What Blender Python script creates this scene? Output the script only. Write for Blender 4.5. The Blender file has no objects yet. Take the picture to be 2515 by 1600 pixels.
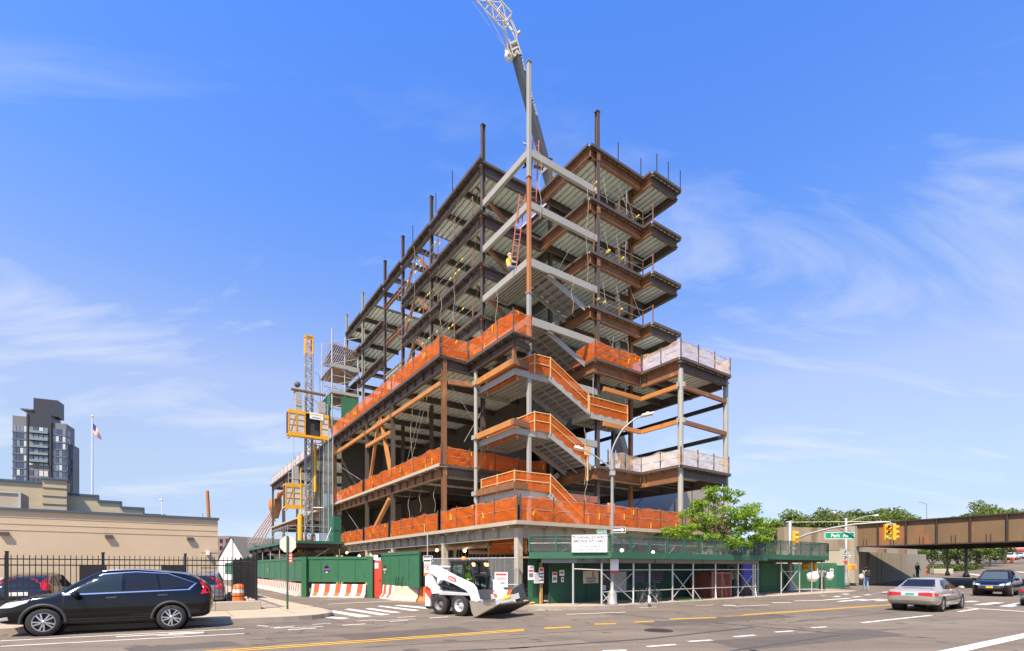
import bpy, bmesh, math, random
from mathutils import Vector, Matrix
from mathutils.bvhtree import BVHTree
from mathutils.geometry import delaunay_2d_cdt
random.seed(7)
SC = bpy.context.scene
C = SC.collection
PI = math.pi
R = math.radians
V = Vector
# camera model: eye at (0,0,H) looking along +Y; R and L are the two street directions
F, CX, HV, H = 1231.0, 1257.5, 1395.0, 1.85
TH = math.atan2(.5704, .8214)
def W(a, b, z=0): return V((.8214*a-.5707*b, .5704*a+.8211*b, z))
def GP(u, v, z=0):
    Y = (H-z)*F/(v-HV)
    return V(((u-CX)/F*Y, Y, z))
def AB(p): return (.8214*p[0]+.5704*p[1], -.5707*p[0]+.8211*p[1])
def zg(x, y):
    a = AB((x, y))[0]
    t = max(0., a-60.)
    return min(9., .038*t*min(1, t/12))

# ------------------------------------------------------------------ materials
MATS = {}
def M(name, col, rough=.7, metal=0., var=.14, scale=1.5, bump=0., bscale=30., stain=None, sthr=.58, sscale=.8, spec=.5, stretch=None):
    if name in MATS: return MATS[name]
    m = bpy.data.materials.new(name); m.use_nodes = True
    nt = m.node_tree; N = nt.nodes; Lk = nt.links
    bs = N['Principled BSDF']
    bs.inputs['Roughness'].default_value = rough
    bs.inputs['Metallic'].default_value = metal
    bs.inputs['Specular IOR Level'].default_value = spec
    tc = N.new('ShaderNodeTexCoord'); co = tc.outputs['Object']
    if stretch:
        mp = N.new('ShaderNodeMapping'); mp.inputs['Scale'].default_value = stretch
        Lk.new(co, mp.inputs['Vector']); co = mp.outputs['Vector']
    nz = N.new('ShaderNodeTexNoise'); nz.inputs['Scale'].default_value = scale
    nz.inputs['Detail'].default_value = 6; nz.inputs['Roughness'].default_value = .65
    Lk.new(co, nz.inputs['Vector'])
    mx = N.new('ShaderNodeMix'); mx.data_type = 'RGBA'
    c = col
    mx.inputs['A'].default_value = (c[0]*(1-var*1.6), c[1]*(1-var*1.6), c[2]*(1-var*1.6), 1)
    mx.inputs['B'].default_value = (min(1, c[0]*(1+var*1.6)), min(1, c[1]*(1+var*1.6)), min(1, c[2]*(1+var*1.6)), 1)
    Lk.new(nz.outputs['Fac'], mx.inputs['Factor'])
    out = mx.outputs['Result']
    if stain:
        n2 = N.new('ShaderNodeTexNoise'); n2.inputs['Scale'].default_value = sscale
        n2.inputs['Detail'].default_value = 8; n2.inputs['Roughness'].default_value = .7
        Lk.new(co, n2.inputs['Vector'])
        rp = N.new('ShaderNodeMapRange'); rp.inputs['From Min'].default_value = sthr
        rp.inputs['From Max'].default_value = sthr+.12
        Lk.new(n2.outputs['Fac'], rp.inputs['Value'])
        m2 = N.new('ShaderNodeMix'); m2.data_type = 'RGBA'
        m2.inputs['B'].default_value = (*stain, 1)
        Lk.new(rp.outputs['Result'], m2.inputs['Factor']); Lk.new(out, m2.inputs['A'])
        out = m2.outputs['Result']
    Lk.new(out, bs.inputs['Base Color'])
    if bump:
        n3 = N.new('ShaderNodeTexNoise'); n3.inputs['Scale'].default_value = bscale; n3.inputs['Detail'].default_value = 4
        Lk.new(co, n3.inputs['Vector'])
        bp = N.new('ShaderNodeBump'); bp.inputs['Strength'].default_value = bump; bp.inputs['Distance'].default_value = .02
        Lk.new(n3.outputs['Fac'], bp.inputs['Height']); Lk.new(bp.outputs['Normal'], bs.inputs['Normal'])
    MATS[name] = m
    return m
def glass(name, col, rough=.05, alpha=.0):
    if name in MATS: return MATS[name]
    m = bpy.data.materials.new(name); m.use_nodes = True
    nt = m.node_tree; bs = nt.nodes['Principled BSDF']
    bs.inputs['Base Color'].default_value = (*col, 1); bs.inputs['Roughness'].default_value = rough
    bs.inputs['Specular IOR Level'].default_value = .8
    if alpha:
        tr = nt.nodes.new('ShaderNodeBsdfTransparent'); tr.inputs['Color'].default_value = (.75, .85, .82, 1)
        mx = nt.nodes.new('ShaderNodeMixShader'); mx.inputs['Fac'].default_value = alpha
        nt.links.new(bs.outputs[0], mx.inputs[1]); nt.links.new(tr.outputs[0], mx.inputs[2])
        nt.links.new(mx.outputs[0], nt.nodes['Material Output'].inputs['Surface'])
    MATS[name] = m
    return m
def net_mat(name, col, trans=.3, tint=None):
    "woven debris netting: part of the light goes straight through, part is scattered through the cloth"
    if name in MATS: return MATS[name]
    m = bpy.data.materials.new(name); m.use_nodes = True
    nt = m.node_tree; N = nt.nodes; Lk = nt.links
    for n in list(N):
        if n.type != 'OUTPUT_MATERIAL': N.remove(n)
    tc = N.new('ShaderNodeTexCoord')
    nz = N.new('ShaderNodeTexNoise'); nz.inputs['Scale'].default_value = 2.2; nz.inputs['Detail'].default_value = 5
    Lk.new(tc.outputs['Object'], nz.inputs['Vector'])
    mx = N.new('ShaderNodeMix'); mx.data_type = 'RGBA'
    mx.inputs['A'].default_value = (col[0]*.8, col[1]*.68, col[2]*.65, 1)
    mx.inputs['B'].default_value = (min(1, col[0]*1.15), min(1, col[1]*1.35), min(1, col[2]*1.4), 1)
    Lk.new(nz.outputs['Fac'], mx.inputs['Factor'])
    d = N.new('ShaderNodeBsdfDiffuse'); t = N.new('ShaderNodeBsdfTranslucent')
    wn = N.new('ShaderNodeTexNoise'); wn.inputs['Scale'].default_value = 3.5; wn.inputs['Detail'].default_value = 6; wn.inputs['Distortion'].default_value = 1.6
    Lk.new(tc.outputs['Object'], wn.inputs['Vector'])
    wb = N.new('ShaderNodeBump'); wb.inputs['Strength'].default_value = .8; wb.inputs['Distance'].default_value = .05
    Lk.new(wn.outputs['Fac'], wb.inputs['Height']); Lk.new(wb.outputs['Normal'], d.inputs['Normal']); Lk.new(wb.outputs['Normal'], t.inputs['Normal'])
    Lk.new(mx.outputs['Result'], d.inputs['Color']); Lk.new(mx.outputs['Result'], t.inputs['Color'])
    a = N.new('ShaderNodeMixShader'); a.inputs['Fac'].default_value = .4
    Lk.new(d.outputs[0], a.inputs[1]); Lk.new(t.outputs[0], a.inputs[2])
    tr = N.new('ShaderNodeBsdfTransparent')
    if tint: tr.inputs['Color'].default_value = (*tint, 1)
    b = N.new('ShaderNodeMixShader'); b.inputs['Fac'].default_value = trans
    Lk.new(a.outputs[0], b.inputs[1]); Lk.new(tr.outputs[0], b.inputs[2])
    Lk.new(b.outputs[0], N['Material Output'].inputs['Surface'])
    MATS[name] = m
    return m
def emis(name, col, s):
    if name in MATS: return MATS[name]
    m = bpy.data.materials.new(name); m.use_nodes = True
    bs = m.node_tree.nodes['Principled BSDF']
    bs.inputs['Base Color'].default_value = (*col, 1)
    bs.inputs['Emission Color'].default_value = (*col, 1); bs.inputs['Emission Strength'].default_value = s
    MATS[name] = m
    return m
def leaf_mat(name, c1, c2, trl=.35):
    if name in MATS: return MATS[name]
    m = bpy.data.materials.new(name); m.use_nodes = True
    nt = m.node_tree; N = nt.nodes; Lk = nt.links
    for n in list(N):
        if n.type != 'OUTPUT_MATERIAL': N.remove(n)
    g = N.new('ShaderNodeNewGeometry')
    tc = N.new('ShaderNodeTexCoord')
    nz = N.new('ShaderNodeTexNoise'); nz.inputs['Scale'].default_value = .9; nz.inputs['Detail'].default_value = 3
    Lk.new(tc.outputs['Object'], nz.inputs['Vector'])
    ad = N.new('ShaderNodeMath'); ad.operation = 'ADD'
    m1 = N.new('ShaderNodeMath'); m1.operation = 'MULTIPLY'; m1.inputs[1].default_value = .55
    Lk.new(g.outputs['Random Per Island'], m1.inputs[0])
    m2 = N.new('ShaderNodeMath'); m2.operation = 'MULTIPLY'; m2.inputs[1].default_value = .5
    Lk.new(nz.outputs['Fac'], m2.inputs[0])
    Lk.new(m1.outputs[0], ad.inputs[0]); Lk.new(m2.outputs[0], ad.inputs[1])
    mx = N.new('ShaderNodeMix'); mx.data_type = 'RGBA'
    mx.inputs['A'].default_value = (*c1, 1); mx.inputs['B'].default_value = (*c2, 1)
    Lk.new(ad.outputs[0], mx.inputs['Factor'])
    d = N.new('ShaderNodeBsdfPrincipled'); d.inputs['Roughness'].default_value = .55
    t = N.new('ShaderNodeBsdfTranslucent')
    Lk.new(mx.outputs['Result'], d.inputs['Base Color']); Lk.new(mx.outputs['Result'], t.inputs['Color'])
    a = N.new('ShaderNodeMixShader'); a.inputs['Fac'].default_value = trl
    Lk.new(d.outputs[0], a.inputs[1]); Lk.new(t.outputs[0], a.inputs[2])
    Lk.new(a.outputs[0], N['Material Output'].inputs['Surface'])
    MATS[name] = m
    return m

# ------------------------------------------------------------------ mesh builder
class MB:
    def __init__(s): s.v = []; s.f = []; s.sm = []
    def add(s, vs, fs, smooth=False):
        n = len(s.v)
        s.v += [tuple(p) for p in vs]
        s.f += [tuple(i+n for i in f) for f in fs]
        s.sm += [smooth]*len(fs)
        return s
    def box(s, x0, x1, y0, y1, z0, z1):
        vs = [(x0,y0,z0),(x1,y0,z0),(x1,y1,z0),(x0,y1,z0),(x0,y0,z1),(x1,y0,z1),(x1,y1,z1),(x0,y1,z1)]
        return s.add(vs, [(3,2,1,0),(4,5,6,7),(0,1,5,4),(1,2,6,5),(2,3,7,6),(3,0,4,7)])
    def obox(s, c, ax, ay, az):
        c = V(c); ax = V(ax); ay = V(ay); az = V(az)
        vs = [c-ax-ay-az, c+ax-ay-az, c+ax+ay-az, c-ax+ay-az, c-ax-ay+az, c+ax-ay+az, c+ax+ay+az, c-ax+ay+az]
        return s.add(vs, [(3,2,1,0),(4,5,6,7),(0,1,5,4),(1,2,6,5),(2,3,7,6),(3,0,4,7)])
    def bar(s, P, Q, w, h, up=(0,0,1)):
        P = V(P); Q = V(Q); d = Q-P; dn = d.normalized(); up = V(up)
        sd = dn.cross(up)
        if sd.length < 1e-4: sd = dn.cross(V((1,0,0)))
        sd.normalize(); u2 = sd.cross(dn)
        return s.obox((P+Q)/2, d/2, sd*w/2, u2*h/2)
    def ibeam(s, P, Q, h, w, t=.035):
        "top flange top at the P-Q line; web upright"
        P = V(P); Q = V(Q); z = V((0,0,1))
        s.bar(P-z*t/2, Q-z*t/2, w, t); s.bar(P-z*(h-t/2), Q-z*(h-t/2), w, t)
        return s.bar(P-z*h/2, Q-z*h/2, t*.7, h-2*t-.004)
    def hcol(s, x, y, z0, z1, w=.34, d=.34, t=.035, flip=False):
        if flip:
            s.box(x-w/2, x-w/2+t, y-d/2, y+d/2, z0, z1); s.box(x+w/2-t, x+w/2, y-d/2, y+d/2, z0, z1)
            return s.box(x-w/2+t+.002, x+w/2-t-.002, y-t/2, y+t/2, z0, z1)
        s.box(x-w/2, x+w/2, y-d/2, y-d/2+t, z0, z1); s.box(x-w/2, x+w/2, y+d/2-t, y+d/2, z0, z1)
        return s.box(x-t/2, x+t/2, y-d/2+t+.002, y+d/2-t-.002, z0, z1)
    def tube(s, P, Q, r, n=8, r2=None, caps=True):
        P = V(P); Q = V(Q); r2 = r if r2 is None else r2
        d = (Q-P).normalized(); a = d.orthogonal().normalized(); b = d.cross(a)
        vs = []
        for i in range(n):
            t = 2*PI*i/n; o = a*math.cos(t)+b*math.sin(t)
            vs += [P+o*r, Q+o*r2]
        s.add(vs, [(2*i, 2*((i+1) % n), 2*((i+1) % n)+1, 2*i+1) for i in range(n)], True)
        if caps:
            s.add([vs[2*i] for i in range(n)], [tuple(range(n))[::-1]]); s.add([vs[2*i+1] for i in range(n)], [tuple(range(n))])
        return s
    def path(s, pts, r, n=6, r2=None):
        pts = [V(p) for p in pts]; m = len(pts); r2 = r if r2 is None else r2
        vs = []; a = None
        for k, p in enumerate(pts):
            d = (pts[min(k+1, m-1)]-pts[max(k-1, 0)]).normalized()
            if a is None: a = d.orthogonal().normalized()
            a = (a-d*a.dot(d)).normalized(); b = d.cross(a); rr = r+(r2-r)*k/(m-1)
            vs += [p+(a*math.cos(2*PI*i/n)+b*math.sin(2*PI*i/n))*rr for i in range(n)]
        fs = [(k*n+i, k*n+(i+1) % n, (k+1)*n+(i+1) % n, (k+1)*n+i) for k in range(m-1) for i in range(n)]
        s.add(vs, fs, True)
        s.add(vs[:n], [tuple(range(n))[::-1]]); return s.add(vs[-n:], [tuple(range(n))])
    def lathe(s, c, prof, n=16, ax=(0,0,1)):
        "prof: (radius, height along ax)"
        c = V(c); ax = V(ax).normalized(); a = ax.orthogonal().normalized(); b = ax.cross(a)
        vs = []
        for r, h in prof:
            vs += [c+ax*h+(a*math.cos(2*PI*i/n)+b*math.sin(2*PI*i/n))*max(r, 1e-4) for i in range(n)]
        return s.add(vs, [(k*n+i, k*n+(i+1) % n, (k+1)*n+(i+1) % n, (k+1)*n+i) for k in range(len(prof)-1) for i in range(n)], True)
    def prism(s, poly, o, ex, ey, ez):
        "poly in (p,q): point = o + ex*p + ey*q, extruded by vector ez"
        o = V(o); ex = V(ex); ey = V(ey); ez = V(ez); n = len(poly)
        b = [o+ex*p+ey*q for p, q in poly]; t = [p+ez for p in b]
        return s.add(b+t, [tuple(range(n))[::-1], tuple(range(n, 2*n))]+[(i, (i+1) % n, n+(i+1) % n, n+i) for i in range(n)])
    def sphere(s, c, r, n=10, m=6, sq=(1,1,1)):
        c = V(c); vs = []
        for j in range(m+1):
            p = PI*j/m
            for i in range(n):
                t = 2*PI*i/n
                vs.append(c+V((r*sq[0]*math.sin(p)*math.cos(t), r*sq[1]*math.sin(p)*math.sin(t), r*sq[2]*math.cos(p))))
        return s.add(vs, [(j*n+i, (j+1)*n+i, (j+1)*n+(i+1) % n, j*n+(i+1) % n) for j in range(m) for i in range(n)], True)
    def build(s, name, mat, parent=None, off=(0,0,0), bevel=0, loc=None, rotz=0):
        me = bpy.data.meshes.new(name)
        ox, oy, oz = off
        me.from_pydata([(x-ox, y-oy, z-oz) for x, y, z in s.v], [], s.f)
        me.polygons.foreach_set('use_smooth', s.sm)
        me.materials.append(mat); me.update()
        o = bpy.data.objects.new(name, me); C.objects.link(o)
        if parent: o.parent = parent
        if loc is not None: o.location = loc
        o.rotation_euler.z = rotz
        if bevel:
            bv = o.modifiers.new('bevel', 'BEVEL'); bv.width = bevel; bv.segments = 2; bv.limit_method = 'ANGLE'; bv.angle_limit = R(40)
        return o
def tag(o, label=None, cat=None, group=None, kind=None):
    if label: o['label'] = label
    if cat: o['category'] = cat
    if group: o['group'] = group
    if kind: o['kind'] = kind
    return o
def thing(name, label, cat, loc=(0,0,0), rz=0, group=None):
    o = bpy.data.objects.new(name, None); C.objects.link(o)
    o.empty_display_size = .3
    o.location = loc; o.rotation_euler.z = rz
    return tag(o, label, cat, group)
def dup(o, parent=None):
    c = o.copy(); C.objects.link(c)
    if parent: c.parent = parent
    for ch in list(o.children): dup(ch, c)
    return c
def dup_thing(o, loc, rz=0, label=None, group=None):
    c = dup(o); c.location = loc; c.rotation_euler.z = rz
    if label: c['label'] = label
    if group: c['group'] = group
    return c
TXT = {}
def text_mesh(body, size, mat, name='lettering', parent=None, mtx=None, align='CENTER', thick=.004, sx=1.0):
    cu = bpy.data.curves.new('t', 'FONT'); cu.body = body; cu.size = size; cu.align_x = align; cu.align_y = 'CENTER'
    cu.extrude = thick/2; cu.offset = size*.012
    to = bpy.data.objects.new('t', cu); C.objects.link(to)
    bpy.context.view_layer.update()
    dg = bpy.context.evaluated_depsgraph_get()
    me = bpy.data.meshes.new_from_object(to.evaluated_get(dg))
    bpy.data.objects.remove(to); bpy.data.curves.remove(cu)
    me.name = name
    if sx != 1: me.transform(Matrix.Diagonal((sx, 1, 1, 1)))
    me.materials.clear(); me.materials.append(mat)
    o = bpy.data.objects.new(name, me); C.objects.link(o)
    if parent: o.parent = parent
    if mtx is not None: o.matrix_local = mtx
    return o
def face_mtx(loc, right, up):
    "text standing on a surface: right and up give the writing directions"
    r = V(right).normalized(); u = V(up).normalized(); n = r.cross(u)
    m = Matrix((r, u, n)).transposed().to_4x4(); m.translation = V(loc)
    return m

# ------------------------------------------------------------------ palette
BROWN = M('brown_primer_steel', (.092, .069, .055), .55, .0, .28, 1.4, stain=(.19, .085, .038), sthr=.60, sscale=1.1, stretch=(1, 1, .5))
BROWN2 = M('rusty_steel', (.21, .095, .04), .62, 0, .28, 1.6, stain=(.36, .16, .05), sthr=.54, sscale=1.1, stretch=(1, 1, .5))
ORANGE = M('orange_primer_tube', (.46, .19, .045), .6, 0, .2, 1.2, stain=(.34, .10, .03), sthr=.56)
RUSTCOL = M('rust_column', (.40, .15, .045), .65, 0, .22, 1.2, stain=(.22, .08, .03))
REDBOX = M('red_oxide_beam', (.27, .105, .075), .6, 0, .12)
GREYP = M('grey_primer_steel', (.33, .32, .275), .55, 0, .10, .8, stain=(.36, .31, .25), sthr=.66, sscale=1.2)
SPRAY = M('fireproofed_steel', (.44, .385, .285), .95, 0, .16, 3, bump=.5, bscale=14)
CONC = M('concrete', (.42, .36, .27), .9, 0, .15, 1.1, bump=.3, stain=(.28, .24, .19), sthr=.62)
GALV = M('galvanised_deck', (.56, .58, .50), .5, .0, .14, .9)
STAIRM = M('stair_pan_steel', (.30, .29, .27), .6, .1, .14, 1)
SILVER = M('galvanised_pipe', (.55, .54, .51), .4, .5, .12, 2)
WOOD = M('raw_lumber', (.62, .40, .17), .8, 0, .2, 3)
PLYW = M('weathered_plank', (.25, .17, .10), .85, 0, .3, 3)
NETO = net_mat('orange_netting', (.93, .185, .032), .33, (1, .85, .76))
NETP = net_mat('pale_netting', (.98, .66, .50), .46, (1, .95, .92))
NETG = net_mat('grey_mesh', (.22, .24, .24), .55)
DARKM = M('dark_steel', (.035, .033, .03), .6)
BLACK = M('black_paint', (.012, .012, .013), .35, 0, .1)
RUBBER = M('tyre_rubber', (.022, .021, .02), .85, 0, .2, 6)
YEL = M('yellow_paint', (.72, .36, .015), .45, 0, .1)
YTIE = M('yellow_tape', (.80, .55, .03), .6)
WHITE = M('white_paint', (.78, .77, .74), .45, 0, .05)
GREEN = M('green_plywood', (.028, .125, .055), .6, 0, .18, 1.3, stain=(.065, .165, .095), sthr=.58, sscale=1.6, stretch=(1, 1, .5))
GREEN_D = M('green_rail', (.022, .115, .07), .5, 0, .12, 1)
REDM = M('red_paint', (.50, .055, .03), .5)
ORPL = M('orange_plastic', (.78, .16, .03), .5)
BARW = M('barrier_white', (.70, .66, .58), .85, 0, .12, 1.6, stain=(.42, .37, .30), sthr=.6)
WIRE = M('wire_rope', (.16, .15, .14), .6)
# ------------------------------------------------------------------ ground
def ground_mat():
    m = M('asphalt', (.160, .126, .090), .92, 0, .10, .35, bump=.35, bscale=90, stain=(.116, .094, .070), sthr=.50, sscale=.22)
    nt = m.node_tree; N = nt.nodes; Lk = nt.links
    bs = N['Principled BSDF']
    src = bs.inputs['Base Color'].links[0].from_socket
    tc = N.new('ShaderNodeTexCoord')
    sp = N.new('ShaderNodeTexNoise'); sp.inputs['Scale'].default_value = 26; sp.inputs['Detail'].default_value = 3
    Lk.new(tc.outputs['Object'], sp.inputs['Vector'])
    mp = N.new('ShaderNodeMapping'); mp.inputs['Rotation'].default_value = (0, 0, -TH); mp.inputs['Scale'].default_value = (.05, 1.1, 1)
    Lk.new(tc.outputs['Object'], mp.inputs['Vector'])
    st = N.new('ShaderNodeTexNoise'); st.inputs['Scale'].default_value = 1.3; st.inputs['Detail'].default_value = 5
    Lk.new(mp.outputs['Vector'], st.inputs['Vector'])
    ad = N.new('ShaderNodeMath'); ad.operation = 'ADD'
    Lk.new(sp.outputs['Fac'], ad.inputs[0]); Lk.new(st.outputs['Fac'], ad.inputs[1])
    mr = N.new('ShaderNodeMapRange'); mr.inputs['From Min'].default_value = .6; mr.inputs['From Max'].default_value = 1.4
    mr.inputs['To Min'].default_value = .62; mr.inputs['To Max'].default_value = 1.36
    Lk.new(ad.outputs[0], mr.inputs['Value'])
    # a net of fine cracks, only in some areas
    wv = N.new('ShaderNodeTexNoise'); wv.inputs['Scale'].default_value = 1.1; wv.inputs['Detail'].default_value = 4; Lk.new(tc.outputs['Object'], wv.inputs['Vector'])
    wa = N.new('ShaderNodeMix'); wa.data_type = 'RGBA'; wa.blend_type = 'ADD'; wa.inputs['Factor'].default_value = 1.2; Lk.new(tc.outputs['Object'], wa.inputs['A']); Lk.new(wv.outputs['Color'], wa.inputs['B'])
    vo = N.new('ShaderNodeTexVoronoi'); vo.feature = 'DISTANCE_TO_EDGE'; vo.inputs['Scale'].default_value = .42; Lk.new(wa.outputs['Result'], vo.inputs['Vector'])
    ck = N.new('ShaderNodeMapRange'); ck.inputs['From Min'].default_value = .006; ck.inputs['From Max'].default_value = .02; ck.inputs['To Min'].default_value = .55; ck.inputs['To Max'].default_value = 1; Lk.new(vo.outputs['Distance'], ck.inputs['Value'])
    km = N.new('ShaderNodeTexNoise'); km.inputs['Scale'].default_value = .16; Lk.new(tc.outputs['Object'], km.inputs['Vector'])
    kr = N.new('ShaderNodeMapRange'); kr.inputs['From Min'].default_value = .48; kr.inputs['From Max'].default_value = .54; Lk.new(km.outputs['Fac'], kr.inputs['Value'])
    kx = N.new('ShaderNodeMix'); kx.data_type = 'FLOAT'; kx.inputs['A'].default_value = 1; Lk.new(kr.outputs['Result'], kx.inputs['Factor']); Lk.new(ck.outputs['Result'], kx.inputs['B'])
    kz = N.new('ShaderNodeMath'); kz.operation = 'MULTIPLY'; Lk.new(mr.outputs['Result'], kz.inputs[0]); Lk.new(kx.outputs['Result'], kz.inputs[1])
    mu = N.new('ShaderNodeVectorMath'); mu.operation = 'SCALE'
    Lk.new(src, mu.inputs[0]); Lk.new(kz.outputs[0], mu.inputs['Scale'])
    Lk.new(mu.outputs['Vector'], bs.inputs['Base Color'])
    return m
ASPH = ground_mat()
g = MB()
xs = [-900,-500,-300,-180,-120,-80,-50,-30,-15,0,12,24,32,38,44,50,56,62,68,74,80,86,92,100,110,120,135,150,170,200,250,320,420,600,900]
ys = [-60,-20,0,8,16,24,30,36,42,48,54,60,66,72,80,90,100,115,130,150,180,220,280,360,500,700,1000,1500]
nx = len(xs)
g.add([(x, y, zg(x, y)) for y in ys for x in xs], [(j*nx+i, j*nx+i+1, (j+1)*nx+i+1, (j+1)*nx+i) for j in range(len(ys)-1) for i in range(nx-1)], True)
tag(g.build('road', ASPH), kind='structure')
SIDE = M('sidewalk_concrete', (.40, .32, .22), .9, 0, .12, .7, bump=.25, bscale=40, stain=(.33, .28, .21), sthr=.58, sscale=.5)
KERB = M('kerb_stone', (.30, .25, .20), .85, 0, .2, 2)
def slab(name, pts, z1, mat, z0=-.2):
    b = MB(); b.prism([(p[0], p[1]) for p in pts], (0,0,z0), (1,0,0), (0,1,0), (0,0,z1-z0))
    return tag(b.build(name, mat), kind='structure')
def rounded(p0, p1, p2, n=8):
    return [p0*(1-t)**2+p1*2*t*(1-t)+p2*t*t for t in [i/n for i in range(n+1)]]
# left block pavement
lw = [W(-40, 20.0), W(-4, 19.6)]+[W(2.0, 18.9)]+rounded(W(3.4, 18.75), W(5.6, 18.6), W(5.5, 21.2))+[W(5.0, 30), W(5.0, 90), W(-40, 90)]
slab('sidewalk', lw, .15, SIDE)
# site pavement along the avenue with the corner ramp
rw = [W(14.2, 30), W(12.2, 21.5)]+rounded(W(12.4, 18.8), W(14.6, 15.6), W(18, 15.75))+[W(30, 15.6), W(41, 15.6)]+rounded(W(41, 15.6), W(43.5, 15.8), W(43.5, 19))+[W(43.5, 60), W(14.2, 60)]
slab('sidewalk', rw, .15, SIDE)
# bridge side pavement
b0 = V((28.6, 47.5, 0)); dR = V((.8214, .5704, 0))
br = [b0+V((-3.0, 2.2, 0)), b0, b0+dR*16, b0+dR*34, b0+dR*34+V((-6, 10, 0)), b0+V((-5, 9, 0))]
slab('sidewalk', br, .15, SIDE)
# kerb strips, a darker line just proud of the pavement edge
def kerb(pts):
    b = MB()
    for p, q in zip(pts, pts[1:]):
        d = (q-p).normalized(); nrm = V((d.y, -d.x, 0))
        b.add([p+nrm*.012+V((0,0,-.1)), q+nrm*.012+V((0,0,-.1)), q+nrm*.012+V((0,0,.156)), p+nrm*.012+V((0,0,.156)), q-nrm*.14+V((0,0,.156)), p-nrm*.14+V((0,0,.156))],
              [(0,1,2,3), (3,2,4,5)])
    tag(b.build('kerb', KERB), kind='structure')
kerb(lw[:12]); kerb(rw[1:-2]); kerb(br[:4])
# ------------------------------------------------------------------ painted markings, read from the photo and laid on the ground
def paint_mat(name, col, col2, thr):
    m = M(name, col, .75, 0, .08, 4, stain=col2, sthr=thr, sscale=5)
    return m
PW = paint_mat('road_paint_white', (.62, .58, .50), (.24, .20, .15), .60)
PY = paint_mat('road_paint_yellow', (.68, .37, .02), (.30, .19, .06), .62)
TAR = M('tar_seam', (.05, .046, .042), .8, 0, .15, 3)
mw, my, mt = MB(), MB(), MB()
def ribbon(mb, p, q, w, z, jit=0):
    d = (q-p).normalized(); n = V((-d.y, d.x, 0))*w/2
    k = max(1, int((q-p).length/2.5))
    vs = []
    for i in range(k+1):
        c = p+(q-p)*i/k
        j = V((-d.y, d.x, 0))*random.uniform(-jit, jit)
        for s in (1, -1):
            c2 = c+n*s+j; vs.append((c2.x, c2.y, zg(c2.x, c2.y)+z))
    mb.add(vs, [(2*i, 2*i+1, 2*i+3, 2*i+2) for i in range(k)])
def stroke(mb, u0, v0, u1, v1, w, z=.006, jit=0): ribbon(mb, GP(u0, v0), GP(u1, v1), w, z, jit)
def cr8(*l): return [(600+x/3.404, 1150+y/3.404) for x, y in l]
def quad(mb, pts, z=.006):
    vs = [GP(u, v) for u, v in pts]; mb.add([(p.x, p.y, z) for p in vs], [tuple(range(len(vs)))])
for q in ([(680,1200),(745,1192),(1068,1240),(965,1249)], [(835,1183),(880,1176),(1222,1226),(1140,1233)], [(1005,1177),(1055,1172),(1312,1208),(1235,1213)],
          [(1250,1150),(1310,1145),(1562,1170),(1530,1180)], [(655,1252),(705,1243),(885,1256),(815,1264)], [(1105,1156),(1150,1152),(1472,1190),(1410,1196)]):
    quad(mw, cr8(*q))
for x0, y0, x1, y1, w in ((700,1140,1240,1111,.16), (690,1100,870,1089,.1), (570,1310,730,1299,.1), (820,1316,1015,1304,.14), (250,1340,660,1327,.10), (365,1354,600,1340,.14), (250,1338,420,1322,.1),
      (940,1282,1100,1269,.1), (1090,1280,1435,1263,.1), (1215,1286,1370,1275,.12), (1280,1254,1430,1241,.1), (1545,1256,1705,1245,.14), (0,1343,300,1330,.09), (0,1386,75,1380,.1), (110,1318,200,1325,.1)):
    (a, b), (c, d) = cr8((x0, y0), (x1, y1)); stroke(mw, a, b, c, d, w)
for x0, y0, x1, y1, w in ((0,878,2280,762,.12), (0,924,2140,811,.12), (980,842,1420,820,.16), (1420,818,1720,806,.34), (1330,832,1560,828,.1)):
    stroke(mw, x0/3.44, 1320+y0/3.44, x1/3.44, 1320+y1/3.44, w)
for dv in (-2.2, 2.2): stroke(my, 430, 1608+dv, 1287, 1548+dv*.75, .11)
def b8(x, y): return 1250+x/1.9035, 1420+y/1.9035
for x0, y0, x1, y1, n in ((0,248,70,244,2), (165,236,290,230,2), (400,217,500,214,2), (585,207,680,204,2), (750,194,970,185,2), (1010,180,1095,177,1), (1095,174,1780,126,2), (1780,126,2010,108,2)):
    for k in range(n):
        (a, b), (c, d) = b8(x0, y0), b8(x1, y1)
        s = (k-.5)*(n-1)*1.5
        stroke(my, a, b+s, c, d+s, .11)
for x0, y0, x1, y1, w in ((440,342,550,338,.13), (645,322,780,312,.14), (840,298,950,291,.14), (1050,276,1150,268,.14), (1245,254,1330,248,.14), (1415,234,1485,229,.14), (1650,210,1975,175,.15), (2100,158,2200,144,.15),
      (2140,140,2600,170,.28), (2040,350,2600,228,.32), (270,171,545,160,.13), (1060,133,1215,127,.14), (1232,116,1320,115,.3), (1000,128,1060,130,.35), (610,140,690,136,.12), (870,131,960,126,.1), (130,150,250,152,.12), (90,156,190,150,.1)):
    (a, b), (c, d) = b8(x0, y0), b8(x1, y1); stroke(mw, a, b, c, d, w)
def c6(x, y): return 1950+x/4.262, 1200+y/4.262
for x0, y0, x1, y1, w in ((1935,1220,2150,1196,.45), (2210,1238,2400,1202,.45), (2195,1130,2330,1108,.4), (1805,1190,1895,1180,.4), (0,1180,330,1172,.25), (330,1168,590,1150,.3), (470,1185,740,1160,.3), (690,1176,930,1158,.3), (860,1178,1000,1166,.3),
      (620,1140,690,1132,.3), (740,1118,800,1112,.3), (840,1104,900,1096,.3), (920,1090,1000,1082,.3), (430,1136,470,1128,.3), (520,1112,570,1105,.3), (240,1120,330,1126,.3), (160,1100,260,1110,.3), (330,1096,420,1104,.25)):
    (a, b), (c, d) = c6(x0, y0), c6(x1, y1); stroke(mw, a, b, c, d, w)
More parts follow.
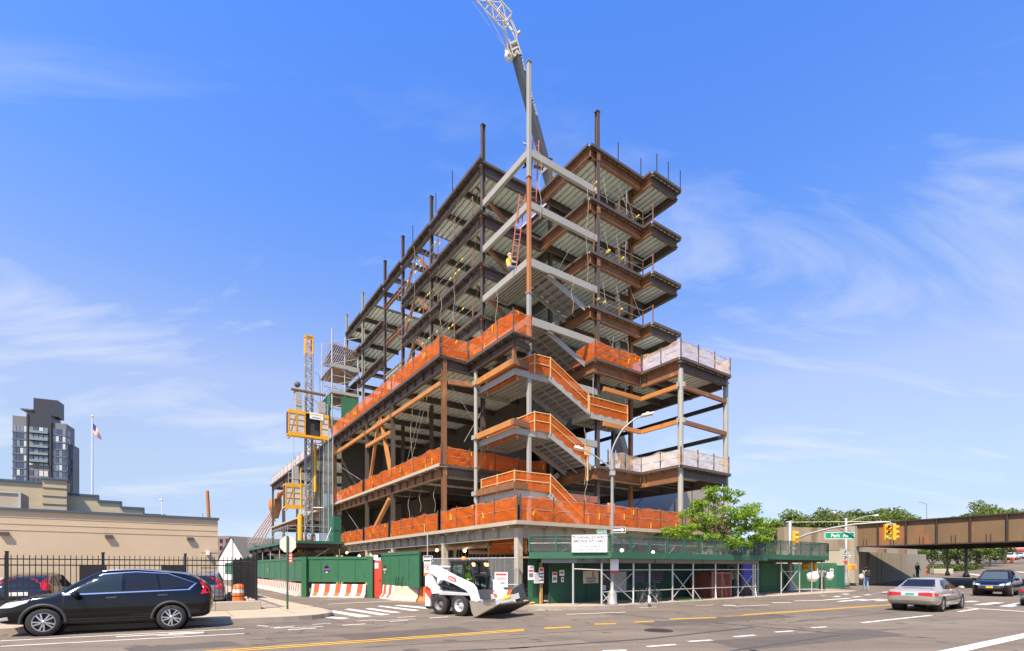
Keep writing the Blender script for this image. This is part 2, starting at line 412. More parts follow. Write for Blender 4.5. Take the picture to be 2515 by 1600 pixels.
# stripes on the rise beyond the bridge
for i in range(9):
    p = V((58+i*2.6, 62+i*.5, 0)); ribbon(mw, p, p+V((2.4, 4.2, 0)), .6, .02)
for i in range(4):
    p = V((56+i*4.5, 72+i*6, 0)); ribbon(mw, p, p+V((4.0, 5.5, 0)), .4, .02)
ribbon(my, V((44, 36, 0)), V((90, 78, 0)), .15, .02)
for i in range(2): ribbon(my, V((40.5+i*.3, 33.2, 0)), V((45+i*.3, 37, 0)), .12, .007)
tag(mw.build('road_markings', PW), kind='structure'); tag(my.build('road_markings', PY), kind='structure')
for x0, y0, x1, y1, w in ((0,330,640,286,.16), (640,286,1140,230,.14), (450,165,1560,262,.12), (1560,262,2000,282,.1), (1040,342,1540,268,.1), (1300,210,1900,150,.08), (0,268,560,236,.05), (1720,246,1900,232,.05), (560,160,1180,138,.06)):
    (a, b), (c, d) = b8(x0, y0), b8(x1, y1); stroke(mt, a, b, c, d, w, .003, .02)
for x0, y0, x1, y1, w in ((0,1440,900,1395,.06), (1000,1500,2380,1420,.07), (1700,1530,2380,1500,.12), (500,1300,900,1330,.04), (60,1480,640,1436,.05)):
    (a, b), (c, d) = cr8((x0, y0), (x1, y1)); stroke(mt, a, b, c, d, w, .003, .03)
tag(mt.build('tar_seams', TAR), kind='structure')
for nm_, col_, quads in (('dark', (.092, .075, .057), [[(820,1560),(1120,1540),(1190,1553),(880,1577)], [(1560,1530),(1900,1508),(1960,1516),(1610,1541)], [(1740,1575),(2120,1545),(2230,1560),(1830,1598)], [(300,1592),(560,1575),(600,1586),(330,1604)]]), ('pale', (.175, .14, .10), [[(1180,1590),(1420,1572),(1480,1585),(1230,1606)], [(1330,1519),(1480,1510),(1510,1515),(1355,1525)], [(2250,1530),(2420,1520),(2500,1530),(2310,1545)]])):
    pm_ = MB()
    for q_ in quads: quad(pm_, q_, .0015)
    tag(pm_.build('asphalt_patches', M('asphalt_patch_'+nm_, col_, .92, 0, .16, 1.2, bump=.3, bscale=80, stain=tuple(c*.8 for c in col_), sthr=.55, sscale=1)), kind='structure')
sk = MB()
for _ in range(46):
    u_, v_ = random.uniform(150, 2450), random.uniform(1520, 1600); c_ = GP(u_, v_); r_ = random.uniform(.05, .22)
    n_ = 9; ring = [(c_.x+r_*random.uniform(.6, 1.2)*math.cos(2*PI*i/n_), c_.y+r_*random.uniform(.5, .9)*math.sin(2*PI*i/n_), .002) for i in range(n_)]; sk.add(ring, [tuple(range(n_))])
tag(sk.build('oil_stains', M('oil_stain', (.085, .074, .062), .7, 0, .2, 6)), kind='structure')
# pavement joints
jm = MB()
for b_ in (17.0, 18.3, 20.2, 21.6): 
    if b_ < 18.6: ribbon(jm, W(15, b_), W(40, b_), .02, .153)
    else: ribbon(jm, W(-12, b_), W(4.5, b_), .025, .153)
for a_ in range(-12, 5, 2): ribbon(jm, W(a_, 19.8), W(a_, 23.3), .025, .1535)
for a_ in range(16, 41, 2): ribbon(jm, W(a_, 16.0), W(a_, 18.5), .02, .1535)
tag(jm.build('sidewalk_joints', M('joint_dirt', (.16, .13, .10), .9)), kind='structure')
t = MB()
mc = GP(*b8(700, 247)); t.lathe((mc.x, mc.y, 0), [(.0, .012), (.30, .012), (.31, .02), (.40, .02), (.42, .0)], 24)
for i in range(-3, 4): t.box(mc.x+i*.07-.015, mc.x+i*.07+.015, mc.y-.2, mc.y+.2, .010, .018)
tag(t.build('manhole_cover', M('cast_iron', (.05, .04, .035), .6, .4)), 'round iron cover set in the asphalt lane in front of the yellow dashes', 'manhole cover')
# ------------------------------------------------------------------ the steel frame building: one thing, local axes x = along the avenue (a), y = along the side street (b)
Z1, Z2, Z3, Z4, Z5, Z6, Z7, Z8, ZT = 4.05, 8.12, 11.45, 14.72, 18.25, 21.65, 25.0, 28.35, 30.85
BO = (14.0, 19.5, 0)
bld = thing('building_frame', 'unfinished multi-storey steel frame building of brown and grey beams with open metal floor decks', 'building', W(*BO), TH)
def part(mb, name, mat, parent=None, **k): return mb.build(name, mat, parent or bld, off=BO, **k)
def column(a, b, z0, z1, mat, w=.24, flip=False, cap=True):
    m = MB(); m.hcol(a, b, z0, z1, w, w, .03, flip)
    if cap: m.box(a-w*.62, a+w*.62, b-w*.62, b+w*.62, z1, z1+.03)
    o = part(m, 'column', mat)
    return o
def beam(P, Q, mat, h=.55, w=.26, name='beam', studs=False):
    m = MB(); m.ibeam(P, Q, h, w)
    P = V(P); Q = V(Q); L = (Q-P).length; d = (Q-P).normalized(); sd = V((-d.y, d.x, 0))
    if studs:
        k = int(L/1.3)
        for i in range(1, k):       # web stiffeners
            c = P+d*(i*L/k)
            for s in (1, -1):
                m.obox(c+sd*s*w*.26-V((0,0,h/2)), d*.012, sd*w*.2, V((0,0,h/2-.04)))
    return part(m, name, mat)
def boxbeam(P, Q, mat, w=.2, h=.3, name='beam'):
    m = MB(); m.bar(P, Q, w, h); return part(m, name, mat)
def strut(P, Q, mat, w=.22, h=.22, plates=True):
    P = V(P); Q = V(Q); d = (Q-P).normalized(); m = MB()
    m.bar(P+d*.5, Q-d*.5, w, h); m.bar(P, P+d*.62, .03, h*1.15); m.bar(Q-d*.62, Q, .03, h*1.15)
    return part(m, 'brace', mat)
def deck(a0, a1, b0, b1, z, jsp=2.7, edges='', jmat=None, emat=None, jh=.42, mat=None, spray=False, skipj=False):
    "ribbed metal deck: flutes run along b, joists along a; edges names the sides that get a slab edge plate (W E S N)"
    m = MB(); p = .40; n = max(1, int((a1-a0)/p)); p = (a1-a0)/n
    prof = []
    for i in range(n):
        x = a0+i*p; prof += [(x, z-.15), (x+p*.68, z-.15), (x+p*.70, z-.006), (x+p*.98, z-.006)]
    prof += [(a1, z-.15)]
    vs = [(x, b0, q) for x, q in prof]+[(x, b1, q) for x, q in prof]
    k = len(prof); m.add(vs, [(i+1, i, k+i, k+i+1) for i in range(k-1)])
    m.add([(a0,b0,z),(a1,b0,z),(a1,b1,z),(a0,b1,z)], [(0,1,2,3)])
    for x in (a0, a1): m.add([(x,b0,z-.11),(x,b1,z-.11),(x,b1,z),(x,b0,z)], [(0,1,2,3)])
    o = part(m, 'floor_deck', mat or GALV)
    jm = jmat or BROWN
    if not skipj:
        nj = max(1, int(round((b1-b0)/jsp)))
        for i in range(0 if 'S' not in edges else 1, nj+1 if 'N' not in edges else nj):
            y = b0+(b1-b0)*i/nj
            y = min(max(y, b0+.16), b1-.16)
            j = MB(); j.ibeam((a0+.05, y, z-.153), (a1-.05, y, z-.153), jh, .18, .025); part(j, 'joist', jm, o)
    em = emat or BROWN
    for sd_ in edges:
        e = MB()
        if sd_ == 'W':
            e.box(a0-.16, a0+.1, b0, b1, z-.135, z-.112); e.box(a0-.16, a0-.135, b0, b1, z-.11, z+.03); k = int((b1-b0)/.9)
            for i in range(k): e.box(a0-.14, a0, b0+(i+.5)*(b1-b0)/k-.012, b0+(i+.5)*(b1-b0)/k+.012, z-.24, z-.137)
        if sd_ == 'E': e.box(a1-.1, a1+.16, b0, b1, z-.135, z-.112); e.box(a1+.135, a1+.16, b0, b1, z-.11, z+.03)
        if sd_ == 'S':
            e.box(a0, a1, b0-.16, b0+.1, z-.137, z-.114); e.box(a0, a1, b0-.16, b0-.135, z-.11, z+.03); k = max(1, int((a1-a0)/.9))
            for i in range(k): e.box(a0+(i+.5)*(a1-a0)/k-.012, a0+(i+.5)*(a1-a0)/k+.012, b0-.14, b0, z-.24, z-.139)
        if sd_ == 'N': e.box(a0, a1, b1-.1, b1+.16, z-.137, z-.114); e.box(a0, a1, b1+.135, b1+.16, z-.11, z+.03)
        part(e, 'edge_plate', em, o)
    return o
BL = [28.1, 35.8, 41.5, 45.8, 52.2, 57.8]
AL = 17.2
# --- tower columns
for b in BL: column(AL, b, Z4, ZT if b < 52 else ZT-.1, BROWN if b < 50 else GREYP, flip=True)
column(22.6, 23.05, Z1, ZT-.1, BROWN, .24)
column(22.95, 28.2, Z1, ZT+.5, BROWN, .24)
column(26.85, 24.1, Z1, Z8, BROWN2, .24)
for a, b in ((22.9, 35.8), (22.9, 41.5), (22.9, 45.8), (22.9, 52.2), (29.4, 28.2), (29.4, 35.8), (29.4, 44), (29.4, 52.2)):
    column(a, b, Z1, Z8-.3, BROWN, .24, cap=False)
for b in (28.1, 35.8, 41.5, 45.8): column(AL, b, Z1, Z4-.2, BROWN, .24, cap=False)
# --- grey corner column of the stair tower in three lengths
def boxcol(a, b, z0, z1, w, mat):
    m = MB(); m.box(a-w/2, a+w/2, b-w/2, b+w/2, z0, z1); m.box(a-w*.7, a+w*.7, b-w*.7, b+w*.7, z1-.05, z1); part(m, 'column', mat, bevel=.02)
DA, DB = 17.2, 23.05
boxcol(DA, DB, Z1, 17.6, .215, GREYP); boxcol(DA, DB, 17.6, 24.25, .205, RUSTCOL); boxcol(DA, DB, 24.25, ZT, .215, GREYP)
# --- round columns
def roundcol(a, b, z0, z1, r, mat):
    m = MB(); m.tube((a, b, z0), (a, b, z1), r, 16); m.tube((a, b, z0), (a, b, z0+.06), r*1.5, 16)
    for z in (Z2-.05, Z4-.35): 
        if z0 < z < z1: m.tube((a, b, z), (a, b, z+.05), r*1.35, 16)
    part(m, 'column', mat)
roundcol(26.3, 19.55, Z1, Z4-.55, .17, GREYP); roundcol(31.45, 19.75, Z1, Z4+.0, .17, GREYP)
roundcol(15.95, 26.9, Z1, Z4-.6, .12, GREYP)
# --- podium columns on the side street
for b, mt_ in ((27.5, BROWN2), (35.8, BROWN), (41.6, BROWN), (51.2, BROWN2), (60, BROWN), (68.5, BROWN), (77, BROWN), (86, BROWN)):
    column(14.05, b, Z1, Z4-.12, mt_, .26, cap=False)
def conc_col(a, b, w):
    m = MB(); n = 7
    for i in range(n):
        z0 = i*Z1*.93/n; k = w/2*(1+random.uniform(-.06, .06))
        m.box(a-k, a+k, b-k, b+k, z0, z0+Z1*.93/n-.0)
    part(m, 'column', SPRAY)
for a, b in ((14.1, 19.75), (14.1, 27.5), (14.1, 35.8), (14.1, 41.6), (14.1, 51.2), (20, 19.75), (26.3, 19.75), (31.4, 19.75)): conc_col(a, b, .31)
# --- floors of the tower
for z in (Z5, Z6, Z7):
    deck(16.95, 22.8, 28.0, 41.3, z, edges='S')
    if z > Z6: deck(16.95, 20.5, 47.0, 57.6, z, 3.8, edges='S')
    deck(21.9, 26.85, 23.0, 28.0, z, edges='WS')
    deck(26.85, 29.75, 22.2, 28.0, z, edges='WSE')
    deck(22.8, 29.75, 28.02, 42.0, z, 3.5, edges='E')
deck(16.95, 22.0, 28.0, 36.0, Z8, edges='SN'); deck(16.95, 22.8, 49.5, 57.6, Z8, 2.7, edges='S')
deck(21.9, 26.85, 23.0, 28.0, Z8, edges='WS'); deck(26.85, 29.75, 22.2, 28.0, Z8, edges='WSE')
deck(22.8, 29.75, 28.02, 42.0, Z8, 3.5, edges='E')
# --- podium floors
for z in (Z4, Z2):
    deck(14.0, 22.8, 27.5, 51.0, z, 3.4, edges='S')
    deck(21.9, 26.0, 22.45, 27.5, z, edges='WS')
    deck(26.0, 31.2, 19.35, 27.5, z, 3.0, edges='WSE')
    deck(22.8, 31.2, 27.52, 51.0, z, 7.8, edges='E')
    deck(14.0, 30.0, 51.02, 86.0, z, 8.8)
deck(15.8, 17.05, 22.5, 27.5, Z4, 2.5, edges='S')
deck(14.0, 31.2, 19.4, 51.0, Z1, 4.5, edges='S', jmat=SPRAY, emat=CONC)
deck(14.0, 30.0, 51.02, 86.0, Z1, 8.8, jmat=SPRAY, emat=CONC)
# --- edge beams of the tower: each bay on each floor
for z in (Z5, Z6, Z7, Z8):
    for b0_, b1_ in zip(BL, BL[1:]):
        if b0_ > 41 and b1_ < 46 and z < Z8: continue
        beam((AL-.15, b0_+.17, z-.14), (AL-.15, b1_-.17, z-.14), BROWN, .5, .28, studs=True)
    for b0_, b1_ in zip(BL, BL[1:]):     # the broad edge plate seen from below, in lengths that step in and out
        if b0_ > 41 and b1_ < 46 and z < Z8: continue
        m = MB(); m.box(16.70, 16.98, b0_-.5, b1_-2.0, z-.138, z-.118); m.box(16.70, 16.72, b0_-.5, b1_-2.0, z-.117, z+.06)
        for i in range(6): 
            y = b0_+i*(b1_-b0_-2)/6; m.box(16.75, 16.98, y, y+.02, z-.23, z-.139)
        part(m, 'edge_plate', BROWN)
        m = MB(); m.box(16.80, 16.98, b1_-1.98, b1_-.52, z-.138, z-.118); m.box(16.80, 16.82, b1_-1.98, b1_-.52, z-.117, z+.06); part(m, 'edge_plate', BROWN)
    beam((AL+.18, 28.05, z-.14), (22.0, 28.05, z-.14), BROWN, .56, .28)
    beam((22.0, 23.0, z-.14), (22.0, 28.0, z-.14), BROWN2, .56, .26)
    beam((22.0, 23.15, z-.14), (26.7, 23.15, z-.14), BROWN2, .56, .26)
    beam((26.95, 22.4, z-.14), (26.95, 24.0, z-.14), BROWN2, .56, .24)
    beam((26.95, 22.4, z-.14), (29.7, 22.4, z-.14), BROWN, .5, .24)
    beam((29.6, 22.4, z-.14), (29.6, 44, z-.14), BROWN, .56, .26)
    beam((22.95, 28.2, z-.14), (29.5, 28.2, z-.14), BROWN, .56, .26)
    beam((22.9, 28.4, z-.14), (22.9, 57.6, z-.14), BROWN, .56, .26)
# second stair core: open bay with half storey beams
for z, mt_ in ((20.0, GREYP), (23.2, BROWN2), (26.6, BROWN2)): beam((AL, 41.7, z), (AL, 45.6, z), mt_, .42, .2)
for y in (38.3, 40.6, 43.5, 46.2): beam((AL, y, Z8-.14), (22.8, y, Z8-.14), BROWN, .42, .18)
boxbeam((19.6, 36, Z8-.3), (19.6, 47, Z8-.3), BROWN, .14, .2)
for z in (Z5, Z6):
    for y in (47.5, 49.5, 53.2, 55.6): beam((AL, y, z-.14), (22.8, y, z-.14), BROWN, .42, .18)
# --- podium edge beams
PB = [27.5, 35.8, 41.6, 51.2, 60, 68.5, 77, 86]
for z, mt_ in ((Z4, BROWN), (Z2, BROWN2)):
    for b0_, b1_ in zip(PB, PB[1:]):
        beam((14.05, b0_+.2, z-.14), (14.05, b1_-.2, z-.14), mt_, .62, .3, studs=b0_ < 45)
    beam((14.3, 27.55, z-.14), (21.9, 27.55, z-.14), BROWN, .55, .26)
    beam((21.95, 22.6, z-.14), (21.95, 27.5, z-.14), BROWN2, .6, .26)
    beam((22.0, 22.6, z-.14), (26.1, 22.6, z-.14), BROWN2, .62, .26)
    beam((26.15, 19.6, z-.14), (26.15, 22.5, z-.14), BROWN2, .8, .26)
    beam((26.3, 19.55, z-.14), (31.2, 19.55, z-.14), BROWN, .5, .26)
    beam((31.1, 19.8, z-.14), (31.1, 40, z-.14), BROWN, .6, .26)
    beam((26.2, 22.6, z-.14), (31.6, 22.6, z-.14), BROWN, .5, .2)
    m = MB(); m.box(13.62, 14.2, 27.3, 86, z-.139, z-.118); m.box(13.62, 13.64, 27.3, 86, z-.117, z+.05)
    for i in range(26): m.box(13.65, 14.2, 28+i*2.2, 28.02+i*2.2, z-.26, z-.14)
    part(m, 'edge_plate', CONC if z == Z2 else BROWN)
beam((15.9, 22.65, Z4-.14), (15.9, 27.4, Z4-.14), BROWN, .5, .26)
m = MB(); m.box(15.5, 16.05, 22.2, 27.3, Z4-.139, Z4-.118); m.box(15.5, 15.52, 22.2, 27.3, Z4-.117, Z4+.05)
for i in range(6): m.box(15.53, 16.05, 22.5+i*.85, 22.52+i*.85, Z4-.26, Z4-.14)
part(m, 'edge_plate', BROWN); m = MB(); m.box(16.07, 17.2, 22.2, 22.6, Z4-.15, Z4-.128); part(m, 'edge_plate', BROWN)
boxbeam((15.95, 22.6, Z4-.4), (17.1, 22.85, Z4-.4), BROWN, .15, .3)
boxbeam((15.95, 22.75, 13.2), (15.95, 22.75, Z4-.5), BROWN2, .18, .18)
# ground storey: light fireproofed beams
for b0_, b1_ in zip([19.75]+PB, PB):
    beam((14.1, b0_+.22, Z1-.14), (14.1, b1_-.22, Z1-.14), SPRAY, .62, .3, studs=b0_ < 45)
for a0_, a1_ in ((14.1, 20), (20, 26.3), (26.3, 31.6)):
    beam((a0_+.22, 19.75, Z1-.14), (a1_-.22, 19.75, Z1-.14), SPRAY, .6, .3, studs=True)
m = MB(); m.box(13.6, 14.2, 19.2, 86, Z1-.139, Z1-.116); m.box(13.6, 13.63, 19.2, 86, Z1-.115, Z1+.05)
for i in range(24): m.box(13.65, 14.0, 20+i*1.3, 20.03+i*1.3, Z1-.27, Z1-.14)
part(m, 'edge_plate', CONC); m = MB(); m.box(14.201, 31.3, 19.2, 19.75, Z1-.139, Z1-.116); m.box(13.631, 31.3, 19.2, 19.23, Z1-.115, Z1+.05)
for i in range(14): m.box(14.3+i*1.3, 14.33+i*1.3, 19.25, 19.7, Z1-.27, Z1-.14)
part(m, 'edge_plate', CONC)
# --- chevron braces
for z0, z1 in ((Z4+.05, Z5-.7), (Z5+.05, Z6-.7), (Z6+.05, Z7-.7), (Z7+.05, Z8-.7)):
    strut((AL, 38.6, z1), (AL, 36.1, z0+.3), BROWN2); strut((AL, 38.8, z1), (AL, 41.2, z0+.3), BROWN2, .18, .2)
strut((14.1, 38.6, Z4-.75), (14.1, 36.1, Z2+.3), ORANGE, .24, .24); strut((14.1, 38.8, Z4-.75), (14.1, 41.3, Z2+.3), ORANGE, .2, .2)
strut((14.1, 36.1, Z2-.75), (14.1, 41.2, Z1+.2), ORANGE, .26, .26)
strut((14.15, 36.1, Z1-.7), (14.15, 38.6, .9), SPRAY, .3, .3); strut((14.15, 41.3, Z1-.7), (14.15, 38.8, .9), SPRAY, .26, .26)
for z0, z1 in ((Z7, Z8), (Z6, Z7), (Z5, Z6)):
    strut((17.5, 29.4, z1-.6), (21.8, 29.4, z0+.2), BROWN2, .2, .2); strut((17.6, 30.2, z0+.1), (20.0, 30.2, z0+1.3), BROWN2, .18, .18)
strut((24.4, 30.5, Z2+.1), (23.4, 30.5, Z3+.4), BROWN, .35, .35)
# --- tubes that will carry the curtain wall
for z in (13.15,):
    for b0_, b1_ in ((27.7, 35.6), (36, 41.4), (41.8, 51)): boxbeam((13.95, b0_, z), (13.95, b1_, z), ORANGE, .2, .26)
boxbeam((13.95, 36, 12.0), (13.95, 41.4, 12.0), ORANGE, .2, .26)
boxbeam((14.3, 27.5, 13.25), (15.8, 27.1, 13.25), BROWN2, .2, .3)
for z in (13.15, 10.95):
    boxbeam((22.8, 22.7, z), (26.3, 22.7, z), ORANGE, .18, .26); boxbeam((26.3, 22.6, z), (26.3, 19.8, z), ORANGE, .18, .26)
    boxbeam((26.6, 19.6, z), (31.4, 19.7, z), BROWN2, .18, .26); boxbeam((31.6, 20, z-.1), (31.6, 34, z-.1), DARKM, .18, .26)
    m = MB(); m.obox((26.3, 19.55, z), (.33, 0, 0), (0, .06, 0), (0, 0, .14)); m.obox((26.3, 19.55, z), (.06, 0, 0), (0, .33, 0), (0, 0, .14)); part(m, 'bracket', GREYP)
# tube frames round the stair landings
for z, t0 in ((13.3, ORANGE), (9.95, ORANGE), (6.45, BROWN2)):
    boxbeam((15.95, 26.8, z), (15.95, 22.85, z), t0, .22, .34); boxbeam((15.85, 22.75, z), (17.05, 22.95, z), BROWN2, .22, .34)
    m = MB(); m.obox((15.95, 26.9, z), (.18, 0, 0), (0, .25, 0), (0, 0, .13)); part(m, 'bracket', GREYP)
# --- stair tower: grey spandrel beams from the corner column
for z, mt_ in ((25.85, GREYP), (22.85, GREYP), (19.6, GREYP), (16.25, GREYP), (13.15, GREYP), (9.85, GREYP), (6.35, REDBOX)):
    boxbeam((DA+.11, DB, z-.2), (22.48, 23.02, z-.2), mt_, .2, .4)
for z in (25.85, 22.85, 19.6, 16.25): boxbeam((DA, DB+.11, z-.2), (DA, 27.97, z-.2), GREYP, .2, .4)
def landing(a0, a1, b0, b1, z):
    m = MB(); m.box(a0, a1, b0, b1, z-.03, z)
    k = 6
    for i in range(k+1):
        x = a0+(a1-a0)*i/k; m.box(x-.03, x+.03, b0+.04, b1-.04, z-.17, z-.032)
    for x in (a0, a1): m.box(x-.02, x+.02, b0, b1, z-.32, z+.04)
    for y in (b0, b1): m.box(a0+.021, a1-.021, y-.02, y+.02, z-.32, z+.04)
    part(m, 'stair_landing', GREYP)
def flight(a0, z0, a1, z1, b0, b1):
    n = max(3, int(abs(z0-z1)/.17)); m = MB(); vs = []
    for i in range(n):
        x = a0+(a1-a0)*i/n; x2 = a0+(a1-a0)*(i+1)/n; z = z0+(z1-z0)*i/n; z2 = z0+(z1-z0)*(i+1)/n
        for y in (b0+.06, b1-.06): pass
        vs += [(x, b0+.04, z-.04), (x, b1-.04, z-.04), (x2, b0+.04, z-.04), (x2, b1-.04, z-.04)]
    k = len(vs)//2; m.add(vs, [(2*i, 2*i+1, 2*i+3, 2*i+2) for i in range(k-1)])
    m.add([(x, y, z-.004) for x, y, z in vs], [(2*i+2, 2*i+3, 2*i+1, 2*i) for i in range(k-1)])
    mid = (b0+b1)/2; m.bar((a0, mid, z0-.22), (a1, mid, z1-.22), .05, .06)
    o = part(m, 'stair_flight', STAIRM)
    for y in (b0, b1):
        s = MB(); s.bar((a0-.15, y, z0-.08), (a1+.1, y, z1-.08), .05, .34); part(s, 'stringer', GREYP, o)
for zm, zf in ((19.6, Z5), (16.25, Z4), (13.15, Z3), (9.85, Z2), (6.35, Z1)):
    low = zm < 14
    landing(16.15 if low else 17.35, 18.6, 22.95, 27.3, zm-.15)
    flight(18.6, zm-.15, 21.7, zf, 22.75 if low else 23.3, 25.1)
    up = {19.6: Z6, 16.25: Z5, 13.15: Z4, 9.85: Z3, 6.35: Z2}[zm]
    flight(21.7, up, 18.6, zm-.15, 25.6, 27.3)
landing(21.7, 25.0, 22.75, 24.4, Z3)
m = MB()
for a_, b_ in ((22.0, 22.8), (24.9, 22.8), (24.9, 24.3), (22.0, 24.3)): m = MB(); m.tube((a_, b_, Z3), (a_, b_, Z4-.2), .02, 6); part(m, 'hanger_rod', SILVER)
# --- added dark inner walls, studs and services of the lower storeys
m = MB(); m.box(20, 20.1, 22, 50, .15, Z1-.2); part(m, 'added_inner_wall', M('core_board', (.05, .05, .05), .9)); m = MB(); m.box(24, 31, 27, 27.1, .15, Z1-.2); part(m, 'added_inner_wall', MATS['core_board'])
m = MB()
for i in range(34): m.box(19.5, 19.6, 29+i*.55, 29.06+i*.55, .15, Z1-.2)
part(m, 'wall_studs', SILVER)
for bx_ in ((30.9, 31.0, 33, 50.7, .15, Z4-.6), (14.6, 31, 50.75, 50.9, Z1, Z4-.6), (17.5, 17.7, 36, 50, Z1+.2, Z2-.5), (22, 22.2, 30, 50, Z2, Z4-.2), (17, 22, 50.5, 50.6, Z1, Z4)): m = MB(); m.box(*bx_); part(m, 'added_inner_wall', M('added_wall_dark', (.06, .052, .042), .9, 0, .3, .8))  # dark walls added to shut out light and deepen the interior
m = MB()
for i in range(40): m.box(17.42, 17.49, 36.2+i*.34, 36.26+i*.34, Z1+.3, Z1+2.6)
part(m, 'wall_studs', M('stud_tan', (.14, .12, .09), .7))
m = MB()
PIPM = M('pipe_oxide', (.42, .28, .22), .5)
for y, z in ((21.5, 2.9), (24, 3.1), (26, 2.8)): m = MB(); m.tube((15, y, z), (28, y, z), .13, 10); part(m, 'service_pipe', PIPM)
m = MB(); m.tube((15.5, 22, 3.2), (15.5, 48, 3.2), .2, 10); part(m, 'service_pipe', PIPM); m = MB(); m.path([(14.7, 24.9, 3.15), (14.7, 27.0, 3.15), (14.7, 27.3, 2.9), (14.7, 27.3, .2)], .09, 8)
part(m, 'service_pipe', M('pipe_oxide', (.42, .28, .22), .5))
m = MB()
for a_, b_, z0, z1 in ((14.3, 30.4, Z4-.5, Z2+3.4), (14.4, 33.2, Z4-.4, Z2+.4), (14.3, 29.3, Z2-.5, Z1+1.4), (14.3, 31.5, Z2-.5, Z1+1.6), (14.3, 33.4, Z2-.5, Z1+1.0), (16.6, 27.2, Z2-.4, Z1+1.4), (17.9, 22.9, Z8-2.4, Z6+.4),
                       (21.6, 22.9, Z7+.8, Z5+.9), (20.3, 22.8, Z6-2.0, Z5-1.0), (16.9, 26.0, 19.2, 15.2), (21.2, 22.7, Z3-1, Z2-1.2), (21.3, 22.7, Z2-.5, Z1+1.0), (16.7, 38, Z8-.3, Z7-1.2), (16.6, 33, Z6, Z5+.4), (16.6, 31, Z6-.2, Z5-.6)):
    k = 10; pts = [(a_+.06*math.sin(i*.9), b_+.05*math.cos(i*1.3), z0+(z1-z0)*i/k) for i in range(k+1)]
    m = MB(); m.path(pts, .013, 5); part(m, 'hanging_rope', M('rope', (.42, .34, .22), .9))
m = MB()
for P, Q in (((14.2, 30.2, Z4-.8), (14.4, 35, Z2)), ((14.2, 29.6, Z4-.8), (14.4, 34.2, Z2)), ((14.6, 27.6, Z4-1.6), (17.8, 27.4, Z2+1)), ((17.6, 27.5, Z4-1.4), (15.4, 27.4, Z2+1.6)), ((14.0, 50.6, Z2+4.0), (14.0, 42.5, Z2+1.1)), ((14.2, 48, Z1+3.2), (14.4, 44, Z1+.8)),
             ((25, 23.2, Z8-.6), (26.6, 23.4, Z7+.2)), ((17.0, 29, Z7-.4), (17.0, 34.5, Z6)), ((17.0, 30.4, Z8-.4), (17.0, 36, Z7)), ((16.9, 29, Z6-.4), (16.9, 34.6, Z5)), ((22.5, 23, Z6), (22.3, 27.4, Z5)), ((22.5, 23, Z7), (22.2, 27.4, Z6))):
    m = MB(); m.tube(P, Q, .014, 5); part(m, 'bracing_cable', M('wire_light', (.34, .33, .31), .5))

# bolted connection plates where the beams meet the facade columns
for z in (Z5, Z6, Z7, Z8):
    for b in BL:
        if b > 50: continue
        m = MB(); m.box(AL-.150, AL-.125, b-.14, b+.14, z-.66, z-.18)
        for i in range(4):
            for s_ in (-.08, .08): m.tube((AL-.165, b+s_, z-.26-i*.11), (AL-.15, b+s_, z-.26-i*.11), .022, 6)
        part(m, 'connection_plate', BROWN2)
for z in (Z5, Z6, Z7, Z8, Z4, Z2):
    m = MB(); m.box(22.45, 22.75, 22.905, 22.925, z-.72, z-.2)
    for i in range(4):
        for s_ in (-.1, .1): m.tube((22.6+s_, 22.89, z-.28-i*.12), (22.6+s_, 22.906, z-.28-i*.12), .022, 6)
    part(m, 'connection_plate', BROWN2)

rc = random.Random(12)
for z0, z1 in ((Z5, Z6), (Z6, Z7), (Z7, Z8), (Z4, Z5)):
    for k in range(5):
        b = 28.6+k*2.5+rc.uniform(-.4, .4); m = MB(); m.tube((AL+rc.uniform(-.4, .3), b, z1-.5), (AL+rc.uniform(-.4, 1.5), b+rc.uniform(2.5, 5), z0+.05), .012, 5); part(m, 'bracing_cable', MATS['wire_light'])
    for k in range(3):
        a = 23.2+k*1.2; m = MB(); m.tube((a, 23.3, z1-.4), (a+rc.uniform(-.6, 1.6), 23.0, z0+.3), .012, 5); part(m, 'bracing_cable', MATS['wire_light'])
# short angles hung between joists, and stacked material on the floors
for z in (Z5, Z6, Z7):
    for k in range(4):
        a, b = rc.uniform(18, 21), rc.uniform(29.5, 40); m = MB(); m.obox((a, b, z+.25), (.5, .1, 0), (-.2, .9, 0), (0, 0, .22)); part(m, 'stacked_deck_bundle', GALV)
